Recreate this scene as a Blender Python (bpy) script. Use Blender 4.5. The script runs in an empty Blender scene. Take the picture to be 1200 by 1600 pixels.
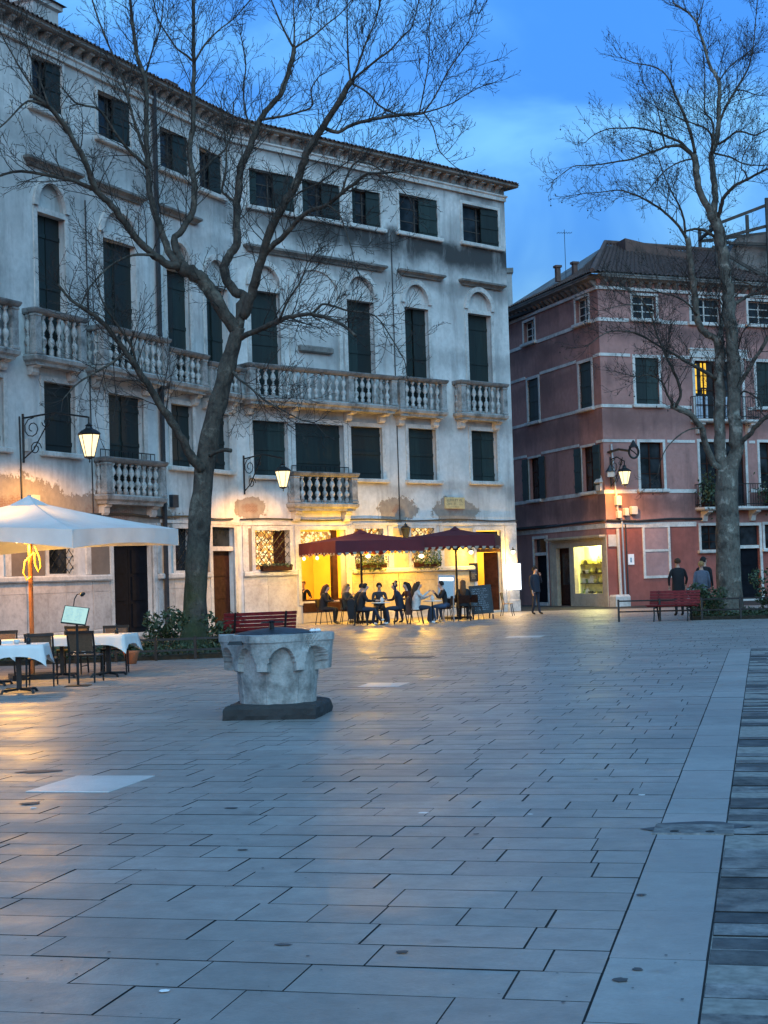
import bpy, math, random
from mathutils import Vector, Matrix

R = math.radians
S = bpy.context.scene
COL = S.collection
random.seed(11)

# ------------------------------------------------------------------ camera
cd = bpy.data.cameras.new('camera')
cam = bpy.data.objects.new('camera', cd)
COL.objects.link(cam)
cd.sensor_fit = 'VERTICAL'
cd.sensor_height = 36.0
cd.lens = 36.0 * 2404 / 1600
cd.clip_start = 0.1
cd.clip_end = 2000
cam.matrix_world = Matrix.Translation((0, 0, 1.6)) @ Matrix.Rotation(R(92.38), 4, 'X') @ Matrix.Rotation(R(-1.8), 4, 'Z')
S.camera = cam

# ------------------------------------------------------------------ sky, dusk light, exposure
SUN_EL, SUN_ROT = 1.0, 188.0
wd = bpy.data.worlds.new('World')
S.world = wd
wd.use_nodes = True
nt = wd.node_tree
nt.nodes.clear()
def wn(t, **k):
    n = nt.nodes.new(t)
    for a, b in k.items():
        setattr(n, a, b)
    return n
out = wn('ShaderNodeOutputWorld')
bg = wn('ShaderNodeBackground')
sky = wn('ShaderNodeTexSky', sky_type='NISHITA', sun_disc=False)
sky.sun_elevation = R(SUN_EL)
sky.sun_rotation = R(SUN_ROT)
sky.air_density = 1.0
sky.dust_density = 0.6
sky.ozone_density = 4.0
tc = wn('ShaderNodeTexCoord')
mp = wn('ShaderNodeMapping')
mp.inputs['Scale'].default_value = (2.4, 2.4, 5.0)
mp.inputs['Rotation'].default_value = (0.25, 0.5, 0.2)
no = wn('ShaderNodeTexNoise')
no.inputs['Scale'].default_value = 2.2
no.inputs['Detail'].default_value = 5
no.inputs['Roughness'].default_value = 0.52
no.inputs['Distortion'].default_value = 0.5
rp = wn('ShaderNodeValToRGB')
rp.color_ramp.interpolation = 'EASE'
rp.color_ramp.elements[0].position = 0.34
rp.color_ramp.elements[0].color = (0.74, 0.80, 0.90, 1)
rp.color_ramp.elements[1].position = 0.70
rp.color_ramp.elements[1].color = (2.1, 1.5, 1.08, 1)
tint = wn('ShaderNodeMix', data_type='RGBA', blend_type='MULTIPLY')
tint.inputs['Factor'].default_value = 1.0
tint.inputs['B'].default_value = (0.78, 0.93, 0.97, 1)
mul = wn('ShaderNodeMix', data_type='RGBA', blend_type='MULTIPLY')
mul.inputs['Factor'].default_value = 1.0
L = nt.links.new
L(tc.outputs['Generated'], mp.inputs['Vector'])
L(mp.outputs['Vector'], no.inputs['Vector'])
L(no.outputs['Fac'], rp.inputs['Fac'])
L(sky.outputs['Color'], tint.inputs['A'])
L(tint.outputs['Result'], mul.inputs['A'])
L(rp.outputs['Color'], mul.inputs['B'])
# dusk: the sky stays deep towards the horizon all round
sp = wn('ShaderNodeSeparateXYZ')
hr = wn('ShaderNodeValToRGB')
hr.color_ramp.elements[0].position = 0.0
hr.color_ramp.elements[0].color = (0.42, 0.46, 0.60, 1)
hr.color_ramp.elements[1].position = 0.42
hr.color_ramp.elements[1].color = (1.12, 1.12, 1.12, 1)
hm = wn('ShaderNodeMix', data_type='RGBA', blend_type='MULTIPLY')
hm.inputs['Factor'].default_value = 1.0
L(tc.outputs['Generated'], sp.inputs['Vector'])
L(sp.outputs['Z'], hr.inputs['Fac'])
L(mul.outputs['Result'], hm.inputs['A'])
L(hr.outputs['Color'], hm.inputs['B'])
L(hm.outputs['Result'], bg.inputs['Color'])
bg.inputs['Strength'].default_value = 0.15
L(bg.outputs['Background'], out.inputs['Surface'])

sd = bpy.data.lights.new('sun', 'SUN')
sd.energy = 0.42
sd.angle = R(70)
sd.color = (0.40, 0.76, 1.0)
sun = bpy.data.objects.new('sun', sd)
COL.objects.link(sun)
sun.rotation_euler = (R(90 - 40), 0, R(14))

S.view_settings.view_transform = 'Standard'
S.view_settings.look = 'None'
S.view_settings.gamma = 1.0
S.view_settings.use_curve_mapping = False
S.view_settings.exposure = 2.95
S.render.engine = 'CYCLES'
S.cycles.use_denoising = True
S.cycles.max_bounces = 6
S.cycles.diffuse_bounces = 3
S.cycles.glossy_bounces = 3
S.cycles.transmission_bounces = 4
S.cycles.transparent_max_bounces = 6
S.cycles.sample_clamp_indirect = 4.0
S.cycles.use_fast_gi = False

# ------------------------------------------------------------------ object helpers
W = {}
def new(name, mesh, parent=None, M=None, kind=None, label=None):
    o = bpy.data.objects.new(name, mesh)
    COL.objects.link(o)
    place(o, parent, M)
    if kind: o['kind'] = kind
    if label: o['label'] = label
    return o
def place(o, parent, M):
    if parent is not None:
        o.parent = parent
        if M is None: M = W[parent]
        o.matrix_basis = W[parent].inverted() @ M
    else:
        if M is None: M = Matrix()
        o.matrix_basis = M
    W[o] = M.copy()
def at(x, y, z=0.0, rz=0.0, s=1.0):
    return Matrix.Translation((x, y, z)) @ Matrix.Rotation(R(rz), 4, 'Z') @ Matrix.Scale(s, 4)
def thing(name, label, cat, M, group=None):
    o = new(name, None, None, M)
    o.empty_display_size = 0.2
    o['label'] = label
    o['category'] = cat
    if group: o['group'] = group
    return o
def tag(o, label, cat, group=None):
    o['label'] = label
    o['category'] = cat
    if group: o['group'] = group
    return o
def copy_tree(o, M, label=None, parent=None):
    c = o.copy()
    COL.objects.link(c)
    if parent is None:
        c.matrix_basis = M
        W[c] = M.copy()
        if label: c['label'] = label
    else:
        c.parent = parent
        W[c] = W[parent] @ o.matrix_basis
    for ch in list(o.children):
        copy_tree(ch, None, None, c)
    return c

class MB:
    """collects faces of one mesh"""
    def __init__(s):
        s.v, s.f, s.m = [], [], []
        s.mi = 0
    def add(s, vs, fs):
        b = len(s.v)
        s.v += [tuple(p) for p in vs]
        for f in fs:
            s.f.append(tuple(i + b for i in f))
            s.m.append(s.mi)
        return s
    def box(s, x0, x1, y0, y1, z0, z1):
        return s.add([(x0,y0,z0),(x1,y0,z0),(x1,y1,z0),(x0,y1,z0),(x0,y0,z1),(x1,y0,z1),(x1,y1,z1),(x0,y1,z1)],
                     [(0,3,2,1),(4,5,6,7),(0,1,5,4),(1,2,6,5),(2,3,7,6),(3,0,4,7)])
    def bar(s, p, q, w, h=None, up=(0,0,1)):
        h = h or w
        p, q = Vector(p), Vector(q)
        d = (q - p).normalized()
        u = Vector(up)
        if abs(d.dot(u)) > 0.95: u = Vector((0, 1, 0))
        a = d.cross(u).normalized()
        b = a.cross(d).normalized()
        vs = []
        for c in (p, q):
            for sx, sy in ((-1,-1),(1,-1),(1,1),(-1,1)):
                vs.append(c + a * (w / 2 * sx) + b * (h / 2 * sy))
        return s.add(vs, [(0,1,2,3),(7,6,5,4),(0,4,5,1),(1,5,6,2),(2,6,7,3),(3,7,4,0)])
    def tube(s, pts, rad, n=8, cap=True):
        pts = [Vector(p) for p in pts]
        if not isinstance(rad, (list, tuple)): rad = [rad] * len(pts)
        vs, fs = [], []
        prev = None
        k = len(pts)
        for i, p in enumerate(pts):
            d = (pts[min(i+1,k-1)] - pts[max(i-1,0)])
            d = d.normalized() if d.length > 1e-9 else Vector((0,0,1))
            if prev is None:
                a = d.cross(Vector((0.31,0.2,0.93)) if abs(d.z) < 0.9 else Vector((1,0.1,0))).normalized()
            else:
                a = (prev - d * prev.dot(d))
                a = a.normalized() if a.length > 1e-6 else d.orthogonal().normalized()
            prev = a
            b = d.cross(a)
            r = rad[i]
            for j in range(n):
                t = 2 * math.pi * j / n
                vs.append(p + a * (r * math.cos(t)) + b * (r * math.sin(t)))
        for i in range(k - 1):
            for j in range(n):
                j2 = (j + 1) % n
                fs.append((i*n+j, i*n+j2, (i+1)*n+j2, (i+1)*n+j))
        if cap:
            fs.append(tuple(range(n-1, -1, -1)))
            fs.append(tuple((k-1)*n + j for j in range(n)))
        return s.add(vs, fs)
    def lathe(s, prof, n=12, c=(0,0,0), sx=1.0, sy=1.0, ph=0.0):
        vs, fs = [], []
        for r, z in prof:
            for j in range(n):
                t = 2 * math.pi * j / n + ph
                vs.append((c[0] + r*sx*math.cos(t), c[1] + r*sy*math.sin(t), c[2] + z))
        for i in range(len(prof) - 1):
            for j in range(n):
                j2 = (j + 1) % n
                fs.append((i*n+j, i*n+j2, (i+1)*n+j2, (i+1)*n+j))
        fs.append(tuple(range(n-1, -1, -1)))
        fs.append(tuple((len(prof)-1)*n + j for j in range(n)))
        return s.add(vs, fs)
    def step(s, x0, x1, y0, y1, rings, back=True):
        """a moulded block: rings = (outset, z); the back (y1) stays flat when back is True"""
        vs, fs = [], []
        for o, z in rings:
            yb = y1 if back else y1 + o
            vs += [(x0-o,y0-o,z),(x1+o,y0-o,z),(x1+o,yb,z),(x0-o,yb,z)]
        for i in range(len(rings) - 1):
            for j in range(4):
                j2 = (j+1) % 4
                fs.append((i*4+j, i*4+j2, (i+1)*4+j2, (i+1)*4+j))
        fs.append((3,2,1,0))
        k = (len(rings)-1)*4
        fs.append((k,k+1,k+2,k+3))
        return s.add(vs, fs)
    def extr(s, prof, x0, x1):
        """profile of (y, z) points swept along x"""
        n = len(prof)
        vs = [(x0,)+tuple(p) for p in prof] + [(x1,)+tuple(p) for p in prof]
        fs = [(i, (i+1)%n, n+(i+1)%n, n+i) for i in range(n)]
        fs += [tuple(range(n-1,-1,-1)), tuple(range(n, 2*n))]
        return s.add(vs, fs)
    def ring(s, x0, x1, z0, z1, w, y0, y1, bottom=True):
        """a rectangular frame round an opening, y0 front"""
        o = [(x0-w, z0-(w if bottom else 0)), (x1+w, z0-(w if bottom else 0)), (x1+w, z1+w), (x0-w, z1+w)]
        i = [(x0, z0), (x1, z0), (x1, z1), (x0, z1)]
        vs = [(a, y0, b) for a, b in o] + [(a, y0, b) for a, b in i] + [(a, y1, b) for a, b in o] + [(a, y1, b) for a, b in i]
        fs = []
        for k in range(4):
            if k == 0 and not bottom: continue
            k2 = (k+1) % 4
            fs += [(k,k2,4+k2,4+k), (k2,k,8+k,8+k2), (4+k,4+k2,12+k2,12+k), (8+k,12+k,12+k2,8+k2)]
        if not bottom:
            fs += [(0,4,12,8),(5,1,9,13)]
        return s.add(vs, fs)
    def mesh(s, name, mats, smooth=False):
        me = bpy.data.meshes.new(name)
        me.from_pydata(s.v, [], s.f)
        if not isinstance(mats, (list, tuple)): mats = [mats]
        for m in mats: me.materials.append(m)
        if any(s.m): me.polygons.foreach_set('material_index', s.m)
        if smooth: me.polygons.foreach_set('use_smooth', [True]*len(s.f))
        me.update()
        return me
    def obj(s, name, mats, parent=None, M=None, smooth=False, kind=None, label=None):
        return new(name, s.mesh(name, mats, smooth), parent, M, kind, label)

# ------------------------------------------------------------------ materials
class NT:
    def __init__(s, name):
        s.mat = bpy.data.materials.new(name)
        s.mat.use_nodes = True
        s.t = s.mat.node_tree
        s.b = s.t.nodes['Principled BSDF']
        s.out = s.t.nodes['Material Output']
        s.tc = s.t.nodes.new('ShaderNodeTexCoord')
        s.geo = s.t.nodes.new('ShaderNodeNewGeometry')
    def lk(s, a, b): s.t.links.new(a, b)
    def noise(s, scale, detail=4, rough=0.55, sc=(1,1,1), pos=True, dist=0.0):
        m = s.t.nodes.new('ShaderNodeMapping')
        m.inputs['Scale'].default_value = sc
        s.lk(s.geo.outputs['Position'] if pos else s.tc.outputs['Object'], m.inputs['Vector'])
        n = s.t.nodes.new('ShaderNodeTexNoise')
        n.inputs['Scale'].default_value = scale
        n.inputs['Detail'].default_value = detail
        n.inputs['Roughness'].default_value = rough
        n.inputs['Distortion'].default_value = dist
        s.lk(m.outputs['Vector'], n.inputs['Vector'])
        return n.outputs['Fac']
    def ramp(s, fac, *els):
        r = s.t.nodes.new('ShaderNodeValToRGB')
        e = r.color_ramp.elements
        while len(e) < len(els): e.new(0.5)
        for i, (p, c) in enumerate(els):
            e[i].position = p
            e[i].color = (c, c, c, 1) if isinstance(c, (int, float)) else (*c, 1)
        s.lk(fac, r.inputs['Fac'])
        return r.outputs['Color']
    def mix(s, fac, a, b, mode='MIX'):
        m = s.t.nodes.new('ShaderNodeMix')
        m.data_type = 'RGBA'
        m.blend_type = mode
        for v, i in ((fac, 'Factor'), (a, 'A'), (b, 'B')):
            if isinstance(v, (int, float)): m.inputs[i].default_value = v if i == 'Factor' else (v, v, v, 1)
            elif isinstance(v, tuple): m.inputs[i].default_value = (*v, 1)
            else: s.lk(v, m.inputs[i])
        return m.outputs['Result']
    def math(s, op, a, b=0.0, c=0.0):
        m = s.t.nodes.new('ShaderNodeMath')
        m.operation = op
        for i, v in enumerate((a, b, c)):
            if isinstance(v, (int, float)): m.inputs[i].default_value = v
            else: s.lk(v, m.inputs[i])
        return m.outputs[0]
    def sep(s, pos=True):
        n = s.t.nodes.new('ShaderNodeSeparateXYZ')
        s.lk(s.geo.outputs['Position'] if pos else s.tc.outputs['Object'], n.inputs[0])
        return n.outputs
    def smooth(s, v, a, b):
        m = s.t.nodes.new('ShaderNodeMapRange')
        m.interpolation_type = 'SMOOTHSTEP'
        s.lk(v, m.inputs['Value'])
        m.inputs['From Min'].default_value = a
        m.inputs['From Max'].default_value = b
        return m.outputs['Result']
    def col(s, c):
        if isinstance(c, tuple): s.b.inputs['Base Color'].default_value = (*c, 1)
        else: s.lk(c, s.b.inputs['Base Color'])
    def rough(s, r):
        if isinstance(r, (int, float)): s.b.inputs['Roughness'].default_value = r
        else: s.lk(r, s.b.inputs['Roughness'])
    def bump(s, h, strength=0.3, dist=0.02):
        b = s.t.nodes.new('ShaderNodeBump')
        b.inputs['Strength'].default_value = strength
        b.inputs['Distance'].default_value = dist
        s.lk(h, b.inputs['Height'])
        s.lk(b.outputs['Normal'], s.b.inputs['Normal'])
    def rnd(s):
        o = s.t.nodes.new('ShaderNodeObjectInfo')
        a = s.math('ADD', o.outputs['Random'], s.geo.outputs['Random Per Island'])
        return s.math('FRACT', a)

def simple(name, c, rough=0.6, metal=0.0, var=0.25, scale=6.0, bump=0.0, spec=0.4):
    n = NT(name)
    f = n.noise(scale, 5)
    lo = tuple(x * (1 - var) for x in c)
    hi = tuple(min(1, x * (1 + var)) for x in c)
    n.col(n.ramp(f, (0.3, lo), (0.7, hi)))
    n.rough(rough)
    n.b.inputs['Metallic'].default_value = metal
    n.b.inputs['Specular IOR Level'].default_value = spec
    if bump: n.bump(f, bump, 0.01)
    return n.mat
def glow(name, c, strength):
    n = NT(name)
    n.col((0.02, 0.02, 0.02))
    n.b.inputs['Emission Color'].default_value = (*c, 1)
    n.b.inputs['Emission Strength'].default_value = strength * 0.2
    return n.mat

def plaster(name, base, grime, low=None, patches=(), bands=(), streak=0.6):
    """weathered wall plaster: blotches, vertical streaks, rain-dark bands (z0, z1, amount), fallen patches showing brick"""
    n = NT(name)
    blot = n.noise(0.35, 6, 0.6)
    fine = n.noise(5.0, 6, 0.65)
    st = n.noise(1.0, 6, 0.66, sc=(1.5, 1.5, 0.22))
    st2 = n.noise(1.1, 6, 0.66, sc=(1.3, 1.3, 0.30))
    side = n.math('MULTIPLY_ADD', n.smooth(n.sep()[0], -7.5, -1.0), 0.65, 0.35) if low is None and patches else 1.0
    c = n.ramp(blot, (0.32, tuple(x*0.70 for x in base)), (0.5, base), (0.72, tuple(min(1,x*1.14) for x in base)))
    c = n.mix(n.math('MULTIPLY', n.ramp(fine, (0.40, 0.0), (0.68, 1.0)), 0.5), c, tuple(x*0.68 for x in base))
    c = n.mix(n.math('MULTIPLY', n.ramp(st, (0.50, 0.0), (0.74, 1.0)), streak), c, grime)
    x, y, z = n.sep()
    zw = n.math('ADD', z, n.math('MULTIPLY', n.math('SUBTRACT', n.noise(0.8, 5, 0.6), 0.5), 1.3))
    for z0, z1, amt in bands:
        m = n.math('MULTIPLY', n.smooth(zw, z0, z0 + 0.55*(z1-z0)), n.math('SUBTRACT', 1.0, n.smooth(zw, z1 - 0.2*(z1-z0), z1 + 0.1)))
        m = n.math('MULTIPLY', n.math('MULTIPLY', m, side), n.ramp(st2, (0.22, 0.35), (0.46, 1.0)))
        c = n.mix(n.math('MULTIPLY', m, amt), c, grime)
    if low:
        zz, lc = low
        wob = n.math('ADD', z, n.math('MULTIPLY', n.math('SUBTRACT', n.noise(0.9, 6, 0.65), 0.5), 0.5))
        c = n.mix(n.smooth(wob, zz + 0.05, zz), c, lc)
    if patches:
        wob = n.math('ADD', n.math('MULTIPLY', n.math('SUBTRACT', n.noise(1.2, 9, 0.72), 0.5), 1.5), n.math('MULTIPLY', n.math('SUBTRACT', n.noise(4.5, 6, 0.7), 0.5), 0.9))
        tot = None
        for px, py, pz, rw, rh in patches:
            dx = n.math('DIVIDE', n.math('SUBTRACT', x, px), rw)
            dy = n.math('DIVIDE', n.math('SUBTRACT', y, py), rw)
            dz = n.math('DIVIDE', n.math('SUBTRACT', z, pz), rh)
            d = n.math('SQRT', n.math('ADD', n.math('ADD', n.math('MULTIPLY', dx, dx), n.math('MULTIPLY', dy, dy)), n.math('MULTIPLY', dz, dz)))
            d = n.math('ADD', d, wob)
            tot = d if tot is None else n.math('MINIMUM', tot, d)
        outer = n.smooth(tot, 1.06, 1.0)
        inner = n.math('MULTIPLY', n.smooth(tot, 0.55, 0.2), 0.75)
        bk = n.t.nodes.new('ShaderNodeTexBrick')
        mpn = n.t.nodes.new('ShaderNodeMapping')
        mpn.inputs['Rotation'].default_value = (R(90), 0, 0)
        n.lk(n.geo.outputs['Position'], mpn.inputs['Vector'])
        n.lk(mpn.outputs['Vector'], bk.inputs['Vector'])
        bk.inputs['Scale'].default_value = 5.5
        bk.inputs['Color1'].default_value = (0.17, 0.09, 0.065, 1)
        bk.inputs['Color2'].default_value = (0.13, 0.065, 0.05, 1)
        bk.inputs['Mortar'].default_value = (0.26, 0.23, 0.2, 1)
        c = n.mix(n.math('MULTIPLY', outer, 0.9), c, n.ramp(fine, (0.3, (0.15, 0.13, 0.11)), (0.7, (0.25, 0.215, 0.18))))
        c = n.mix(inner, c, bk.outputs['Color'])
        h = n.math('SUBTRACT', n.math('MULTIPLY', fine, 0.4), outer)
        n.bump(h, 0.5, 0.03)
    else:
        n.bump(fine, 0.35, 0.012)
    n.col(c)
    n.rough(0.88)
    n.b.inputs['Specular IOR Level'].default_value = 0.25
    return n.mat

def stone(name, base, dark, amt=0.6, scale=2.2, rough=0.75, rand=0.0, bump=0.25):
    n = NT(name)
    f = n.noise(scale, 7, 0.65)
    g = n.noise(scale * 7, 5, 0.7)
    c = n.ramp(f, (0.30, tuple(a*amt + b*(1-amt) for a, b in zip(dark, base))), (0.55, base), (0.8, tuple(min(1, x*1.12) for x in base)))
    c = n.mix(n.math('MULTIPLY', n.ramp(g, (0.45, 0.0), (0.75, 1.0)), 0.45), c, dark)
    if rand:
        v = n.math('ADD', 1.0 - rand, n.math('MULTIPLY', n.rnd(), 2*rand))
        c = n.mix(1.0, c, v, 'MULTIPLY')
    n.col(c)
    n.rough(rough)
    n.bump(g, bump, 0.01)
    return n.mat

def paving_mat(name, c1, c2, r0, r1, rand=0.16, stains=0.5, k=0.2):
    n = NT(name)
    big = n.noise(0.45, 5, 0.6)
    f = n.noise(6.0, 6, 0.7)
    g = n.noise(45.0, 4, 0.7)
    c = n.ramp(f, (0.5-k, c1), (0.5+k, c2))
    c = n.mix(n.math('MULTIPLY', n.ramp(g, (0.4, 0.0), (0.8, 1.0)), 0.35), c, tuple(x*0.6 for x in c1))
    c = n.mix(n.math('MULTIPLY', n.ramp(big, (0.38, 1.0), (0.62, 0.0)), 0.45), c, tuple(x*0.66 for x in c1))
    r = n.rnd()
    v = n.math('ADD', 1.0 - rand, n.math('MULTIPLY', r, 2*rand))
    c = n.mix(1.0, c, v, 'MULTIPLY')
    warm = n.mix(n.math('MULTIPLY', n.math('FRACT', n.math('MULTIPLY', r, 7.3)), 0.5), (1.0, 1.0, 1.0), (1.12, 0.98, 0.95))
    c = n.mix(1.0, c, warm, 'MULTIPLY')
    sp = n.noise(2.3, 3, 0.5)
    c = n.mix(n.math('MULTIPLY', n.ramp(sp, (0.68, 0.0), (0.74, 1.0)), stains), c, tuple(x*0.35 for x in c1))
    n.col(c)
    rr = n.math('ADD', r0, n.math('MULTIPLY', n.ramp(n.noise(1.1, 5, 0.6), (0.35, 0.0), (0.65, 1.0)), r1 - r0))
    n.rough(rr)
    n.b.inputs['Specular IOR Level'].default_value = 0.42
    h = n.math('ADD', n.math('MULTIPLY', f, 1.0), n.math('MULTIPLY', g, 0.3))
    n.bump(h, 0.42, 0.012)
    return n.mat

M = {}
M['plaster'] = plaster('pale_plaster', (0.55, 0.54, 0.52), (0.05, 0.05, 0.05),
    patches=[(0.5, 58.3, 4.1, 0.95, 0.5), (2.8, 60.5, 4.1, 1.2, 0.5), (-4.64, 53.35, 4.1, 0.75, 0.36),
             (-10.6, 41.0, 3.75, 3.6, 0.95), (-8.2, 46.0, 3.7, 3.4, 0.62), (-12.0, 37.5, 3.9, 3.0, 0.9)],
    bands=[(13.3, 14.95, 1.0), (16.3, 17.4, 0.75), (12.4, 13.4, 0.45), (9.3, 10.6, 0.3), (4.5, 5.25, 0.3), (6.9, 7.8, 0.35)], streak=0.5)
M['brown_plaster'] = plaster('brown_patched_plaster', (0.17, 0.135, 0.11), (0.10, 0.085, 0.07), streak=0.4)
M['pink'] = plaster('faded_red_plaster', (0.33, 0.172, 0.15), (0.045, 0.03, 0.032), bands=[(9.2, 10.6, 0.3), (3.5, 4.8, 0.55), (7.2, 8.55, 0.4), (11.2, 12.2, 0.45), (12.6, 13.6, 0.4)], streak=0.5)
M['red_base'] = plaster('red_base_plaster', (0.25, 0.082, 0.066), (0.06, 0.03, 0.03), streak=0.4)
M['panel_pink'] = plaster('pale_pink_infill', (0.33, 0.20, 0.19), (0.12, 0.08, 0.08), streak=0.3)
M['grey_wall'] = plaster('grey_far_plaster', (0.33, 0.32, 0.31), (0.1, 0.1, 0.1), streak=0.5)
M['yellow_wall'] = simple('yellow_room_paint', (0.75, 0.50, 0.13), 0.7, var=0.06, scale=2)
M['istria'] = stone('white_istrian_stone', (0.52, 0.50, 0.47), (0.12, 0.115, 0.11), 0.55, 1.6)
M['balcony'] = stone('weathered_balcony_stone', (0.31, 0.30, 0.285), (0.04, 0.04, 0.038), 0.9, 2.6)
M['sooty'] = stone('sooty_handrail_stone', (0.17, 0.165, 0.16), (0.028, 0.028, 0.028), 0.9, 2.2)
M['dado'] = stone('pale_dado_stone', (0.46, 0.42, 0.39), (0.14, 0.12, 0.11), 0.5, 1.3, rand=0.12)
M['ochre'] = stone('ochre_tinted_dado_stone', (0.46, 0.36, 0.20), (0.16, 0.11, 0.06), 0.5, 1.3, rand=0.1)  # dado stone tinted yellower, for slabs and infill along the bistro wall only
M['beige'] = stone('beige_shop_stone', (0.42, 0.36, 0.27), (0.16, 0.13, 0.10), 0.45, 1.2)
M['well'] = stone('worn_wellhead_stone', (0.34, 0.335, 0.32), (0.06, 0.06, 0.057), 0.8, 4.2, rough=0.88, bump=0.6)
M['plinth'] = stone('dark_plinth_stone', (0.028, 0.027, 0.027), (0.010, 0.010, 0.010), 0.6, 3.0, rough=0.8, bump=0.8)
M['green'] = simple('dark_green_shutter_paint', (0.011, 0.024, 0.021), 0.55, var=0.45, scale=3, bump=0.2)
def shutter_paint():
    n = NT('dark_green_shutter_paint')
    f = n.noise(2.5, 6, 0.65, sc=(3, 3, 0.35))
    c = n.ramp(f, (0.35, (0.004, 0.010, 0.009)), (0.6, (0.008, 0.018, 0.016)), (0.82, (0.022, 0.032, 0.03)))
    oi = n.t.nodes.new('ShaderNodeObjectInfo')
    c = n.mix(1.0, c, n.math('MULTIPLY_ADD', oi.outputs['Random'], 1.1, 0.5), 'MULTIPLY')
    n.col(c)
    n.rough(0.6)
    n.bump(f, 0.3, 0.01)
    return n.mat
M['green'] = shutter_paint()
M['black_door'] = simple('near_black_door_paint', (0.006, 0.007, 0.010), 0.8, var=0.3, spec=0.06)
M['brown_door'] = simple('dark_brown_wood', (0.032, 0.012, 0.008), 0.75, var=0.4, spec=0.08)
M['dark'] = simple('dark_interior', (0.012, 0.012, 0.013), 0.8, var=0.2)
M['iron'] = simple('black_iron', (0.013, 0.014, 0.015), 0.45, 0.3, var=0.4)
M['lead'] = simple('dark_lead', (0.045, 0.055, 0.07), 0.35, 0.6, var=0.4)
M['lid'] = simple('weathered_metal_lid', (0.060, 0.068, 0.080), 0.38, 0.7, var=0.45, scale=9, bump=0.15)
M['pipe'] = simple('dark_pipe', (0.03, 0.03, 0.032), 0.5, 0.2)
M['tile'] = stone('old_roof_tile', (0.105, 0.060, 0.048), (0.028, 0.024, 0.022), 0.7, 3.0, rough=0.9)
M['eave'] = stone('soot_dark_eave', (0.17, 0.155, 0.14), (0.03, 0.03, 0.03), 0.8, 2.0)
M['wood'] = simple('weathered_timber', (0.045, 0.038, 0.033), 0.8, var=0.35, bump=0.3)
M['pole_wood'] = simple('varnished_pole_wood', (0.26, 0.10, 0.03), 0.4, var=0.3)
M['tan'] = simple('tan_wood', (0.42, 0.20, 0.065), 0.45, var=0.25)
M['red_paint'] = simple('red_bench_paint', (0.135, 0.012, 0.014), 0.55, var=0.35, scale=8, spec=0.2)
M['cloth_white'] = simple('white_linen', (0.56, 0.56, 0.545), 0.85, var=0.04)
M['mesh_brown'] = simple('brown_chair_mesh', (0.10, 0.058, 0.034), 0.6, var=0.25, scale=30)
M['soil'] = simple('planter_soil', (0.028, 0.024, 0.016), 0.95, var=0.5, scale=12, bump=0.8)
M['leaf'] = simple('dark_leaf', (0.030, 0.048, 0.020), 0.55, var=0.6, scale=9)
M['leaf_bright'] = simple('window_box_leaf', (0.07, 0.11, 0.03), 0.55, var=0.6, scale=14)
M['mortar'] = simple('dark_joint', (0.014, 0.014, 0.015), 0.9, var=0.3, scale=15)
M['mortar_pale'] = simple('pale_joint', (0.20, 0.20, 0.19), 0.9, var=0.3, scale=15)
M['slab'] = paving_mat('grey_trachyte', (0.215, 0.207, 0.198), (0.295, 0.284, 0.272), 0.39, 0.56, rand=0.085, k=0.14)
M['kerb'] = paving_mat('pale_border_stone', (0.25, 0.245, 0.236), (0.33, 0.325, 0.315), 0.38, 0.55, rand=0.08, stains=0.35)
M['block'] = paving_mat('rough_dark_block', (0.055, 0.056, 0.055), (0.24, 0.24, 0.232), 0.6, 0.8, rand=0.6, stains=0.6, k=0.13)
M['marble'] = paving_mat('white_marble_inlay', (0.46, 0.455, 0.45), (0.55, 0.545, 0.535), 0.35, 0.5, rand=0.04, stains=0.6)
M['stain'] = simple('dark_stain', (0.055, 0.056, 0.058), 0.6, var=0.3)
M['box_white'] = simple('painted_metal_box', (0.42, 0.40, 0.37), 0.5, var=0.12)
M['slate'] = simple('chalkboard_slate', (0.012, 0.016, 0.022), 0.55, var=0.3)
M['chalk'] = simple('chalk', (0.30, 0.34, 0.40), 0.9, var=0.2)
M['print'] = simple('dark_print', (0.05, 0.06, 0.07), 0.8, var=0.1)
M['sign'] = simple('aged_street_sign', (0.42, 0.34, 0.17), 0.7, var=0.2)
M['paper'] = simple('white_paper', (0.7, 0.7, 0.7), 0.7, var=0.05)
M['silver'] = simple('grey_metal', (0.36, 0.37, 0.39), 0.4, 0.6, var=0.1)
M['cream_lace'] = simple('cream_lace', (0.30, 0.27, 0.22), 0.9, var=0.1)
M['rope'] = simple('yellow_rope', (0.6, 0.42, 0.10), 0.8)
M['curtain'] = simple('pale_curtain', (0.32, 0.36, 0.42), 0.8, var=0.3, scale=8)
M['terracotta'] = simple('terracotta', (0.30, 0.11, 0.05), 0.8)
M['glow_lantern'] = glow('lantern_glass_lit', (1.0, 0.78, 0.42), 1.25)
M['glow_bulb'] = glow('warm_bulb', (1.0, 0.76, 0.36), 5.0)
M['glow_white'] = glow('lit_white_panel', (0.95, 0.97, 1.0), 5.0)
M['glow_blue'] = glow('lit_menu_panel', (0.30, 0.58, 0.88), 0.36)
M['glow_mint'] = glow('lit_menu_sheet', (0.55, 0.88, 0.82), 0.55)
M['glow_yellow'] = glow('lit_window_yellow', (1.0, 0.58, 0.03), 0.75)
M['ink_blue'] = simple('faint_print', (0.10, 0.24, 0.34), 0.8)
def glass_dark():
    n = NT('dark_window_glass')
    f = n.noise(1.7, 2)
    n.col(n.ramp(f, (0.35, (0.006, 0.008, 0.010)), (0.7, (0.03, 0.037, 0.045))))
    n.rough(0.16)
    n.b.inputs['Specular IOR Level'].default_value = 0.18
    return n.mat
M['glass'] = glass_dark()
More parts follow.
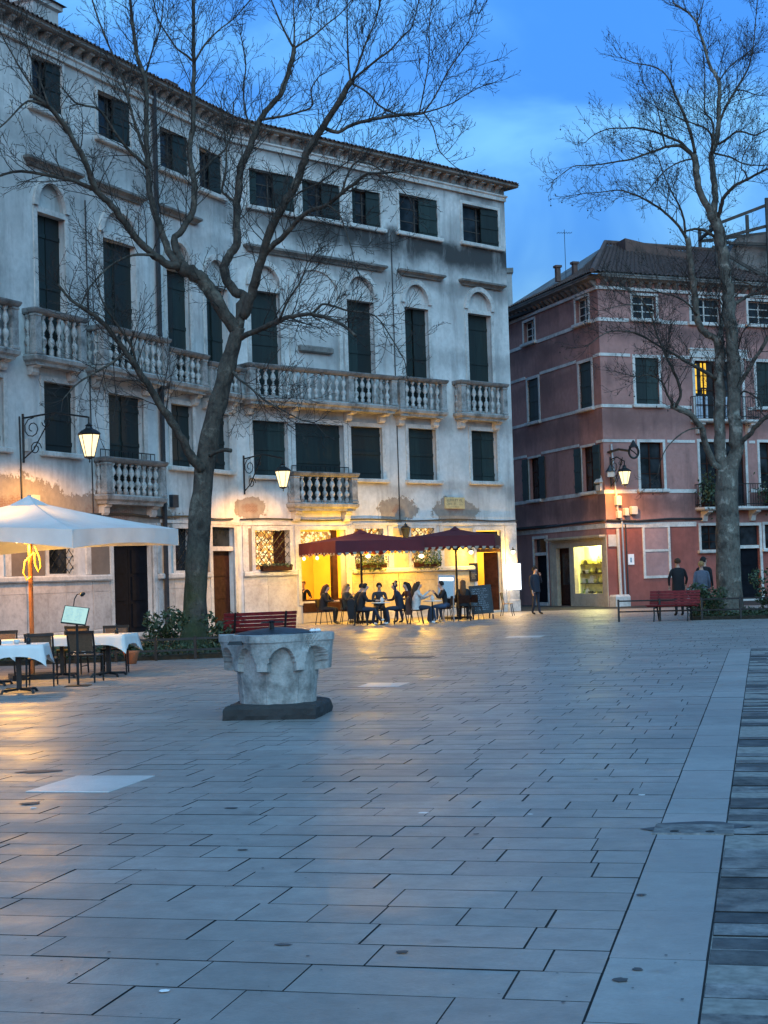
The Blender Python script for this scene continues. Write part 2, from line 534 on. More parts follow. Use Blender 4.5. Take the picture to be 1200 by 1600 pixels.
def glass_thin():
    n = NT('clear_shop_glass')
    tr = n.t.nodes.new('ShaderNodeBsdfTransparent')
    gl = n.t.nodes.new('ShaderNodeBsdfGlossy')
    gl.inputs['Roughness'].default_value = 0.03
    mx = n.t.nodes.new("ShaderNodeMixShader")
    mx.inputs[0].default_value = 0.10; n.lk(tr.outputs[0], mx.inputs[1]); n.lk(gl.outputs[0], mx.inputs[2])
    n.lk(mx.outputs[0], n.out.inputs['Surface'])
    return n.mat
M['clear'] = glass_thin()
def lace():
    n = NT('lit_leaded_glass')
    v = n.t.nodes.new('ShaderNodeTexVoronoi')
    v.inputs['Scale'].default_value = 11.0
    n.lk(n.geo.outputs['Position'], v.inputs['Vector'])
    e = n.t.nodes.new('ShaderNodeTexVoronoi')
    e.feature = 'DISTANCE_TO_EDGE'
    e.inputs['Scale'].default_value = 11.0
    n.lk(n.geo.outputs['Position'], e.inputs['Vector'])
    sp = n.t.nodes.new('ShaderNodeSeparateColor')
    n.lk(v.outputs['Color'], sp.inputs[0])
    c = n.ramp(sp.outputs[0], (0.15, (0.30, 0.09, 0.02)), (0.45, (0.9, 0.42, 0.06)), (0.75, (1.0, 0.75, 0.35)))
    c = n.mix(n.smooth(e.outputs['Distance'], 0.10, 0.03), c, (0.03, 0.015, 0.01))
    n.col((0.02, 0.02, 0.02))
    n.lk(c, n.b.inputs['Emission Color'])
    n.b.inputs['Emission Strength'].default_value = 0.24
    return n.mat
M['lace'] = lace()
def fabric(name, c, trans):
    n = NT(name)
    f = n.noise(2.5, 4)
    g = n.noise(60, 2)
    cc = n.ramp(f, (0.3, tuple(x*0.85 for x in c)), (0.7, c))
    n.col(cc)
    n.rough(0.85)
    n.bump(g, 0.1, 0.004)
    t = n.t.nodes.new('ShaderNodeBsdfTranslucent')
    n.lk(cc, t.inputs['Color'])
    mx = n.t.nodes.new('ShaderNodeMixShader')
    mx.inputs[0].default_value = trans
    n.lk(n.b.outputs[0], mx.inputs[1]); n.lk(t.outputs[0], mx.inputs[2])
    n.lk(mx.outputs[0], n.out.inputs['Surface'])
    return n.mat
M['canvas'] = fabric('white_canvas', (0.60, 0.60, 0.585), 0.14)
M['burgundy'] = fabric('burgundy_canvas', (0.080, 0.012, 0.021), 0.10)
def bark(name, c1, c2, c3, moss):
    n = NT(name)
    f = n.noise(3.0, 6, 0.62, dist=0.4)
    g = n.noise(14.0, 5, 0.7, sc=(1, 1, 0.5))
    c = n.ramp(f, (0.36, c1), (0.47, c2), (0.56, c2), (0.66, c3))
    c = n.mix(n.math('MULTIPLY', n.ramp(g, (0.45, 0.0), (0.7, 1.0)), 0.6), c, tuple(x*0.45 for x in c1))
    if moss:
        x, y, z = n.sep()
        mm = n.math('MULTIPLY', n.smooth(z, 3.0, 0.6), n.ramp(n.noise(1.4, 5), (0.42, 0.0), (0.6, 1.0)))
        c = n.mix(n.math('MULTIPLY', mm, 0.7), c, (0.05, 0.058, 0.02))
    n.col(c)
    n.rough(0.92)
    n.b.inputs['Specular IOR Level'].default_value = 0.2
    n.bump(n.math('ADD', g, n.math('MULTIPLY', f, 0.8)), 0.9, 0.06)
    return n.mat
M['bark'] = bark('plane_tree_bark', (0.036, 0.031, 0.026), (0.072, 0.062, 0.051), (0.14, 0.125, 0.10), True)
M['bark2'] = bark('mottled_plane_bark', (0.06, 0.054, 0.047), (0.125, 0.116, 0.098), (0.28, 0.265, 0.225), False)
M['twig'] = simple('twig_bark', (0.026, 0.021, 0.018), 0.9, var=0.3)
M['skin'] = simple('skin', (0.45, 0.26, 0.19), 0.55, var=0.08)

# ------------------------------------------------------------------ facade frames: local x runs along the wall, local y into it, z up
def frame(a, b):
    a, b = Vector((*a, 0)), Vector((*b, 0))
    e = (b - a).normalized()
    m = Matrix(((e.x, -e.y, 0, a.x), (e.y, e.x, 0, a.y), (0, 0, 1, 0), (0, 0, 0, 1)))
    return m, (b - a).length
A, B, C = (-13.0, 35.6), (-5.0, 53.0), (5.37, 63.0)
FL, LL = frame(A, B)
FR, LR = frame(B, C)
P0, PC, P1 = (6.0, 75.2), (9.4, 65.2), (22.0, 70.99)
GL, PLL = frame(P0, PC)
GR, PLR = frame(PC, P1)
def T(x, y=0, z=0): return Matrix.Translation((x, y, z))

def wallgrid(u0, u1, z0, z1, holes, depth=0.30):
    us = sorted({u0, u1} | {h[0] for h in holes} | {h[1] for h in holes})
    zs = sorted({z0, z1} | {h[2] for h in holes} | {h[3] for h in holes})
    mb = MB()
    idx = {}
    def v(u, y, z):
        k = (round(u, 4), round(y, 4), round(z, 4))
        if k not in idx:
            idx[k] = len(mb.v); mb.v.append(k)
        return idx[k]
    def q(*p):
        mb.f.append(tuple(v(*x) for x in p)); mb.m.append(0)
    def hole(a, b, c, d):
        return any(h[0] <= a + 1e-6 and b <= h[1] + 1e-6 and h[2] <= c + 1e-6 and d <= h[3] + 1e-6 for h in holes)
    for a, b in zip(us, us[1:]):
        for c, d in zip(zs, zs[1:]):
            if not hole(a, b, c, d):
                q((a,0,c),(b,0,c),(b,0,d),(a,0,d))
    for a, b, c, d in holes:
        q((a,0,c),(a,0,d),(a,depth,d),(a,depth,c))
        q((b,0,d),(b,0,c),(b,depth,c),(b,depth,d))
        q((a,0,d),(b,0,d),(b,depth,d),(a,depth,d))
        if c > z0 + 0.01: q((b,0,c),(a,0,c),(a,depth,c),(b,depth,c))
    return mb

_mc = {}
def cached(key, fn):
    if key not in _mc: _mc[key] = fn()
    return _mc[key]
def leaf_mesh(w, h, mat='green'):
    """one shutter leaf: boards with three battens, swept from a stepped profile"""
    def f():
        mb = MB()
        prof = [(0.0, 0.0)]
        for k in (0.14, 0.5, 0.86):
            zc = h * k
            prof += [(0.0, zc-0.06), (-0.025, zc-0.06), (-0.025, zc+0.06), (0.0, zc+0.06)]
        prof += [(0.0, h), (0.045, h), (0.045, 0.0)]
        mb.extr(prof, 0.006, w - 0.006)
        return mb.mesh('shutter', M[mat])
    return cached(('leaf', round(w, 2), round(h, 2), mat), f)
def pane_mesh(w, h, mat):
    return cached(('pane', round(w,2), round(h,2), mat), lambda: MB().box(0, w, 0, 0.012, 0, h).mesh('pane', M[mat]))
def casement_mesh(w, h, mat, mull=1, bars=2):
    def f():
        mb = MB()
        mb.ring(0.05, w-0.05, 0.05, h-0.05, 0.05, 0, 0.05)
        for i in range(1, mull+1):
            x = w*i/(mull+1)
            mb.box(x-0.03, x+0.03, 0.002, 0.048, 0.05, h-0.05)
        for i in range(1, bars+1):
            z = h*i/(bars+1)
            for k in range(mull+1):
                a = w*k/(mull+1) + (0.05 if k == 0 else 0.03)
                b = w*(k+1)/(mull+1) - (0.05 if k == mull else 0.03)
                mb.box(a, b, 0.008, 0.042, z-0.018, z+0.018)
        return mb.mesh('casement', M[mat])
    return cached(('case', round(w,2), round(h,2), mat, mull, bars), f)
def grille_mesh(w, h, step=0.24, rad=0.012):
    def f():
        mb = MB()
        k = 0
        for s in (1, -1):
            c = -h
            while c < w + h:
                pts = []
                # line x = c + s' * z clipped to the opening
                z0, z1 = 0.0, h
                x0, x1 = (c, c + h) if s == 1 else (c + h, c)
                if s == 1:
                    za = max(0.0, -c); zb = min(h, w - c)
                    if zb - za > 0.05: mb.tube([(c+za, 0.01*s, za), (c+zb, 0.01*s, zb)], rad, 4)
                else:
                    za = max(0.0, c + h - w); zb = min(h, c + h)
                    if zb - za > 0.05: mb.tube([(c+h-za, 0.01*s, za), (c+h-zb, 0.01*s, zb)], rad, 4)
                c += step * 1.4
        return mb.mesh('grille', M['iron'])
    return cached(('gr', round(w,2), round(h,2)), f)

def window(parent, F, u0, u1, z0, z1, kind='shut', fr=0.15, sill=True, stone_m='istria', proud=0.035, depth=0.16, name='window', mat='green', ajar=1, casem='brown_door'):
    w, h = u1 - u0, z1 - z0
    Mw = F @ T(u0, 0, z0)
    door = z0 < 0.05 or name == 'balcony_door'
    key = ('frame', round(w,2), round(h,2), fr, stone_m, proud, door or not sill)
    me = cached(key, lambda: MB().ring(0, w, 0, h, fr, -proud, 0.05, bottom=not door).mesh('window_frame', M[stone_m]))
    o = new(name, me, parent, Mw)
    if sill and not door:
        sm = cached(('sill', round(w,2), fr, stone_m), lambda: MB().step(-fr-0.08, w+fr+0.08, -0.16, 0.02, [(-0.02, -0.15), (0.0, -0.12), (0.0, -0.02), (-0.015, 0.0)]).mesh('sill', M[stone_m]))
        new('sill', sm, o, Mw)
    if kind == 'shut':
        for k in range(2):
            new('shutter', leaf_mesh(w/2, h, mat), o, Mw @ T(k*w/2, depth + random.uniform(-0.015, 0.03), 0) @ Matrix.Rotation(R(random.uniform(-3.5, 3.5)), 4, 'Z'))
    elif kind == 'open':       # dark glazed casement, one or two shutter leaves swung out against the wall
        new('casement', casement_mesh(w, h, casem), o, Mw @ T(0, depth+0.06, 0))
        new('pane', pane_mesh(w-0.06, h-0.06, 'glass'), o, Mw @ T(0.03, depth+0.09, 0.03))
        if ajar:
            new('shutter', leaf_mesh(w*0.44, h, mat), o, Mw @ T(w*0.56, depth-0.06, 0) @ Matrix.Rotation(R(-6), 4, 'Z'))
        if ajar > 1:
            new('shutter', leaf_mesh(w*0.22, h, mat), o, Mw @ T(0.0, depth-0.04, 0) @ Matrix.Rotation(R(4), 4, 'Z'))
    elif kind == 'glass':
        new('casement', casement_mesh(w, h, casem), o, Mw @ T(0, depth+0.06, 0))
        new('pane', pane_mesh(w-0.06, h-0.06, 'glass'), o, Mw @ T(0.03, depth+0.09, 0.03))
    elif kind == 'grate':
        new('pane', pane_mesh(w, h, mat), o, Mw @ T(0, depth+0.10, 0))
        new('grille', grille_mesh(w, h), o, Mw @ T(0, 0.03, 0), kind='stuff')
    return o

# ------------------------------------------------------------------ pale palazzo
palazzo = thing('palazzo', 'tall pale plaster palazzo with stone balconies and dark green shutters, bending round the square', 'building', Matrix.Translation((B[0], B[1], 0)))
RH = 17.46
LM = [  # left wing: (u0, u1, z0, z1, kind)
    ('attic', 4.6, 6.0, 15.25, 16.75), ('attic', 8.14, 9.55, 15.22, 16.72), ('attic', 11.32, 13.05, 15.12, 16.55), ('attic', 14.7, 16.4, 14.95, 16.3), ('attic', 17.1, 18.58, 14.8, 16.2),
    ('piano', 4.2, 5.5, 8.1, 12.15), ('piano', 8.24, 9.53, 8.1, 12.2), ('piano', 11.4, 13.14, 8.1, 12.06), ('piano', 14.9, 16.29, 8.1, 11.75), ('piano', 17.32, 18.73, 8.1, 11.6),
    ('mezz', 5.3, 6.6, 5.4, 7.3), ('mezz', 8.37, 9.84, 5.41, 7.4), ('mdoor', 11.5, 13.39, 4.42, 7.36), ('mezz', 14.96, 16.28, 5.34, 7.36), ('mezz', 17.35, 18.6, 5.35, 7.28),
    ('door', 11.58, 13.72, 0.0, 3.3), ('grate', 8.43, 9.63, 1.95, 3.3), ('grate', 15.0, 16.08, 1.98, 3.34), ('door2', 17.3, 18.75, 0.0, 3.42), ('grate', 4.9, 6.0, 1.95, 3.3)]
RM = [
    ('atticw', 0.84, 2.92, 14.76, 16.1), ('atticw', 3.3, 5.16, 14.76, 16.1), ('atticw', 5.76, 7.24, 14.78, 16.15), ('attic', 8.25, 10.36, 14.83, 16.33), ('attic', 11.82, 13.96, 14.9, 16.45),
    ('piano', 0.75, 2.09, 8.1, 11.76), ('piano', 5.34, 6.72, 8.1, 11.9), ('piano', 8.35, 9.65, 8.1, 11.92), ('piano', 11.92, 13.3, 8.1, 12.02),
    ('mezz', 0.7, 2.28, 5.25, 7.18), ('mdoor', 2.64, 4.99, 4.42, 7.18), ('mezz', 5.35, 6.95, 5.24, 7.18), ('mezz', 8.35, 9.86, 5.25, 7.24), ('mezz', 11.9, 13.41, 5.27, 7.3),
    ('lace', 0.66, 2.25, 1.95, 3.33), ('bistro', 2.74, 4.93, 0.78, 3.34), ('pane', 5.35, 6.85, 1.92, 3.38), ('pane', 8.32, 9.6, 1.92, 3.4), ('bdoor', 11.97, 13.46, 0.0, 3.3)]
def build_facade(F, length, rows, u_start):
    holes = [(r[1], r[2], r[3], r[4]) for r in rows] + [(r[1], r[2], r[4] + 0.151, r[4] + 1.151) for r in rows if r[0] == 'piano']
    wallgrid(u_start, length, -0.1, RH, holes).obj('wall', M['plaster'], palazzo, F)
    for k, u0, u1, z0, z1 in rows:
        if k in ('attic', 'atticw'):
            window(palazzo, F, u0, u1, z0, z1, 'open', fr=0.12, ajar=2 if k == 'atticw' else 1, casem='wood')
        elif k == 'piano':
            w = window(palazzo, F, u0, u1, z0, z1, 'shut', fr=0.17, name='balcony_door', depth=0.20)
            # arched surround over the blind lunette
            Mw = F @ T((u0+u1)/2, 0, z1)
            hw = (u1 - u0) / 2
            def arch(hw=hw):
                mb = MB()
                n = 14
                rise = 0.92
                vs = []
                for i in range(n+1):
                    t = math.pi * i / n
                    for rr, y in ((hw, -0.10), (hw+0.19, -0.10), (hw+0.19, 0.02), (hw, 0.02)):
                        vs.append((-rr*math.cos(t), y, 0.171 + (rise + rr - hw - 0.171) * math.sin(t)))
                fs = []
                for i in range(n):
                    for j in range(4):
                        fs.append((i*4+j, (i+1)*4+j, (i+1)*4+(j+1)%4, i*4+(j+1)%4))
                return mb.add(vs, fs).mesh('arch_moulding', M['istria'])
            new('arch_moulding', cached(('arch', round(hw, 2)), arch), w, Mw)
            def lun(hw=hw):     # blind lunette set back behind the wall face
                mb = MB()
                n = 18
                pts = [(-hw*math.cos(math.pi*i/n), 0.153 + 0.93*math.sin(math.pi*i/n)) for i in range(n+1)]
                vs = [(x, 0.0, z) for x, z in pts] + [(x, 0.0, 1.151) for x, z in pts] + [(x, 0.13, z) for x, z in pts]
                k = n + 1
                fs = [(i, i+1, k+i+1, k+i) for i in range(n)] + [(i+1, i, 2*k+i, 2*k+i+1) for i in range(n)]
                fs.append(tuple(2*k + i for i in range(n, -1, -1)))
                return mb.add(vs, fs).mesh('lunette', M['plaster'])
            new('lunette', cached(('lun', round(hw, 2)), lun), w, Mw)
            MB().box(-hw+0.002, hw-0.002, -0.05, 0.14, 0.002, 0.152).obj('lintel', M['istria'], w, Mw)
        elif k == 'mezz':
            window(palazzo, F, u0, u1, z0, z1, 'shut', fr=0.15)
        elif k == 'mdoor':
            window(palazzo, F, u0, u1, z0, z1, 'shut', fr=0.18, name='balcony_door')
        elif k == 'grate':
            window(palazzo, F, u0, u1, z0, z1, 'grate', fr=0.14, mat='glass', sill=False)
        elif k == 'lace':
            lw = window(palazzo, F, u0, u1, z0, z1, 'grate', fr=0.15, mat='lace', sill=False)
            new('curtain', pane_mesh((u1-u0)*0.34, (z1-z0)*0.98, 'brown_door'), lw, W[lw] @ T((u1-u0)*0.64, 0.22, 0.01))
        elif k == 'pane':
            window(palazzo, F, u0, u1, z0, z1, 'grate', fr=0.15, mat='lace', sill=False)
build_facade(FL, LL, LM, 0.0)
build_facade(FR, LR, RM, 0.0)

# doors on the ground floor
def door_leaf(parent, Mw, w, h, mat, name='door_leaf', panels=3):
    def f():
        mb = MB()
        mb.box(0, w, 0, 0.05, 0, h)
        for k in range(panels):
            za, zb = h*(0.06 + 0.90*k/panels), h*(0.06 + 0.90*(k+1)/panels) - 0.10
            mb.step(w*0.16, w*0.84, -0.022, 0.002, [(0.0, za), (0.0, zb)])
        mb.lathe([(0.0, -0.02), (0.03, 0.0), (0.0, 0.02)], 8, (w*0.1, -0.04, h*0.45))
        return mb.mesh(name, M[mat])
    return new(name, cached(('door', round(w,2), round(h,2), mat), f), parent, Mw)
def doorway(F, u0, u1, ztop, zlint, mat, leaves, light='glass', side=None):
    o = window(palazzo, F, u0, u1, 0.0, ztop, 'none', fr=0.18, name='doorway')
    w = u1 - u0
    MB().box(0.004, w-0.004, 0.03, 0.16, zlint, zlint+0.15).obj('lintel', M['istria'], o)
    MB().box(0.004, w-0.004, -0.15, 0.28, 0.0, 0.10).obj('step', M['istria'], o)
    MB().box(0.03, w-0.03, 0.16, 0.175, zlint+0.15, ztop-0.02).obj('transom_pane', M[light], o)
    for k in range(leaves):
        door_leaf(o, W[o] @ T(k*w/leaves + 0.01, 0.2, 0.10), w/leaves - 0.02, zlint - 0.10, mat)
    return o
doorway(FL, 11.58, 13.72, 3.3, 2.86, 'black_door', 2)
d2 = doorway(FL, 17.3, 18.75, 3.42, 2.62, 'brown_door', 1)

# pediment cornices over the main floor windows, string course, roof cornice
def cornice(F, u0, u1, z, proj=0.24, name='pediment'):
    me = MB().step(u0, u1, -proj, 0.03, [(-0.15, -0.16), (-0.12, -0.10), (-0.06, -0.05), (0.0, -0.01), (0.0, 0.05), (-0.04, 0.08)]).obj(name, M['eave'], palazzo, F @ T(0, 0, z))
for u0, u1 in ((3.6, 6.2), (7.68, 10.3), (10.9, 13.6), (14.4, 16.9)):
    cornice(FL, u0, u1, 13.62)
for u0, u1 in ((0.5, 7.35), (8.04, 10.54), (11.47, 14.11)):
    cornice(FR, u0, u1, 13.28)
for F, ln in ((FL, LL - 0.01), (FR, LR)):
    MB().step(0.0, ln, -0.10, 0.02, [(0, 16.86), (0, 17.0), (0.05, 17.04), (0.05, 17.1)]).obj('string_course', M['istria'], palazzo, F)
    MB().step(0.0, ln - 0.12 if F is FL else ln + 0.42, -0.44, 0.3, [(-0.06, 17.42), (0.0, 17.46), (0.0, 17.52), (0.04, 17.55)]).obj('eave', M['eave'], palazzo, F)
brk = MB().extr([(0.0, -0.28), (-0.08, -0.28), (-0.13, -0.16), (-0.26, -0.07), (-0.32, -0.06), (-0.32, 0.0), (0.0, 0.0)], -0.11, 0.11).mesh('cornice_bracket', M['balcony'])
for F, ln, st in ((FL, LL, 0.3), (FR, LR, 0.35)):
    u = st
    while u < ln - 0.2:
        new('cornice_bracket', brk, palazzo, F @ T(u, 0.0, 17.42))
        u += 0.52
# string course of pale stone above the ground floor, with the cable strung along it
for F, ln, segs in ((FL, LL, ((0.0, 11.0), (14.2, 19.14))), (FR, LR, ((0.02, 2.3), (5.0, 5.2), (5.3, 14.4)))):
    for a, b in segs:
        if b - a > 0.5: MB().step(a, b, -0.05, 0.02, [(0, 3.5), (0, 3.60)]).obj('stone_band', M['istria'], palazzo, F)
def cable(F, pts, r, mat='pipe', name='cable'):
    return MB().tube(pts, r, 6).obj(name, M[mat], palazzo, F)
cable(FL, [(u, -0.07, 3.70 + 0.03*math.sin(u*1.7)) for u in [i*0.6 for i in range(32)]], 0.035)
cable(FR, [(u, -0.07, 3.70 + 0.03*math.sin(u*1.3)) for u in [i*0.6 for i in range(25)]], 0.03)
cable(FL, [(14.28, -0.12, 17.3), (14.28, -0.12, 9.4), (14.3, -0.12, 0.1)], 0.085, name='drainpipe')
cable(FR, [(7.75, -0.03, 14.6), (7.75, -0.03, 3.7)], 0.02)
cable(FL, [(7.25, -0.03, 6.3), (7.3, -0.03, 3.72)], 0.025)
cable(FL, [(10.55, -0.03, 13.0), (10.6, -0.03, 3.7)], 0.02)
MB().box(7.55, 7.95, -0.14, 0.01, 3.75, 4.15).obj('junction_box', M['box_white'], palazzo, FL)
MB().box(7.42, 7.62, -0.16, 0.01, 5.35, 5.7).obj('junction_box', M['box_white'], palazzo, FL)
MB().box(14.75, 15.1, -0.14, 0.01, 4.0, 4.4).obj('junction_box', M['lead'], palazzo, FL)

# stone dado: ledge and slabs below the ground-floor windows
dado_spans = [(FL, 2.0, 11.35), (FL, 13.95, 17.08), (FR, 0.1, 2.5), (FR, 5.2, 11.75)]
for F, a, b in dado_spans:
    MB().step(a, b, -0.13, 0.02, [(-0.03, 1.72), (0, 1.76), (0, 1.86), (-0.03, 1.90)]).obj('dado_ledge', M['istria'], palazzo, F)
    MB().step(a, b, -0.12, 0.02, [(0, -0.06), (0, 0.26), (-0.03, 0.30)]).obj('dado_base', M['istria'], palazzo, F)
    n = max(1, round((b - a) / 1.05))
    cuts = [a + (b-a)*(i + (random.uniform(-0.2, 0.2) if 0 < i < n else 0))/n for i in range(n+1)]
    for x0, x1 in zip(cuts, cuts[1:]):
        d = random.uniform(0.035, 0.06)
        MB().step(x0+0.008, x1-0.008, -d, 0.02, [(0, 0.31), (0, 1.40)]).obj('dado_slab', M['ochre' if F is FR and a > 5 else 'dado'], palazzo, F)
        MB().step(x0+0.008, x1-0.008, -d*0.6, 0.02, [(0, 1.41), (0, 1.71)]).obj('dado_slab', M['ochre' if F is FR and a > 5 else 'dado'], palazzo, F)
def pier(F, a, b, z0=1.91, z1=3.5, mat='istria'):
    MB().step(a, b, -0.045, 0.02, [(0, z0), (0, z1)]).obj('stone_pier', M[mat], palazzo, F)
for a, b in ((6.5, 6.75), (10.2, 10.42), (13.95, 14.15), (16.4, 16.7)):
    pier(FL, a, b, 1.91, 3.49)
for a, b in ((0.1, 0.35), (2.48, 2.62), (5.06, 5.19), (7.1, 7.35), (9.9, 10.1), (13.7, 14.39)):
    pier(FR, a, b, 1.91 if a < 13 else 0.4, 3.49)
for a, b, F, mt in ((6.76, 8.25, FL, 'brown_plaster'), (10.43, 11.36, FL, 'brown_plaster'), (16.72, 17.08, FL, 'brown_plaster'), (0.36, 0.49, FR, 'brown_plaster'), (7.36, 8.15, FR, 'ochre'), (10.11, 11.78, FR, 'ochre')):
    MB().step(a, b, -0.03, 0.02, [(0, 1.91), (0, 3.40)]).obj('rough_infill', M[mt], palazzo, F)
# quoin at the free corner
MB().step(13.75, 14.42, -0.12, 0.02, [(0, -0.05), (0, 0.45), (-0.02, 0.47), (-0.02, 0.86), (-0.04, 0.88)]).obj('corner_base', M['istria'], palazzo, FR)

# shell: side, rear and roof
MB().box(-0.3, 0.0, 0.02, 9, -0.1, RH).obj('side_wall', M['plaster'], palazzo, FL)
MB().box(LR-0.02, LR, 0.02, 9, -0.1, RH).obj('side_wall', M['plaster'], palazzo, FR)
MB().box(-2.5, LR-0.03, 8.6, 9.0, -0.1, RH).obj('rear_wall', M['grey_wall'], palazzo, FR)
MB().box(0.0, LL+2.5, 8.6, 9.0, -0.1, RH).obj('rear_wall', M['grey_wall'], palazzo, FL)
for F, a, b in ((FL, 0.0, LL), (FR, 0.0, LR)):
    MB().box(a, b-0.03, 0.45, 8.6, 4.05, 4.2).obj('floor_slab', M['dark'], palazzo, F)
    MB().box(a, b-0.03, 0.45, 8.6, 17.0, 17.12).obj('floor_slab', M['dark'], palazzo, F)
def roof_sheet(e0, e1, r0, r1, ncol, nrow, amp=0.05, lift=0.035):
    """pantiles: corrugated strips in overlapping courses between an eave line and a ridge line"""
    mb = MB()
    e0, e1, r0, r1 = map(Vector, (e0, e1, r0, r1))
    for j in range(nrow):
        t0, t1 = j/nrow, (j+1)/nrow + 0.02
        vs = []
        for i in range(ncol*4+1):
            s = i/(ncol*4)
            a, b = e0.lerp(e1, s), r0.lerp(r1, s)
            h = amp * math.sin(2*math.pi*i/4 + 0.4) + random.uniform(-0.012, 0.012)
            vs.append(a.lerp(b, t0) + Vector((0, 0, lift + h)))
            vs.append(a.lerp(b, t1) + Vector((0, 0, h)))
        mb.add(vs, [(2*i, 2*i+2, 2*i+3, 2*i+1) for i in range(ncol*4)])
    return mb
def wp(F, u, y, z): return (F @ Vector((u, y, z)))
rb = roof_sheet(wp(FR, -0.2, -0.48, 17.57), wp(FR, LR+0.42, -0.48, 17.57), wp(FR, -0.9, 4.5, 19.1), wp(FR, LR+0.42, 4.5, 19.1), 70, 10)
rb.obj('roof_tiles', M['tile'], palazzo, Matrix(), kind='stuff')
rb = roof_sheet(wp(FL, 0, -0.48, 17.57), wp(FL, LL-0.12, -0.48, 17.57), wp(FL, 0, 4.5, 19.1), wp(FL, LL+0.8, 4.5, 19.1), 90, 10)
rb.obj('roof_tiles', M['tile'], palazzo, Matrix(), kind='stuff')
for F, a, b in ((FL, 0.0, LL + 0.3), (FR, -0.3, LR + 0.40)):
    MB().add([(a,-0.42,17.54),(b,-0.42,17.54),(b,4.5,19.0),(a,4.5,19.0),(a,-0.42,17.46),(b,-0.42,17.46),(b,4.5,18.9),(a,4.5,18.9)], [(0,1,2,3),(7,6,5,4),(0,4,5,1),(1,5,6,2),(2,6,7,3),(3,7,4,0)]).obj('roof_deck', M['eave'], palazzo, F)
# chimney with a tiled cap above the left wing
ch = MB().step(9.3, 10.5, 0.75, 1.85, [(0, 17.3), (0, 18.75), (0.1, 18.8), (0.1, 18.95)], back=False).obj('chimney', M['plaster'], palazzo, FL)
MB().add([(9.1,0.55,18.96),(10.7,0.55,18.96),(10.7,2.05,18.96),(9.1,2.05,18.96),(9.9,1.3,19.35)], [(3,2,1,0),(0,1,4),(1,2,4),(2,3,4),(3,0,4)]).obj('chimney_cap', M['tile'], ch, FL)
ch = MB().step(16.6, 17.2, 0.9, 1.6, [(0, 17.4), (0, 18.3), (0.08, 18.35), (0.08, 18.5)], back=False).obj('chimney', M['tile'], palazzo, FL)

# balconies
M['baluster'] = stone('baluster_stone', (0.42, 0.405, 0.385), (0.06, 0.06, 0.058), 0.85, 3.5)
bal_mesh = MB().lathe([(0.075, 0.0), (0.075, 0.14), (0.04, 0.17), (0.105, 0.27), (0.09, 0.34), (0.03, 0.41), (0.05, 0.44), (0.03, 0.47), (0.105, 0.57), (0.08, 0.66), (0.03, 0.76), (0.075, 0.79), (0.075, 0.84)], 8).mesh('baluster', M['baluster'], True)
def balcony(F, u0, u1, zf, zr, proj, zb, brackets, posts=(), spacing=0.34, bw=0.28):
    h = zr - zf
    o = MB().step(u0, u1, -proj, 0.03, [(-0.10, -0.26), (-0.08, -0.18), (0.0, -0.12), (0.02, -0.02), (0.0, 0.0), (-0.03, 0.03)]).obj('balcony', M['balcony'], palazzo, F @ T(0, 0, zf))
    Mo = W[o]
    MB().step(u0-0.02, u1+0.02, -proj-0.03, -proj+0.24, [(-0.05, h-0.17), (0.0, h-0.12), (0.03, h-0.05), (0.03, h-0.015), (0.0, h)], back=False).obj('handrail', M['sooty'], o, Mo)
    for s in (u0-0.02, u1-0.20):
        MB().step(s, s+0.22, -proj+0.242, 0.0, [(-0.03, h-0.165), (0.0, h-0.12), (0.0, h-0.02), (-0.02, h-0.004)]).obj('handrail', M['sooty'], o, Mo)
    pw = 0.30
    ps = [(u0, u0+pw)] + [(p, p+pw) for p in posts] + [(u1-pw, u1)]
    def post():
        mb = MB().step(0, pw, 0, 0.24, [(0.0, 0.031), (0.0, 0.10), (-0.02, 0.12), (-0.02, h-0.24), (0.0, h-0.22), (0.0, h-0.171)], back=False)
        return mb.mesh('pedestal', M['balcony'])
    pm = cached(('post', round(h, 2)), post)
    for a, b in ps: new('pedestal', pm, o, Mo @ T(a, -proj, 0))
    bs = (h - 0.20) / 0.84
    for (a0, b0), (a1, b1) in zip(ps, ps[1:]):
        n = max(2, round((a1 - b0) / spacing))
        for i in range(n):
            x = b0 + (a1-b0)*(i+0.5)/n
            new('baluster', bal_mesh, o, Mo @ T(x, -proj+0.12, 0.03) @ Matrix.Diagonal((1, 1, bs, 1)))
    for x in (u0+0.12, u1-0.12):
        for y in ([-proj+0.36] if proj < 0.62 else [-proj+0.36, -proj+0.6]):
            if y < -0.03: new('baluster', bal_mesh, o, Mo @ T(x, y, 0.03) @ Matrix.Diagonal((1, 1, bs, 1)))
    d = zf - zb
    bm = cached(('brk', round(d, 2), proj, bw), lambda: MB().extr([(0.02, -d), (-0.14, -d), (-0.20, -d*0.86), (-0.20, -d*0.62), (-proj*0.62, -d*0.58), (-proj*0.66, -d*0.48), (-proj*0.62, -d*0.40), (-proj*0.94, -0.27), (-proj*0.94, -0.262), (0.02, -0.262)], -bw/2, bw/2).mesh('bracket', M['istria']))
    for x in brackets: new('bracket', bm, o, Mo @ T(x, 0, 0))
    return o
ZF, ZR = 8.02, 9.32
balcony(FL, 3.9, 6.75, ZF, 9.36, 0.5, 7.5, (4.2, 6.45))
balcony(FL, 7.5, 9.9, ZF, 9.34, 0.46, 7.5, (7.8, 9.6))
balcony(FL, 10.4, 13.95, ZF, 9.24, 0.68, 7.45, (10.85, 13.5), bw=0.42)
balcony(FL, 14.25, 16.55, 7.99, 9.05, 0.5, 7.4, (14.5, 16.3))
balcony(FL, 16.75, 18.95, 7.95, 8.88, 0.5, 7.35, (17.0, 18.7))
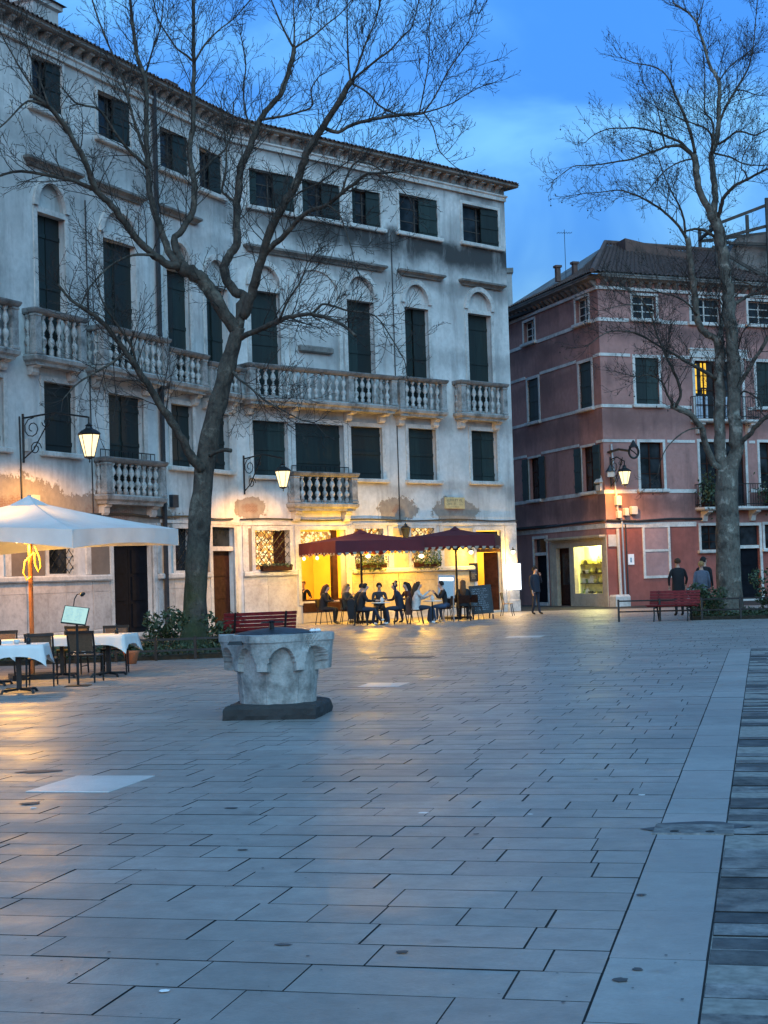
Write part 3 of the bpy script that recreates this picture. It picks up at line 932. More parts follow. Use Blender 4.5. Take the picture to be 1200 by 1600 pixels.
balcony(FR, 0.08, 7.2, 7.93, 9.08, 0.7, 7.35, (0.5, 2.45, 5.15, 6.85), posts=(4.7,))
balcony(FR, 7.5, 10.1, 7.9, 9.14, 0.5, 7.3, (7.85, 9.75))
balcony(FR, 10.9, 13.65, 7.93, 9.22, 0.5, 7.35, (11.25, 13.3))
balcony(FL, 10.72, 13.95, 4.25, 5.38, 0.45, 3.66, (11.05, 13.6))
balcony(FR, 2.15, 5.25, 4.27, 5.40, 0.45, 3.64, (2.5, 4.9))
# thin iron rails set behind the two lower balustrades
for F, a, b in ((FL, 10.9, 13.8), (FR, 2.35, 5.1)):
    mb = MB()
    mb.bar((a, -0.12, 5.62), (b, -0.12, 5.62), 0.03)
    n = 12
    for i in range(n+1):
        x = a + (b-a)*i/n
        mb.bar((x, -0.12, 4.3), (x, -0.12, 5.605), 0.018)
    mb.obj('iron_rail', M['iron'], palazzo, F, kind='stuff')
# wide blind arch between the doors of the long balcony, with a broken shelf stone
mb = MB()
vs, fs = [], []
for i in range(17):
    t = math.pi*i/16
    for rr, y in ((1.12, -0.06), (1.28, -0.06), (1.28, 0.02), (1.12, 0.02)):
        vs.append((3.78 - rr*math.cos(t), y, 11.95 + (0.85 + rr - 1.12)*math.sin(t)))
for i in range(16):
    for j in range(4): fs.append((i*4+j, (i+1)*4+j, (i+1)*4+(j+1)%4, i*4+(j+1)%4))
mb.add(vs, fs).obj('blind_arch', M['istria'], palazzo, FR)
for x in (2.5, 4.9): MB().step(x, x+0.16, -0.05, 0.02, [(0, 8.1), (0, 11.93)]).obj('pilaster_strip', M['istria'], palazzo, FR)
MB().step(2.9, 4.5, -0.16, 0.02, [(-0.05, 9.75), (0, 9.8), (0, 9.95), (-0.04, 10.0)]).obj('shelf_stone', M['eave'], palazzo, FR)

# street name plate
pl = MB().step(10.24, 11.35, -0.05, 0.02, [(0, 4.16), (0, 4.6)]).obj('name_plate', M['sign'], palazzo, FR)
def strokes(mb, x0, x1, z, h, y, rng, gap=0.5, fill=0.95):
    """a line of small letter-like strokes"""
    x = x0
    while x < x1:
        w = h * rng.uniform(0.35, 0.7)
        if rng.random() < fill and x + w < x1:
            t = h*0.16
            k = rng.randrange(4)
            if k in (0, 1): mb.box(x, x+t, y, y+0.002, z, z+h)
            if k in (1, 2): mb.box(x+t+0.0006, x+w, y, y+0.002, z+h-t, z+h)
            if k in (0, 2): mb.box(x+t+0.0006, x+w, y, y+0.002, z, z+t)
            if k == 3:
                mb.box(x+w/2-t/2, x+w/2+t/2, y, y+0.002, z, z+h)
        x += w + h*0.22
        if rng.random() < 0.15: x += h*gap
rng = random.Random(5)
mb = MB()
strokes(mb, 10.36, 11.2, 4.44, 0.09, -0.055, rng)
strokes(mb, 10.34, 11.25, 4.31, 0.08, -0.055, rng)
strokes(mb, 10.55, 11.05, 4.2, 0.07, -0.055, rng)
mb.obj('lettering', M['print'], pl, FR, kind='stuff')

# bistro: the lit room behind the big opening, parapet, door
Mb = FR
MB().box(1.5, 8.5, 4.2, 4.3, 0.0, 4.0).obj('room_wall', M['yellow_wall'], palazzo, FR)
MB().box(1.4, 1.5, 0.5, 4.2, 0.0, 4.0).obj('room_wall', M['yellow_wall'], palazzo, FR)
MB().box(7.0, 7.1, 0.5, 4.19, 0.0, 4.0).obj('room_wall', M['yellow_wall'], palazzo, FR)
MB().box(1.5, 7.0, 0.32, 4.2, 3.6, 3.68).obj('room_ceiling', M['yellow_wall'], palazzo, FR)
MB().box(1.5, 7.0, 0.02, 4.2, -0.02, 0.06).obj('room_floor', M['brown_door'], palazzo, FR)
op = window(palazzo, FR, 2.74, 4.93, 0.78, 3.34, 'none', fr=0.14, name='shop_opening', sill=False)
MB().box(0.01, 2.18, 0.10, 0.22, -0.5+0.5, 0.06).obj('sill', M['brown_door'], op)
MB().box(0.0, 0.07, 0.10, 0.2, 0.061, 2.55).obj('frame_post', M['brown_door'], op)
MB().box(1.62, 1.86, 0.10, 0.24, 0.061, 2.55).obj('frame_post', M['brown_door'], op)
MB().box(0.071, 1.61, 0.12, 0.2, 1.78, 1.88).obj('transom_bar', M['brown_door'], op)
MB().box(0.071, 1.61, 0.16, 0.175, 1.881, 2.5).obj('transom_pane', M['lace'], op)
MB().step(2.78, 4.9, -0.03, 0.2, [(0, 0.02), (0, 0.36), (-0.02, 0.38)]).obj('parapet', M['beige'], palazzo, FR)
MB().step(2.78, 4.9, -0.05, 0.2, [(0, 0.381), (0, 0.70), (-0.03, 0.73)]).obj('parapet', M['brown_door'], palazzo, FR)
dd = window(palazzo, FR, 11.97, 13.46, 0.0, 3.3, 'none', fr=0.16, name='doorway')
MB().box(0.004, 1.486, 0.02, 0.16, 2.43, 2.56).obj('lintel', M['brown_door'], dd)
MB().box(0.03, 1.46, 0.14, 0.155, 2.57, 3.26).obj('transom_pane', M['glass'], dd)
MB().box(0.004, 1.486, -0.1, 0.28, 0.0, 0.08).obj('step', M['istria'], dd)
door_leaf(dd, W[dd] @ T(0.02, 0.12, 0.09) @ Matrix.Rotation(R(72), 4, 'Z'), 0.72, 2.33, 'brown_door')
door_leaf(dd, W[dd] @ T(1.44, 0.14, 0.09) @ Matrix.Rotation(R(112), 4, 'Z'), 0.6, 2.33, 'brown_door')
MB().box(11.5, 14.3, 2.2, 2.3, 0.0, 3.4).obj('room_wall', M['yellow_wall'], palazzo, FR)
MB().box(11.4, 11.5, 0.35, 2.2, 0.0, 3.4).obj('room_wall', M['yellow_wall'], palazzo, FR)
MB().box(14.2, 14.3, 0.35, 2.19, 0.0, 3.4).obj('room_wall', M['yellow_wall'], palazzo, FR)

def point(name, p, power, col=(1.0, 0.62, 0.24), r=0.08):
    l = bpy.data.lights.new(name, 'POINT')
    l.energy = power * 0.35
    l.color = col
    l.shadow_soft_size = r
    o = bpy.data.objects.new(name, l)
    COL.objects.link(o)
    o.location = p
    return o
point('room_lamp', wp(FR, 3.9, 2.2, 2.9), 260, (1.0, 0.62, 0.10))
point('room_lamp', wp(FR, 12.8, 1.4, 2.8), 110, (1.0, 0.66, 0.16))

# ------------------------------------------------------------------ small grey block behind the palazzo's free corner
nb = thing('rear_house', 'narrow grey house end with dark flat cap showing behind the palazzo corner', 'building', at(6.3, 82, 0))
MB().box(-1.6, 0.78, -2, 2, -0.1, 17.2).obj('wall', M['grey_wall'], nb)
MB().step(-1.6, 0.78, -2, 2, [(0.03, 17.202), (0.08, 17.26), (0.08, 17.5)], back=False).obj('roof', M['eave'], nb)

# ------------------------------------------------------------------ faded red house
pink = thing('red_house', 'faded red three-storey corner house with white string courses and a lit shop', 'building', Matrix.Translation((PC[0], PC[1], 0)))
PLM = [('w', 2.78, 4.02, 12.36, 13.36), ('w', 8.4, 9.66, 12.36, 13.42), ('s', 3.0, 4.22, 8.6, 10.6), ('s', 8.5, 9.72, 8.6, 10.6), ('so', 2.85, 4.1, 4.95, 6.9), ('so', 8.5, 9.7, 4.97, 6.92),
       ('d', 3.1, 4.5, 0.0, 3.1), ('shop', 5.05, 10.35, 0.0, 2.85)]
PRM = [('w', 1.75, 2.95, 12.36, 13.36), ('w', 4.8, 6.4, 12.32, 13.4), ('w', 7.9, 9.3, 12.36, 13.4), ('s', 1.75, 2.95, 8.64, 10.66), ('lit', 4.85, 6.0, 8.05, 10.62), ('lit2', 6.25, 7.4, 8.05, 10.62), ('s', 8.2, 9.4, 8.64, 10.66), ('w', 11.2, 12.4, 8.64, 10.66),
       ('g', 1.82, 3.02, 4.98, 7.0), ('g', 4.95, 5.95, 4.2, 7.04), ('g', 6.35, 7.4, 4.2, 7.04), ('g', 8.2, 9.4, 4.98, 7.04), ('w', 11.2, 12.4, 4.98, 7.0),
       ('g', 4.85, 5.95, 2.3, 3.36), ('d', 6.82, 8.0, 0.0, 3.33), ('g', 8.3, 9.4, 2.3, 3.36)]
def pink_face(F, length, rows):
    holes = [r[1:] for r in rows]
    up = [h for h in holes if h[3] > 3.5]
    dn = [h for h in holes if h[3] < 3.5]
    wallgrid(0, length, 3.42, 14.0, up, 0.26).obj('wall', M['pink'], pink, F)
    wallgrid(0, length, -0.1, 3.42, dn, 0.26).obj('wall', M['red_base'] if F is GR else M['pink'], pink, F)
    for k, u0, u1, z0, z1 in rows:
        if k == 'w': window(pink, F, u0, u1, z0, z1, 'open', fr=0.11, ajar=0, depth=0.1, casem='box_white')
        elif k == 's': window(pink, F, u0, u1, z0, z1, 'shut', fr=0.13, depth=0.06)
        elif k == 'so':
            o = window(pink, F, u0, u1, z0, z1, 'open', fr=0.10, ajar=0, depth=0.1)
            for a, b in ((u0 - 0.62, 0), (u1 + 0.02, 0)):
                new('shutter', leaf_mesh(0.6, z1 - z0, 'green'), o, F @ T(a, -0.10, z0))
        elif k == 'g': window(pink, F, u0, u1, z0, z1, 'glass', fr=0.12, depth=0.1, casem='brown_door', name='window' if z0 > 0 else 'doorway')
        elif k in ('lit', 'lit2'):
            o = window(pink, F, u0, u1, z0, z1, 'none', fr=0.13, name='balcony_door')
            w, h = u1-u0, z1-z0
            new('casement', casement_mesh(w, h, 'brown_door', 1, 3), o, W[o] @ T(0, 0.14, 0))
            new('pane', pane_mesh(w-0.06, h*0.58, 'glass'), o, W[o] @ T(0.03, 0.2, h*0.41))
            if k == 'lit':
                for xa, wa, za, ha in ((0.40, 0.26, 0.55, 0.42), (0.14, 0.07, 0.45, 0.5), (0.46, 0.16, 0.44, 0.08)):
                    new('lit_pane', pane_mesh(w*wa, h*ha, 'glow_yellow'), o, W[o] @ T(w*xa, 0.182, h*za))
            new('pane', pane_mesh(w-0.06, h*0.40, 'curtain'), o, W[o] @ T(0.03, 0.2, 0.0))
            new('curtain', pane_mesh(w*0.24, h*0.99, 'dark'), o, W[o] @ T(w*0.70 if k == 'lit' else 0.05, 0.185, 0.005))
        elif k == 'd':
            o = window(pink, F, u0, u1, z0, z1, 'none', fr=0.13, name='doorway')
            w = u1-u0
            MB().box(0.004, w-0.004, 0.02, 0.15, 2.32, 2.46).obj('lintel', M['istria'], o)
            MB().box(0.03, w-0.03, 0.13, 0.145, 2.47, z1-0.03).obj('transom_pane', M['glass'], o)
            MB().box(0.004, w-0.004, -0.08, 0.25, 0.0, 0.14).obj('step', M['istria'], o)
            door_leaf(o, W[o] @ T(0.01, 0.16, 0.141), w-0.02, 2.17, 'black_door')
    for z, hh in ((12.18, 0.15), (10.68, 0.13), (8.48, 0.13), (6.99, 0.12), (4.80, 0.16), (3.34, 0.20)):
        # string courses run between the window openings
        cuts = [(a-0.24, b+0.24) for _, a, b, c, d in rows if c - 0.12 < z + hh and z < d + 0.12]
        a = 0.0
        for c0, c1 in sorted(cuts) + [(length, length)]:
            if c0 - a > 0.1: MB().step(a, c0, -0.035, 0.02, [(0, z), (0, z+hh)]).obj('string_course', M['istria'], pink, F)
            a = max(a, c1)
    MB().step(0, length, -0.08, 0.02, [(0, 13.55), (0, 13.68)]).obj('string_course', M['istria'], pink, F)
    MB().step(-0.0, length, -0.42, 0.02, [(-0.2, 13.92), (-0.12, 13.98), (0.0, 14.02), (0.0, 14.16), (-0.05, 14.2)]).obj('gutter', M['eave'], pink, F)
pink_face(GL, PLL, PLM)
pink_face(GR, PLR, PRM)
bk2 = MB().extr([(0.02, -0.24), (-0.08, -0.24), (-0.26, -0.08), (-0.30, 0.0), (0.02, 0.0)], -0.09, 0.09).mesh('cornice_bracket', M['eave'])
for F, ln in ((GL, PLL), (GR, 10.0)):
    u = 0.25
    while u < ln - 0.1:
        new('cornice_bracket', bk2, pink, F @ T(u, 0, 13.92))
        u += 0.46
MB().box(0.0, 0.3, 0.05, 11, -0.1, 14.0).obj('side_wall', M['pink'], pink, GL)
MB().box(PLR-0.3, PLR, 0.05, 11, -0.1, 14.0).obj('side_wall', M['pink'], pink, GR)
MB().box(0.3, PLR, 10.6, 11.0, -0.1, 14.0).obj('rear_wall', M['pink'], pink, GR)
MB().box(0.5, PLR-0.4, 0.5, 10.5, 3.6, 3.7).obj('floor_slab', M['dark'], pink, GR)
MB().box(0.5, PLR-0.4, 0.5, 10.5, 13.7, 13.8).obj('floor_slab', M['dark'], pink, GR)
# hipped tile roof
cnr = Vector((PC[0]-0.28, PC[1]-0.62, 14.2))
eL = wp(GL, 0.0, -0.45, 14.2)
eR = wp(GR, PLR, -0.45, 14.2)
rdg = Vector((10.55, 70.2, 16.55))
rR = rdg + (eR - cnr)*0.75
rR.z = 16.55
rL = eL + (wp(GL, 0, 5, 16.2) - wp(GL, 0, 0, 14.2)) + Vector((0, 0, 0))
roof_sheet(cnr, eR, rdg, rR, 60, 14, 0.045).obj('roof_tiles', M['tile'], pink, Matrix(), kind='stuff')
roof_sheet(eL, cnr, rL, rdg, 46, 12, 0.045).obj('roof_tiles', M['tile'], pink, Matrix(), kind='stuff')
dk = Vector((0, 0, -0.09))
MB().add([eL+dk, cnr+dk, eR+dk, rR+dk, rdg+dk, rL+dk], [(0,1,4,5),(1,2,3,4)]).obj('roof_deck', M['eave'], pink, Matrix())
MB().tube([cnr + Vector((0,0,0.03)), rdg + Vector((0,0,0.06)), rR + Vector((0,0,0.06))], 0.11, 8).obj('ridge_tiles', M['tile'], pink, Matrix())
# lean-to dormer on the ridge and small chimneys
MB().add([(0,0,0),(3.4,0,-0.35),(3.4,1.6,-0.35),(0,1.6,0),(0,0,0.85),(3.4,0,0.15),(3.4,1.6,0.15),(0,1.6,0.85)], [(0,3,2,1),(4,5,6,7),(0,1,5,4),(1,2,6,5),(2,3,7,6),(3,0,4,7)]).obj('roof_hatch', M['tile'], pink, at(11.35, 69.4, 15.75, 15))
for x, y, z, h in ((8.1, 68.3, 14.5, 0.6), (8.9, 68.6, 14.8, 0.5)):
    MB().step(-0.1, 0.1, -0.1, 0.1, [(0, 0), (0, h), (0.05, h+0.02), (0.05, h+0.12)], back=False).obj('chimney', M['tile'], pink, at(x, y, z, 20))
# television aerial
mb = MB()
mb.tube([(0,0,0),(0,0,2.6)], 0.014, 5); mb.tube([(-0.35,0,2.45),(0.35,0,2.45)], 0.009, 4)
for i in range(6): mb.tube([(-0.3+0.12*i,-0.2,2.45),(-0.3+0.12*i,0.2,2.45)], 0.007, 4)
ae = mb.mesh('aerial', M['iron'])
new('aerial', ae, pink, at(8.5, 68.6, 14.3, 10))
# bricked-up window frame
fr = MB().ring(1.9, 3.1, 1.25, 3.32, 0.11, -0.04, 0.02).obj('blind_window', M['istria'], pink, GR)
MB().box(1.9, 3.1, -0.035, 0.02, 2.28, 2.38).obj('transom_bar', M['istria'], fr, GR)
MB().box(1.9, 3.1, -0.012, 0.02, 1.25, 2.28).obj('infill', M['panel_pink'], fr, GR)
MB().box(1.9, 3.1, -0.012, 0.02, 2.38, 3.32).obj('infill', M['panel_pink'], fr, GR)
# door heads of the pair of lit balcony doors
MB().step(4.6, 7.7, -0.09, 0.02, [(0, 10.76), (0, 11.05), (0.04, 11.1), (0.04, 11.16)]).obj('door_head', M['istria'], pink, GR)
# two iron balconies
def iron_balcony(F, u0, u1, z, proj, h, brackets, slab='istria'):
    o = MB().step(u0, u1, -proj, 0.02, [(-0.06, -0.14), (0, -0.08), (0, 0.0)]).obj('balcony', M[slab], pink, F @ T(0, 0, z))
    mb = MB()
    for p, q in (((u0+0.04, -proj+0.04), (u1-0.04, -proj+0.04)), ((u0+0.04, -proj+0.04), (u0+0.04, 0)), ((u1-0.04, -proj+0.04), (u1-0.04, 0))):
        for zz in (0.12, h): mb.bar((*p, zz), (*q, zz), 0.035)
        ln = math.dist(p, q)
        n = max(2, int(ln/0.13))
        for i in range(n+1):
            t = i/n
            x, y = p[0]+(q[0]-p[0])*t, p[1]+(q[1]-p[1])*t
            mb.bar((x, y, 0.0), (x, y, h-0.018), 0.016)
    mb.obj('iron_rail', M['iron'], o, kind='stuff')
    for x in brackets:
        MB().extr([(0.02, -0.62), (-0.15, -0.60), (-0.22, -0.36), (-proj*0.8, -0.22), (-proj*0.8, -0.142), (0.02, -0.142)], x-0.12, x+0.12).obj('bracket', M['istria'], o)
    return o
iron_balcony(GR, 4.55, 8.0, 8.0, 0.55, 1.0, (4.9, 7.6))
iron_balcony(GR, 4.6, 9.9, 4.15, 0.7, 1.0, (5.0, 7.6, 9.4))

def balcony_plant(F, u, z, w, h, n, seed):
    rng = random.Random(seed)
    o = thing('balcony_plant', {1: 'bushy plant hanging over the left end of the low iron balcony', 2: 'dense green plants along the right of the low iron balcony'}[seed], 'plant', F @ T(u, -0.5, z))
    MB().step(-w/2, w/2, -0.12, 0.12, [(-0.02, 0), (0, 0.22)], back=False).obj('trough', M['brown_door'], o)
    fo = MB()
    for _ in range(n):
        p = Vector((rng.gauss(0, w*0.33), rng.uniform(-0.35, 0.2), 0.2 + rng.gauss(h*0.4, h*0.35)))
        d = Vector((rng.uniform(-1,1), rng.uniform(-1,1), rng.uniform(-0.4,1))).normalized()
        a = d.orthogonal().normalized(); b = d.cross(a); q = 0.08*rng.uniform(0.6, 1.4)
        fo.add([p - a*q, p + b*q*0.45, p + a*q, p - b*q*0.45], [(0,1,2,3)])
    fo.obj('foliage', M['leaf'], o, kind='stuff')
balcony_plant(GR, 4.95, 4.16, 0.6, 1.1, 420, 1)
balcony_plant(GR, 8.9, 4.16, 1.7, 1.1, 1100, 2)

# shop front on the left face
o = window(pink, GL, 5.05, 10.35, 0.0, 2.85, 'none', fr=0.2, name='shop_front', stone_m='beige')
Ms = W[o]
def sf(x0, x1, z0, z1, mat='beige', name='shop_panel', y0=-0.02, y1=0.16):
    return MB().box(x0-5.05, x1-5.05, y0, y1, z0, z1).obj(name, M[mat], o, Ms)
sf(5.054, 5.52, 0.0, 2.846); sf(6.88, 7.36, 0.0, 2.60); sf(10.06, 10.346, 0.0, 2.60); sf(7.361, 10.059, 0.0, 0.56)
sf(5.521, 10.346, 2.601, 2.846)
MB().step(-0.1, 5.4, -0.30, 0.0, [(0, 2.95), (0.02, 3.0), (0.02, 3.06)]).obj('shop_cornice', M['beige'], o, Ms)
door_leaf(o, Ms @ T(0.48, 0.2, 0.06), 1.33, 2.5, 'brown_door', 'shop_door', 2)
MB().box(0.72, 1.58, 0.17, 0.185, 0.95, 2.35).obj('shop_door_pane', M['glass'], o, Ms)
sf(7.361, 10.059, 0.561, 2.60, 'clear', 'shop_window', 0.08, 0.09)
bx = MB()
bx.box(2.31, 5.01, 0.5, 0.53, 0.5, 2.62); bx.box(2.26, 2.30, 0.17, 0.5, 0.5, 2.62); bx.box(5.02, 5.06, 0.17, 0.5, 0.5, 2.62); bx.box(2.31, 5.01, 0.17, 0.5, 0.46, 0.50)
M['display'] = simple('pale_yellow_display', (0.78, 0.76, 0.36), 0.6, var=0.15)
disp = bx.obj('display_case', M['display'], o, Ms, kind='stuff')
M['ware_a'] = simple('yellow_ware', (0.65, 0.58, 0.12), 0.5, var=0.3); M['ware_b'] = simple('pale_ware', (0.75, 0.72, 0.60), 0.5); M['ware_c'] = simple('dark_ware', (0.07, 0.06, 0.03), 0.5); M['ware_d'] = simple('green_ware', (0.28, 0.36, 0.08), 0.5)
rng = random.Random(3)
for zz in (0.98, 1.40, 1.82):
    MB().box(2.32, 5.0, 0.25, 0.49, zz, zz+0.03).obj('display_shelf', M['ware_c'], o, Ms)
for zz in (0.5, 1.01, 1.43, 1.85):
    x = 2.36
    while x < 4.8:
        w = rng.uniform(0.14, 0.3)
        h = rng.uniform(0.14, 0.32)
        k = rng.randrange(3)
        mb = MB()
        if k == 0: mb.step(-w/2, w/2, -0.08, 0.08, [(0, 0), (0, h*0.9), (-0.02, h)], back=False)
        elif k == 1: mb.lathe([(w*0.25, 0), (w*0.5, h*0.3), (w*0.42, h*0.6), (w*0.15, h*0.8), (w*0.2, h)], 8)
        else: mb.lathe([(w*0.3, 0), (w*0.5, h*0.55), (w*0.46, h*0.6)], 8)
        mb.obj('ware', M[rng.choice(['ware_a', 'ware_a', 'ware_b', 'ware_c', 'ware_d'])], o, Ms @ T(x + w/2, 0.34 + rng.uniform(0, 0.07), zz + 0.004))
        x += w + rng.uniform(0.04, 0.14)
point('shop_lamp', wp(GL, 8.3, 0.22, 2.52), 60, (1.0, 0.95, 0.34), 0.05)
point('shop_lamp', wp(GL, 9.5, 0.22, 2.52), 60, (1.0, 0.95, 0.34), 0.05)
# pipes, boxes and cable at the corner
MB().tube([(0.55, -0.09, 0.1), (0.5, -0.09, 3.3)], 0.07, 8).obj('drainpipe', M['box_white'], pink, GR)
MB().tube([(0.78, -0.07, 0.0), (0.74, -0.07, 3.6), (0.55, -0.07, 4.1), (0.35, -0.07, 6.9)], 0.05, 8).obj('conduit', M['silver'], pink, GR)
MB().tube([(0.95, -0.06, 0.0), (0.92, -0.06, 3.5)], 0.03, 6).obj('conduit', M['pipe'], pink, GR)
for u, z, w, h in ((0.85, 3.85, 0.2, 0.32), (1.2, 3.9, 0.3, 0.34), (0.45, 4.3, 0.25, 0.4), (0.5, 3.75, 0.18, 0.3)):
    MB().step(u, u+w, -0.18, 0.01, [(0, z), (0, z+h-0.03), (-0.03, z+h)]).obj('junction_box', M['box_white'], pink, GR)
MB().tube([(0.0, -0.07, 3.66), (1.5, -0.09, 3.60), (3.2, -0.07, 3.68), (5, -0.07, 3.66)], 0.05, 6).obj('cable', M['pipe'], pink, GR)
MB().tube([(4.0, -0.07, 3.60), (8.0, -0.07, 3.66), (PLL, -0.07, 3.66)], 0.05, 6).obj('cable', M['pipe'], pink, GL)
nbd = MB().box(1.02, 1.32, -0.03, 0.01, 1.75, 2.2).obj('notice', M['paper'], pink, GR)
MB().box(1.12, 1.2, -0.034, -0.0305, 1.85, 2.05).obj('notice_print', M['ink_blue'], nbd, GR)
MB().step(0.02, 0.75, -0.5, 0.0, [(0, 0), (0, 0.42), (-0.05, 0.5)]).obj('corner_stone', M['istria'], pink, GR)
cap = MB().box(0.05, 0.5, -0.05, 0.01, 2.55, 3.05).obj('meter_box', M['box_white'], pink, GR)
MB().step(9.95, 10.35, -0.12, 0.01, [(0, 4.95), (0, 5.25), (0.06, 5.3), (-0.1, 5.6)]).obj('wall_shrine', M['box_white'], pink, GL)

# ------------------------------------------------------------------ roof terrace on the right
al = thing('roof_terrace', 'dark timber roof terrace on posts with rails above the red house', 'roof terrace', at(16.2, 69.5, 13.6, 2))
for x, y, h in ((-0.7, 0, 4.0), (1.6, -0.3, 4.6), (4.2, -0.3, 4.8), (-0.7, 3, 4.0), (1.6, 3, 4.6), (4.2, 3, 4.6)):
    MB().bar((x, y, 0), (x, y, h), 0.14).obj('post', M['wood'], al)
for p, q in (((-1.0, 0, 3.4), (1.8, -0.3, 4.35)), ((-1.0, 0, 2.75), (4.4, -0.3, 4.0)), ((-0.8, 0, 2.7), (2.6, -0.1, 2.45)), ((-0.7, 0, 3.4), (-0.7, 3, 3.5)), ((1.6, -0.3, 4.3), (4.4, -0.3, 4.2)), ((-0.7, 3, 3.4), (4.4, 3, 3.9)), ((-0.9, 0, 2.5), (1.6, -0.2, 0.9))):
    MB().bar(p, q, 0.11, 0.13).obj('rail', M['wood'], al)
MB().add([(-0.6,0.4,1.2),(0.3,0.1,2.9),(5,0.1,3.4),(6,0.2,1.5),(-0.6,3,1.2),(0.3,3,2.9),(5,3,3.4),(6,3,1.5),(0.0,-0.35,0.6),(6,-0.35,0.6)], [(0,1,2,3),(4,7,6,5),(1,5,6,2),(0,4,5,1),(3,2,6,7),(8,0,3,9)]).obj('awning', M['eave'], al)
MB().box(-0.6, 6, 0.5, 3, 0.2, 1.2).obj('platform', M['wood'], al)

# ------------------------------------------------------------------ pavement
ground = MB().box(-150, 150, -60, 240, -0.3, -0.005).obj('pavement', M['mortar'], None, Matrix(), kind='structure')
PAV = Matrix.Rotation(R(-13.76), 4, 'Z')
slab_rng = random.Random(77)
def slab_geo(mb, x0, x1, y0, y1, ch=0.0016, z0=-0.03, dz=0.0, tilt=(0, 0)):
    cx, cy = (x0+x1)/2, (y0+y1)/2
    def z(x, y, b): return b + dz + tilt[0]*(x-cx) + tilt[1]*(y-cy)
    J = slab_rng
    cs = [(x0+J.uniform(0, 0.003), y0+J.uniform(0, 0.0035)), (x1-J.uniform(0, 0.003), y0+J.uniform(0, 0.0035)), (x1-J.uniform(0, 0.003), y1-J.uniform(0, 0.0035)), (x0+J.uniform(0, 0.003), y1-J.uniform(0, 0.0035))]
    vs = [(x, y, z0) for x, y in cs]
    vs += [(x, y, z(x, y, -ch)) for x, y in cs]
    vs += [(x+ch*a, y+ch*b, z(x, y, 0)) for (x, y), (a, b) in zip(cs, ((1,1),(-1,1),(-1,-1),(1,-1)))]
    fs = [(8,9,10,11)]
    for b in (0, 4):
        for j in range(4):
            fs.append((b+j, b+(j+1)%4, b+4+(j+1)%4, b+4+j))
    mb.add(vs, fs)
    mb.m[-8:] = [1]*8          # dirt-dark edges
def lay(name, mat, a_rng, b0, b1, depth, length, gap, n_single, holes=(), seed=1, dzr=0.0013, near=4.6, far=62.0, xdep=False):
    rng = random.Random(seed)
    cand = []
    b = b0
    while b < b1:
        d = rng.uniform(*depth)
        if b + d > b1: d = b1 - b
        if d < 0.08: break
        amin, amax = a_rng(b + d/2)
        a = amin if amin > -40 else amin + rng.uniform(0, 0.5)
        g1 = rng.choice(gap)
        while a < amax - 0.05:
            l = rng.uniform(*length)
            if amax - (a + l) < length[0]*0.6: l = amax - a
            p = PAV @ Vector((a + l/2, b + d/2, 0))
            if near < p.y < far and abs(p.x) < 0.262*p.y + 1.8:
                if not any(h(a + l/2, b + d/2) for h in holes):
                    g2 = rng.choice(gap)*0.7
                    e2 = 0.0025 if a + l > amax - 0.001 else g2/2
                    cand.append((p.y, abs(p.x) < 0.25*p.y + 0.3, a + g2/2, a + l - e2, b + g1/2, b + d - g1/2, rng.uniform(-dzr, dzr), (rng.uniform(-1, 1)*0.0018, rng.uniform(-1, 1)*0.003)))
            a += l
        b += d
    cand.sort(key=lambda c: (not c[1], c[0]))
    rest = MB()
    for i, (py, vis, x0, x1, y0, y1, dz, tl) in enumerate(cand):
        if i < n_single and vis:
            mb = MB()
            slab_geo(mb, x0-(x0+x1)/2, x1-(x0+x1)/2, y0-(y0+y1)/2, y1-(y0+y1)/2, dz=dz, tilt=tl)
            mb.obj(name, [mat, M['mortar']], ground, PAV @ T((x0+x1)/2, (y0+y1)/2, 0))
        else:
            slab_geo(rest, x0, x1, y0, y1, dz=dz, tilt=tl)
    if rest.f: rest.obj(name + '_field', [mat, M['mortar']], ground, PAV, kind='stuff')
GAPS = (0.0, 0.0005, 0.001, 0.0025, 0.006, 0.010, 0.014)
KA, KB, BEND = -0.683, -0.283, 30.2
lay('paving_slab', M['slab'], lambda b: (-32, KA) , 2.0, BEND, (0.32, 0.43), (0.30, 0.88), GAPS, 300, seed=4)
lay('paving_slab', M['slab'], lambda b: (-34, 22), BEND, 62.0, (0.32, 0.43), (0.30, 0.88), GAPS, 0, seed=5)
lay('border_slab', M['kerb'], lambda b: (KA, KB), 2.0, BEND, (0.62, 1.05), (0.41, 0.415), (0.001, 0.003, 0.006), 60, seed=6, holes=(lambda a, b: False,))
lay('paving_block', M['block'], lambda b: (KB, 14), 2.0, BEND, (0.19, 0.32), (0.25, 0.6), (0.006, 0.012, 0.02), 240, seed=7, dzr=0.006)
MB().box(KB+0.004, 14, 2.0, BEND, -0.02, -0.0028).obj('block_bed', M['mortar_pale'], ground, PAV)
def inlay(a, b, w, d, name='marble_inlay', mat='marble', rz=0, zt=0.006):
    MB().step(-w/2, w/2, -d/2, d/2, [(0, 0.0), (-0.002, zt)], back=False).obj(name, M[mat], ground, PAV @ T(a, b, 0) @ Matrix.Rotation(R(rz), 4, 'Z'))
def inv(x, y): return PAV.inverted() @ Vector((x, y, 0))
for x, y, w, d in ((-2.42, 12.48, 0.70, 0.93), (-0.09, 22.7, 0.62, 0.75), (3.36, 37.9, 0.9, 0.8)):
    p = inv(x, y); inlay(p.x, p.y, w, d)
for x, y, w, d in ((0.1, 30.2, 0.55, 0.5), (0.62, 30.0, 0.5, 0.6)):
    p = inv(x, y); inlay(p.x, p.y, w, d, 'dark_cover', 'stain')
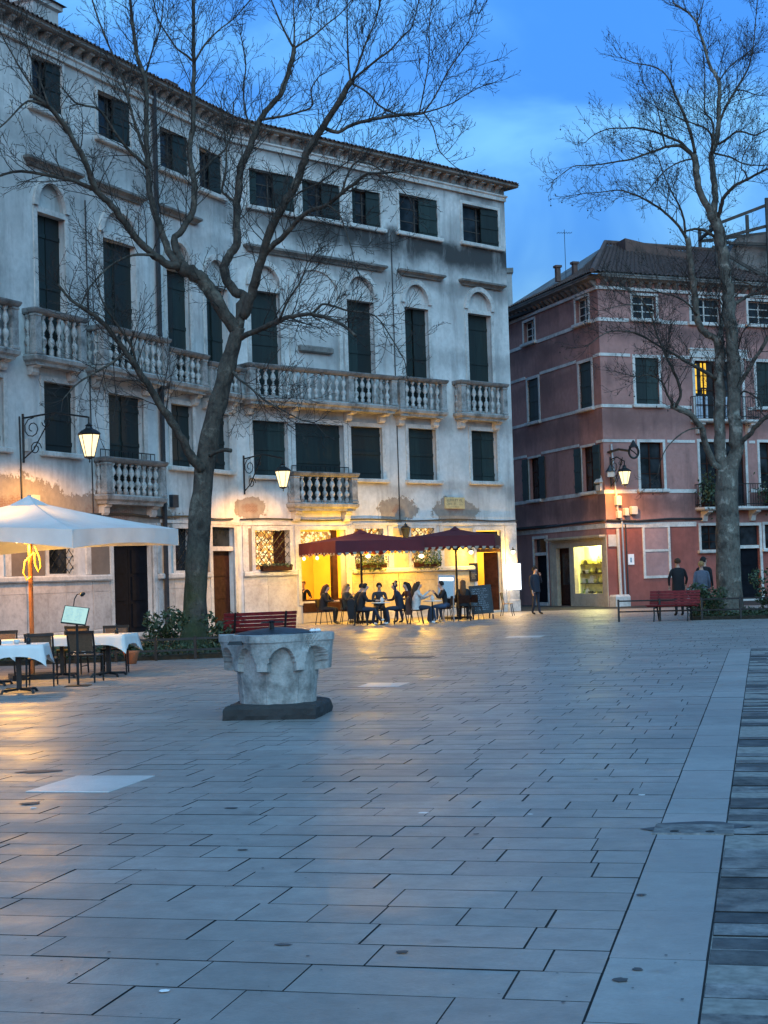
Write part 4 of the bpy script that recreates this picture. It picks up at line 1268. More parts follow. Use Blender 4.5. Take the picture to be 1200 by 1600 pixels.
# gum marks and worn dark spots on the stones
rng = random.Random(21)
def blot(x, y, r, sx=1.0, mat='stain'):
    mb = MB()
    n = 14
    vs = []
    k = [rng.uniform(0.75, 1.2) for _ in range(n)]
    for i in range(n):
        t = 2*math.pi*i/n
        vs.append((r*sx*k[i]*math.cos(t), r*k[i]*math.sin(t), 0.0))
    vs += [(v[0]*0.9, v[1]*0.9, 0.0010) for v in vs]
    mb.add(vs, [(i, (i+1) % n, n+(i+1) % n, n+i) for i in range(n)] + [tuple(range(n, 2*n))])
    mb.obj('stain', M[mat], ground, at(x, y, 0.0050))
for x, y, r, s in ((0.02, 6.6, 0.045, 1.0), (-0.5, 6.8, 0.035, 1.8), (0.86, 6.05, 0.05, 1.1), (-3.07, 13.4, 0.14, 2.2), (-2.68, 11.45, 0.10, 1.2), (-1.14, 10.9, 0.06, 1.3), (-0.9, 9.2, 0.03, 1.6), (0.95, 6.2, 0.04, 0.9), (1.55, 11.8, 0.025, 1), (1.7, 11.9, 0.025, 1), (0.5, 9.5, 0.025, 1.4), (1.2, 7.6, 0.03, 1.5)):
    blot(x, y, r*0.62, s)
for x, y, r in ((-0.92, 6.1, 0.02), (0.2, 10.4, 0.03), (1.75, 10.9, 0.02), (0.9, 10.2, 0.015), (-2.6, 11.2, 0.02)):
    blot(x, y, r, 1.2, 'paper')
mb = MB()
for _ in range(150):
    y = 5.2 + 16*rng.random()**1.6
    p = Vector((rng.uniform(-0.26, 0.25)*y, y, 0))
    r = rng.uniform(0.003, 0.009)
    n = 7
    mb.add([(p.x + r*rng.uniform(0.7, 1.3)*math.cos(6.283*i/n), p.y + r*rng.uniform(0.7, 1.3)*math.sin(6.283*i/n), 0.0058) for i in range(n)], [tuple(range(n))])
mb.obj('gum_spot', M['stain'], ground, Matrix(), kind='stuff')
# drain stone across the border with two holes
p = inv(1.82, 9.42)
dr = MB().step(-0.24, 0.24, -0.17, 0.17, [(0, 0.0), (-0.004, 0.008)], back=False).obj('drain_stone', M['block'], ground, PAV @ T(p.x, p.y, 0.0))
mb = MB()
for x in (-0.11, 0.10): mb.lathe([(0.028, 0.008), (0.024, 0.0115)], 12, (x, -0.10, 0))
mb.obj('drain_hole', M['dark'], dr, kind='stuff')
blot(1.86, 9.5, 0.2, 1.5, 'stain')

# ------------------------------------------------------------------ well head
WX, WY, WZ = -1.31, 18.16, 0.165
wl = thing('well_head', 'carved white stone well head with a dark metal lid on a dark plinth', 'well', at(WX, WY, 0))
mb = MB()
N = 12
rng = random.Random(2)
vs, rows = [], ((0.535, -0.02), (0.545, 0.05), (0.54, 0.125), (0.52, 0.155), (0.49, 0.168))
for r, z in rows:
    for k in range(4):
        for i in range(N):
            t = -1 + 2*i/N
            x, y = ((t, -1), (1, t), (-t, 1), (-1, -t))[k]
            w = rng.uniform(-0.011, 0.011)
            vs.append(((r + w)*x, (r + rng.uniform(-0.011, 0.011))*y, z + (rng.uniform(-0.008, 0.008) if z > 0.1 else 0)))
n4 = 4*N
fs = [(j*n4+i, j*n4+(i+1)%n4, (j+1)*n4+(i+1)%n4, (j+1)*n4+i) for j in range(len(rows)-1) for i in range(n4)]
fs.append(tuple((len(rows)-1)*n4 + i for i in range(n4)))
mb.add(vs, fs).obj('plinth', M['plinth'], wl, at(WX, WY, 0, -8))
# body: round drum swelling out to a squared moulded rim hung with eight arches
def well_body():
    mb = MB()
    NS, NZ = 192, 80
    H = 0.80
    vs = []
    for j in range(NZ+1):
        t = j/NZ
        z = H*t
        for i in range(NS):
            a = 2*math.pi*i/NS
            ca, sa = math.cos(a), math.sin(a)
            q = max(abs(ca), abs(sa))
            rd = 0.448 + 0.04*math.sin(min(1.0, t*1.25)*1.57)
            sq = min(0.565/q, 0.685)
            sec = (a/(math.pi/4)) % 1.0
            s = (sec - 0.5)*2
            u = max(0.0, min(1.0, (z - 0.38)/0.42))
            arch_h = 0.40 + 0.24*math.sqrt(max(0.0, 1 - (abs(s)/0.70)**2)) if abs(s) < 0.70 else 0.37
            if abs(s) < 0.70: arch_h = max(arch_h, 0.42)
            soft = max(0.0, min(1.0, (z - arch_h)/0.014))
            out_r = rd + (sq - rd)*(0.78 + 0.22*u**2)
            r = rd + (out_r - rd)*soft
            if z > H - 0.10: r = max(r, sq*(0.97 + 0.03*min(1, (z - H + 0.10)/0.02)))
            # raised strip down the drum below each hanging point
            if z < 0.37 and abs(s) > 0.93: r += 0.006
            w = 0.003*math.sin(a*5 + z*9) + 0.003*math.sin(a*7 + 2)*math.sin(z*11)
            da = abs(((a - R(290) + math.pi) % (2*math.pi)) - math.pi)
            if da < 0.32 and z > 0.60: w -= (0.05 + 0.012*math.sin(a*90)*math.sin(z*110))*(1 - da/0.32)**0.5*min(1, (z-0.60)/0.05)
            r += w
            vs.append((r*ca, r*sa, z + (0.006*math.sin(a*11) if t == 1 else 0)))
    fs = []
    for j in range(NZ):
        for i in range(NS):
            i2 = (i+1) % NS
            fs.append((j*NS+i, j*NS+i2, (j+1)*NS+i2, (j+1)*NS+i))
    k = len(vs)
    for rr, z in ((0.53, H+0.004), (0.43, H-0.004), (0.41, H-0.2)):
        for i in range(NS):
            a = 2*math.pi*i/NS
            vs.append((rr*math.cos(a), rr*math.sin(a), z))
    base = NZ*NS
    for st in (k, k+NS, k+2*NS):
        for i in range(NS):
            i2 = (i+1) % NS
            fs.append((base+i, base+i2, st+i2, st+i))
        base = st
    return mb.add(vs, fs)
well_body().obj('drum', M['well'], wl, at(WX, WY, WZ, 33), smooth=False)
lid = MB().lathe([(0.50, 0.0), (0.49, 0.012), (0.30, 0.045), (0.09, 0.070), (0.02, 0.074)], 24).obj('lid', M['lid'], wl, at(WX, WY, WZ + 0.80, 0))
mb = MB(); mb.lathe([(0.03, 0.0), (0.026, 0.10), (0.04, 0.115), (0.0, 0.125)], 8, (-0.04, -0.2, 0.035)); mb.bar((-0.16, -0.19, 0.14), (0.10, -0.19, 0.14), 0.025, 0.018)
mb.obj('handle', M['iron'], lid)
for k in range(5):
    a = -0.5 + 0.1*k
MB().step(-0.16, 0.02, -0.03, 0.03, [(0, 0), (-0.02, 0.04)], back=False).obj('iron_cramp', M['iron'], wl, at(-1.68, 17.66, WZ + 0.70, -10))
mb = MB()
for k in range(4): mb.lathe([(0.0, -0.02), (0.03, 0.0), (0.0, 0.03)], 5, (0.035*k-0.05, 0.015*(k % 2), 0.015))
tag(mb.obj('crumpled_paper', M['paper'], None, at(-0.84, 17.9, WZ + 0.812, 30)), 'crumpled white paper scrap left on the well rim', 'litter')
LEFT_TREE = [('trunk',0.4,0.22,[[-4.45,35.2,-0.03],[-4.42,35.22,0.49],[-4.36,35.26,1.44],[-4.28,35.3,2.47],[-4.2,35.33,3.35],[-4.13,35.36,4.01],[-4.03,35.38,4.6],[-3.86,35.41,5.34],[-3.67,35.44,6.04],[-3.48,35.47,6.67],[-3.33,35.49,7.16],[-3.24,35.5,7.46]]),
('l1',0.16,0.025,[[-4.14,35.2,4.15],[-4.38,34.99,4.49],[-4.51,34.82,4.82],[-4.74,34.59,5.24],[-4.96,34.36,5.63],[-5.18,34.13,6.04],[-5.38,33.91,6.4],[-5.57,33.72,6.71],[-5.77,33.54,7.0],[-6.0,33.32,7.32],[-6.31,33.11,7.56],[-6.61,32.91,7.76],[-6.83,32.7,8.07]]),
('l1b',0.05,0.012,[[-5.58,33.8,6.72],[-5.92,33.53,6.41],[-6.3,33.26,6.15],[-6.58,33.03,5.9],[-6.8,32.8,5.58]]),
('l1c',0.05,0.012,[[-5.4,34.0,6.41],[-5.45,33.68,6.84],[-5.74,33.23,7.34],[-5.92,32.9,7.71],[-5.99,32.6,8.07]]),
('l2',0.2,0.16,[[-3.27,35.5,7.34],[-3.56,35.38,7.74],[-3.76,35.27,8.14],[-3.9,35.19,8.4],[-4.1,35.12,8.6],[-4.33,35.05,8.75],[-4.52,35.0,8.82]]),
('A',0.135,0.04,[[-4.52,35.0,8.82],[-4.76,34.88,8.88],[-5.03,34.72,9.03],[-5.4,34.46,9.38],[-5.71,34.17,9.85],[-5.94,33.98,10.13],[-6.16,33.81,10.35],[-6.33,33.5,10.91],[-6.58,33.2,11.4],[-6.78,32.98,11.75],[-6.95,32.83,11.94],[-7.21,32.65,12.11],[-7.31,32.6,12.12]]),
('A1',0.04,0.015,[[-6.94,32.8,11.94],[-7.28,32.65,12.03],[-7.49,32.55,11.9],[-7.77,32.37,11.51],[-8.08,32.2,11.2]]),
('A1b',0.03,0.012,[[-7.15,32.7,12.15],[-7.38,32.52,12.51],[-7.57,32.34,12.88],[-7.75,32.17,13.24],[-7.88,32.0,13.59]]),
('A1c',0.03,0.01,[[-6.92,32.7,11.9],[-7.17,32.84,12.62],[-7.4,32.97,13.23],[-7.51,33.08,13.84],[-7.64,33.2,14.45]]),
('A2',0.07,0.02,[[-6.2,34.0,10.4],[-6.64,33.86,10.58],[-7.07,33.74,10.66],[-7.75,33.54,10.76],[-8.19,33.41,10.63],[-8.52,33.3,10.4]]),
('A3',0.05,0.015,[[-5.01,34.6,9.01],[-5.36,34.35,9.0],[-5.68,34.12,8.86],[-6.0,33.84,8.57],[-6.3,33.5,8.11],[-6.46,33.2,7.64]]),
('B',0.13,0.035,[[-4.47,35.0,8.78],[-4.77,35.09,9.22],[-4.93,35.19,9.75],[-5.11,35.28,10.27],[-5.21,35.37,10.79],[-5.26,35.46,11.3],[-5.27,35.58,12.01],[-5.28,35.71,12.78],[-5.32,35.82,13.49],[-5.52,35.94,14.15],[-5.61,36.07,14.97],[-5.69,36.2,15.76]]),
('B1',0.06,0.018,[[-5.25,35.4,11.25],[-5.47,35.22,11.46],[-5.64,35.08,11.61],[-5.9,34.81,11.97],[-6.15,34.52,12.35],[-6.43,34.34,12.42],[-6.66,34.2,12.46],[-6.86,34.0,12.69]]),
('B2',0.06,0.018,[[-5.25,35.5,11.46],[-5.38,35.4,11.89],[-5.47,35.33,12.17],[-5.59,35.21,12.67],[-5.7,35.09,13.2],[-5.86,34.98,13.65],[-6.05,34.85,14.13],[-6.23,34.72,14.69],[-6.35,34.6,15.16]]),
('B3',0.035,0.012,[[-5.32,35.8,13.48],[-5.16,36.08,14.23],[-5.0,36.31,14.85],[-4.93,36.6,15.66]]),
('C',0.12,0.04,[[-4.4,35.0,8.83],[-4.64,35.17,9.44],[-4.45,35.27,9.76],[-4.21,35.4,10.2],[-4.2,35.52,10.68],[-4.21,35.63,11.08],[-4.31,35.76,11.62],[-4.28,35.87,12.03],[-4.22,35.98,12.48],[-4.22,36.14,13.14],[-4.21,36.36,14.03],[-4.23,36.55,14.83],[-4.22,36.8,15.87]]),
('C1',0.04,0.013,[[-4.2,36.3,14.01],[-4.39,36.21,14.17],[-4.57,36.13,14.28],[-4.78,36.0,14.58],[-4.97,35.85,14.91],[-5.05,35.7,15.32]]),
('C2',0.04,0.013,[[-4.2,36.3,14.01],[-3.95,36.48,14.49],[-3.65,36.66,14.88],[-3.24,36.85,15.27],[-2.81,37.1,15.86]]),
('C3',0.05,0.015,[[-4.23,35.8,11.13],[-3.97,35.96,11.36],[-3.76,36.1,11.61],[-3.51,36.27,11.88],[-3.36,36.48,12.37],[-3.33,36.8,13.16]]),
('D',0.17,0.055,[[-3.25,35.5,7.4],[-3.16,35.65,7.99],[-3.12,35.72,8.25],[-3.34,35.78,8.35],[-3.55,35.9,8.78],[-3.57,35.96,9.05],[-3.46,36.03,9.29],[-3.31,36.09,9.48],[-3.28,36.15,9.74],[-3.28,36.23,10.06],[-3.28,36.36,10.6],[-3.21,36.5,11.16],[-3.17,36.6,11.57],[-3.0,36.7,11.95],[-2.84,36.8,12.37],[-2.7,36.9,12.75],[-2.49,36.99,13.07],[-2.23,37.09,13.38],[-2.06,37.21,13.85],[-1.92,37.32,14.33],[-1.86,37.4,14.66]]),
('D1',0.045,0.013,[[-1.86,37.4,14.66],[-1.61,37.53,14.86],[-1.37,37.64,15.04],[-1.05,37.83,15.38],[-0.71,38.0,15.7],[-0.4,38.2,16.12]]),
('D2',0.04,0.013,[[-1.86,37.4,14.66],[-2.06,37.22,15.0],[-2.24,37.01,15.41],[-2.4,36.8,15.81]]),
('D3',0.04,0.013,[[-1.86,37.4,14.66],[-1.84,37.49,15.25],[-1.85,37.6,15.94]]),
('D4',0.05,0.015,[[-3.28,36.4,10.61],[-3.53,36.33,10.78],[-3.61,36.29,10.91],[-3.51,36.18,11.33],[-3.46,36.06,11.82],[-3.49,35.94,12.29],[-3.54,35.8,12.86]]),
('D5',0.045,0.014,[[-2.69,36.8,12.72],[-2.17,36.65,12.74],[-1.69,36.51,12.8],[-1.41,36.42,12.91],[-1.43,36.31,13.26],[-1.23,36.2,13.53]]),
('D6',0.04,0.013,[[-2.84,36.8,12.36],[-3.04,36.92,12.88],[-3.11,37.08,13.56],[-3.04,37.23,14.24],[-3.16,37.4,15.02]]),
('E',0.16,0.06,[[-3.14,35.5,7.71],[-2.96,35.37,8.06],[-2.81,35.23,8.47],[-2.64,35.06,8.95],[-2.37,34.82,9.62],[-2.05,34.63,10.09],[-1.83,34.5,10.42],[-1.65,34.37,10.74],[-1.5,34.23,11.12],[-1.32,34.12,11.38],[-0.98,33.93,11.81],[-0.69,33.77,12.18],[-0.48,33.64,12.48],[-0.41,33.6,12.55]]),
('E1',0.045,0.013,[[-0.41,33.6,12.55],[-0.17,33.5,12.72],[0.09,33.39,12.89],[0.32,33.29,13.02],[0.49,33.22,13.12],[0.75,33.09,13.36],[0.94,33.0,13.52],[1.11,32.8,14.02]]),
('E2',0.04,0.013,[[-0.44,33.6,12.51],[-0.48,33.75,13.08],[-0.48,33.96,13.86],[-0.47,34.2,14.75]]),
('E3',0.04,0.013,[[-0.41,33.6,12.55],[-0.25,33.52,12.9],[-0.12,33.45,13.23],[0.16,33.31,13.82],[0.3,33.2,14.31]]),
('E4',0.06,0.03,[[-1.09,34.2,11.72],[-0.76,34.02,11.54],[-0.44,33.84,11.65],[-0.08,33.65,11.68],[0.2,33.5,11.68],[0.62,33.27,11.66],[0.9,33.13,11.63],[1.13,33.0,11.61]]),
('E5',0.03,0.008,[[1.13,33.0,11.61],[1.39,32.86,11.93],[1.67,32.66,12.39],[1.95,32.5,12.74],[2.19,32.36,13.04],[2.34,32.2,13.45]]),
('E6',0.025,0.007,[[1.13,33.0,11.61],[1.45,33.0,11.69],[1.76,33.0,11.8],[2.09,33.0,11.99],[2.43,33.0,12.16]]),
('E7',0.022,0.007,[[1.13,33.0,11.61],[1.34,33.16,11.33],[1.44,33.36,10.92],[1.65,33.5,10.69],[1.83,33.6,10.55]]),
('E8',0.025,0.008,[[1.04,33.0,11.62],[1.15,32.88,12.08],[1.27,32.73,12.67],[1.3,32.54,13.4],[1.37,32.4,13.93]]),
('E9',0.03,0.02,[[-0.41,33.6,12.5],[-0.06,33.67,12.3],[0.17,33.73,12.03],[0.53,33.8,11.85]]),
('F',0.1,0.02,[[-2.65,35.2,8.98],[-2.39,34.92,9.21],[-2.13,34.69,9.34],[-1.78,34.32,9.61],[-1.43,33.99,9.79],[-1.03,33.68,9.83],[-0.71,33.36,10.0],[-0.47,33.13,10.11],[-0.3,32.97,10.19],[-0.12,32.79,10.26],[0.23,32.51,10.19],[0.6,32.2,10.13]]),
('F1',0.035,0.01,[[-0.71,33.4,10.01],[-0.54,33.25,10.41],[-0.32,33.15,10.63],[0.1,33.01,10.44],[0.5,32.83,10.02],[0.76,32.7,9.67]]),
('F2',0.035,0.012,[[-2.05,34.6,10.08],[-1.65,34.33,10.3],[-1.2,34.05,10.43],[-0.75,33.74,10.66],[-0.56,33.6,10.76]]),
('F3',0.03,0.01,[[-1.03,33.6,9.81],[-0.78,33.48,9.56],[-0.65,33.33,9.17],[-0.52,33.16,8.7],[-0.44,33.0,8.25]]),
('G',0.1,0.03,[[-3.24,35.5,7.19],[-2.98,35.2,7.27],[-2.6,34.79,7.33],[-2.22,34.36,7.4],[-2.03,34.14,7.43],[-1.78,33.86,7.42],[-1.45,33.49,7.38],[-1.09,33.07,7.21],[-0.72,32.6,6.95],[-0.48,32.2,6.66]]),
('G1',0.045,0.012,[[-1.45,33.6,7.39],[-1.29,33.49,7.52],[-1.16,33.41,7.58],[-0.9,33.27,7.48],[-0.63,33.12,7.36],[-0.07,32.82,7.19],[0.25,32.52,6.69],[0.53,32.2,6.12]]),
('G2',0.04,0.012,[[-2.21,34.2,7.38],[-1.98,33.87,7.76],[-1.67,33.51,8.11],[-1.5,33.2,8.46]]),
('H',0.045,0.012,[[-3.39,35.4,6.44],[-3.25,35.17,6.23],[-2.96,34.82,5.98],[-2.66,34.42,5.68],[-2.19,33.86,5.34],[-1.73,33.31,5.04],[-1.45,33.0,4.95]]),
('S',0.055,0.05,[[-3.96,35.2,4.48],[-3.75,35.0,4.55],[-3.56,34.83,4.58],[-3.41,34.7,4.54]])]
RIGHT_TREE = [('trunk',0.46,0.36,[[10.46,47.0,-0.03],[10.45,47.0,0.49],[10.46,47.0,1.27],[10.47,47.0,1.95],[10.48,47.0,2.64],[10.49,47.0,3.42],[10.51,47.0,4.01],[10.53,47.0,4.5]]),
('s1',0.22,0.17,[[10.47,47.0,4.3],[10.36,47.06,4.9],[10.37,47.1,5.39],[10.42,47.18,6.19],[10.47,47.27,7.23],[10.54,47.35,8.11],[10.51,47.4,8.64]]),
('s1b',0.1,0.04,[[10.52,47.4,8.4],[10.76,47.88,9.27],[10.95,48.24,9.93],[10.97,48.6,10.61]]),
('s1c',0.13,0.09,[[10.47,47.4,8.6],[10.28,47.34,8.68],[9.97,47.23,8.91],[9.87,47.17,9.08],[9.82,47.09,9.36],[9.77,46.97,9.74],[9.68,46.8,10.31],[9.57,46.59,10.96],[9.48,46.4,11.57]]),
('s1d',0.06,0.012,[[9.48,46.4,11.53],[9.3,46.26,11.74],[9.13,46.12,11.95],[8.69,45.84,12.28],[8.29,45.62,12.48],[7.96,45.44,12.62],[7.61,45.26,12.72],[7.24,45.08,12.78],[6.69,44.81,12.67],[6.04,44.5,12.56]]),
('s1e',0.05,0.014,[[9.41,46.4,11.69],[9.37,46.23,12.06],[9.21,46.04,12.47],[8.98,45.86,12.81],[8.7,45.61,13.29],[8.53,45.4,13.73]]),
('s1f',0.04,0.05,[[9.41,46.5,11.79],[9.76,46.65,11.89],[10.03,46.76,11.89],[10.33,46.9,11.75],[10.55,47.0,11.67]]),
('s2',0.26,0.17,[[10.62,47.0,4.3],[10.82,46.97,5.07],[10.8,46.95,5.56],[10.83,46.92,6.5],[10.82,46.88,7.52],[10.8,46.84,8.54],[10.75,46.8,9.58],[10.73,46.79,10.07],[10.67,46.77,10.62],[10.59,46.74,11.31],[10.46,46.71,12.02],[10.33,46.7,12.38]]),
('u1',0.13,0.1,[[10.33,46.7,12.34],[10.14,46.66,12.67],[9.95,46.62,13.06],[9.88,46.56,13.57],[9.85,46.53,13.84],[9.78,46.5,14.14]]),
('u1a',0.07,0.01,[[9.79,46.5,14.1],[9.41,46.29,14.35],[9.14,46.17,14.35],[8.86,46.06,14.29],[8.48,45.89,14.13],[8.16,45.74,13.99],[7.76,45.57,13.83],[7.32,45.38,13.72],[6.71,45.1,13.57],[6.2,44.88,13.49],[5.84,44.72,13.42],[5.24,44.4,12.95]]),
('u1b',0.06,0.011,[[9.78,46.5,14.13],[9.55,46.75,14.54],[9.32,46.94,14.76],[8.82,47.28,15.1],[8.31,47.62,15.35],[7.92,47.86,15.43],[7.5,48.12,15.5],[7.07,48.39,15.41],[6.8,48.6,15.23]]),
('u1c',0.065,0.012,[[9.84,46.5,14.18],[9.73,46.43,14.72],[9.58,46.37,15.2],[9.43,46.32,15.56],[9.29,46.28,15.87],[9.16,46.23,16.2],[9.03,46.19,16.48],[8.78,46.15,16.71],[8.44,46.1,16.83],[7.99,46.05,16.9],[7.64,46.0,17.05]]),
('u1d',0.035,0.012,[[9.77,46.5,14.03],[9.38,46.32,13.91],[9.01,46.13,13.71],[8.74,45.97,13.49],[8.48,45.8,13.2],[8.23,45.63,12.91],[8.03,45.5,12.69]]),
('u1e',0.03,0.01,[[8.85,46.0,14.29],[8.76,45.95,14.75],[8.64,45.89,15.38],[8.46,45.84,15.8],[8.21,45.8,16.19]]),
('u2',0.12,0.03,[[10.35,46.7,12.34],[10.47,46.8,12.89],[10.46,46.9,13.5],[10.43,47.01,14.11],[10.49,47.06,14.36],[10.66,47.13,14.73],[10.77,47.23,15.36],[10.81,47.33,15.89],[10.86,47.4,16.32],[10.87,47.46,16.68],[10.77,47.51,16.96],[10.65,47.56,17.18],[10.56,47.63,17.6],[10.48,47.71,18.08],[10.38,47.77,18.43],[10.34,47.82,18.71],[10.09,47.9,19.06],[9.64,48.0,19.44]]),
('u2a',0.05,0.015,[[10.41,46.8,14.21],[10.38,46.5,14.64],[10.27,46.37,14.8],[10.11,46.27,14.9],[9.83,46.11,14.96],[9.55,45.95,15.02],[9.12,45.7,15.11],[8.61,45.4,15.23]]),
('u2b',0.045,0.014,[[10.53,47.0,14.6],[10.57,47.24,15.37],[10.4,47.34,15.65],[10.39,47.43,15.94],[10.45,47.6,16.49],[10.52,47.79,17.14],[10.53,48.0,17.85]]),
('u2c',0.055,0.014,[[10.74,47.2,15.25],[11.07,47.45,15.92],[11.45,47.66,16.48],[11.75,47.84,16.94],[11.98,47.99,17.35],[12.16,48.2,17.97],[12.32,48.43,18.69],[12.54,48.8,19.84]]),
('u2d',0.05,0.015,[[10.67,47.0,14.59],[10.9,46.77,14.68],[11.12,46.52,14.82],[11.36,46.31,14.73],[11.59,46.1,14.58],[11.91,45.79,14.66],[12.3,45.4,14.76]]),
('u2e',0.03,0.01,[[10.9,47.6,16.72],[11.22,47.86,17.17],[11.59,48.11,17.53],[11.96,48.34,17.82],[12.35,48.6,18.21]]),
('u2f',0.03,0.012,[[10.38,48.0,18.78],[10.58,48.18,19.25],[10.77,48.4,19.84]]),
('u2g',0.03,0.01,[[11.5,47.9,16.56],[11.74,47.63,16.42],[11.96,47.35,16.21],[12.27,47.0,16.04]]),
('u2h',0.04,0.013,[[10.57,47.0,14.3],[11.1,47.4,14.29],[11.58,47.79,14.18],[12.07,48.15,14.2],[12.57,48.5,14.28]]),
('u3',0.08,0.03,[[10.46,46.7,12.14],[10.53,46.52,12.39],[10.58,46.31,12.69],[10.7,46.16,12.85],[10.85,46.01,13.0],[11.03,45.86,13.09],[11.21,45.72,13.14],[11.44,45.53,13.24],[11.7,45.33,13.32],[12.13,45.0,13.41]]),
('u3b',0.035,0.012,[[11.28,46.0,13.22],[11.19,45.89,13.42],[11.06,45.81,13.52],[11.12,45.61,13.89],[11.32,45.4,14.22]]),
('w',0.12,0.09,[[10.38,47.0,4.5],[10.07,46.83,4.75],[9.87,46.62,5.17],[9.68,46.36,5.7],[9.49,46.2,5.98],[9.26,46.07,6.17],[8.97,45.93,6.3],[8.7,45.8,6.41]]),
('w1',0.065,0.014,[[8.79,45.8,6.37],[8.94,45.69,6.66],[8.89,45.56,7.04],[8.71,45.43,7.4],[8.53,45.3,7.73],[8.34,45.16,8.13],[8.18,45.03,8.48],[8.08,44.91,8.8],[7.96,44.81,9.09],[7.73,44.68,9.39],[7.44,44.55,9.64],[6.99,44.4,9.8]]),
('w2',0.05,0.012,[[8.74,45.8,6.41],[8.49,45.43,6.74],[8.34,45.15,6.99],[8.11,44.9,7.16],[7.81,44.65,7.21],[7.44,44.35,7.14],[7.02,44.0,7.18]]),
('w3',0.035,0.01,[[9.65,46.2,5.76],[9.18,45.95,5.68],[8.62,45.61,5.32],[8.27,45.32,4.89],[8.06,45.0,4.34]]),
('w4',0.075,0.012,[[10.34,47.2,7.34],[9.94,46.94,7.56],[9.61,46.74,7.7],[9.24,46.5,7.87],[8.85,46.26,8.05],[8.55,46.07,8.16],[8.25,45.87,8.32],[7.68,45.5,8.57],[6.97,45.09,8.6],[6.53,44.83,8.44],[6.07,44.5,8.1]]),
('w5',0.03,0.009,[[8.13,45.0,9.12],[7.87,44.8,9.26],[7.35,44.47,9.26],[6.79,44.11,9.14],[6.32,43.8,8.99]]),
('w6',0.04,0.011,[[9.8,47.0,9.31],[9.47,46.63,9.59],[9.01,46.24,9.77],[8.56,45.9,9.82],[8.05,45.48,9.95],[7.57,45.0,10.22]]),
('r1',0.085,0.05,[[10.95,47.0,6.94],[11.04,46.84,7.18],[11.26,46.54,7.6],[11.38,46.37,7.83],[11.5,46.2,8.05],[11.69,45.94,8.39],[11.91,45.6,8.85]]),
('r2',0.04,0.02,[[10.99,47.0,6.71],[11.07,46.7,6.88],[11.3,46.24,6.65],[11.36,45.9,6.37],[11.31,45.6,6.09]]),
('r3',0.1,0.06,[[10.83,47.0,5.17],[11.02,46.74,5.38],[11.2,46.48,5.59],[11.33,46.25,5.79],[11.58,45.91,6.02],[11.96,45.5,6.16]]),
('r4',0.075,0.04,[[10.75,46.7,9.47],[11.05,46.9,9.65],[11.29,47.04,9.79],[11.5,47.18,9.9],[11.92,47.41,10.01],[12.53,47.8,10.41]]),
('r5',0.03,0.01,[[11.02,47.0,8.22],[11.06,46.52,8.64],[11.22,46.16,8.87],[11.41,45.8,9.06]]),
('r6',0.03,0.012,[[10.69,46.7,10.45],[11.09,47.04,10.39],[11.65,47.5,10.26],[12.27,48.0,10.15]])]

# ------------------------------------------------------------------ plane trees, bare in winter
from mathutils import noise as mnoise
def perp(d, rng):
    v = Vector((rng.uniform(-1,1), rng.uniform(-1,1), rng.uniform(-1,1)))
    v = v - d*v.dot(d)
    return v.normalized() if v.length > 1e-4 else d.orthogonal().normalized()
def twig(mb, p, d, ln, r, lvl, rng, fruit=None):
    k = 5 if lvl == 0 else (4 if lvl == 1 else 3)
    pts, rad = [p.copy()], [r]
    cur, dd = p.copy(), d.copy()
    step = ln/(k-1)
    for i in range(1, k):
        dd = (dd + perp(dd, rng)*rng.uniform(0.08, 0.30) + Vector((0, 0, 0.10 if lvl < 2 else 0.02))).normalized()
        cur = cur + dd*step
        pts.append(cur.copy())
        rad.append(max(0.0045, r*(1 - 0.72*i/(k-1))))
    mb.tube(pts, rad, 4 if lvl == 0 else 3, cap=False)
    if lvl == 2:
        if fruit is not None and rng.random() < 0.045:
            e = pts[-1]
            mb.tube([e, e - Vector((0,0,0.09))], 0.003, 3, cap=False)
            fruit.lathe([(0.0,-0.03),(0.028,0.0),(0.0,0.03)], 5, e - Vector((0,0,0.12)))
        return
    nch = max(2, int(ln/(0.16 if lvl == 0 else 0.12)))
    for i in range(nch):
        t = (i + rng.uniform(0.2, 1.0))/nch
        t = 0.15 + 0.85*min(t, 1.0)
        f = t*(k-1); j = min(int(f), k-2)
        q = pts[j].lerp(pts[j+1], f-j)
        bd = (pts[j+1]-pts[j]).normalized()
        a = rng.uniform(0.5, 1.05)
        nd = (bd*math.cos(a) + perp(bd, rng)*math.sin(a) + Vector((0,0,0.12))).normalized()
        twig(mb, q, nd, ln*rng.uniform(0.28, 0.55)*(1.15 - 0.5*t), max(0.0052, r*0.5*(1-0.4*t)), lvl+1, rng, fruit)
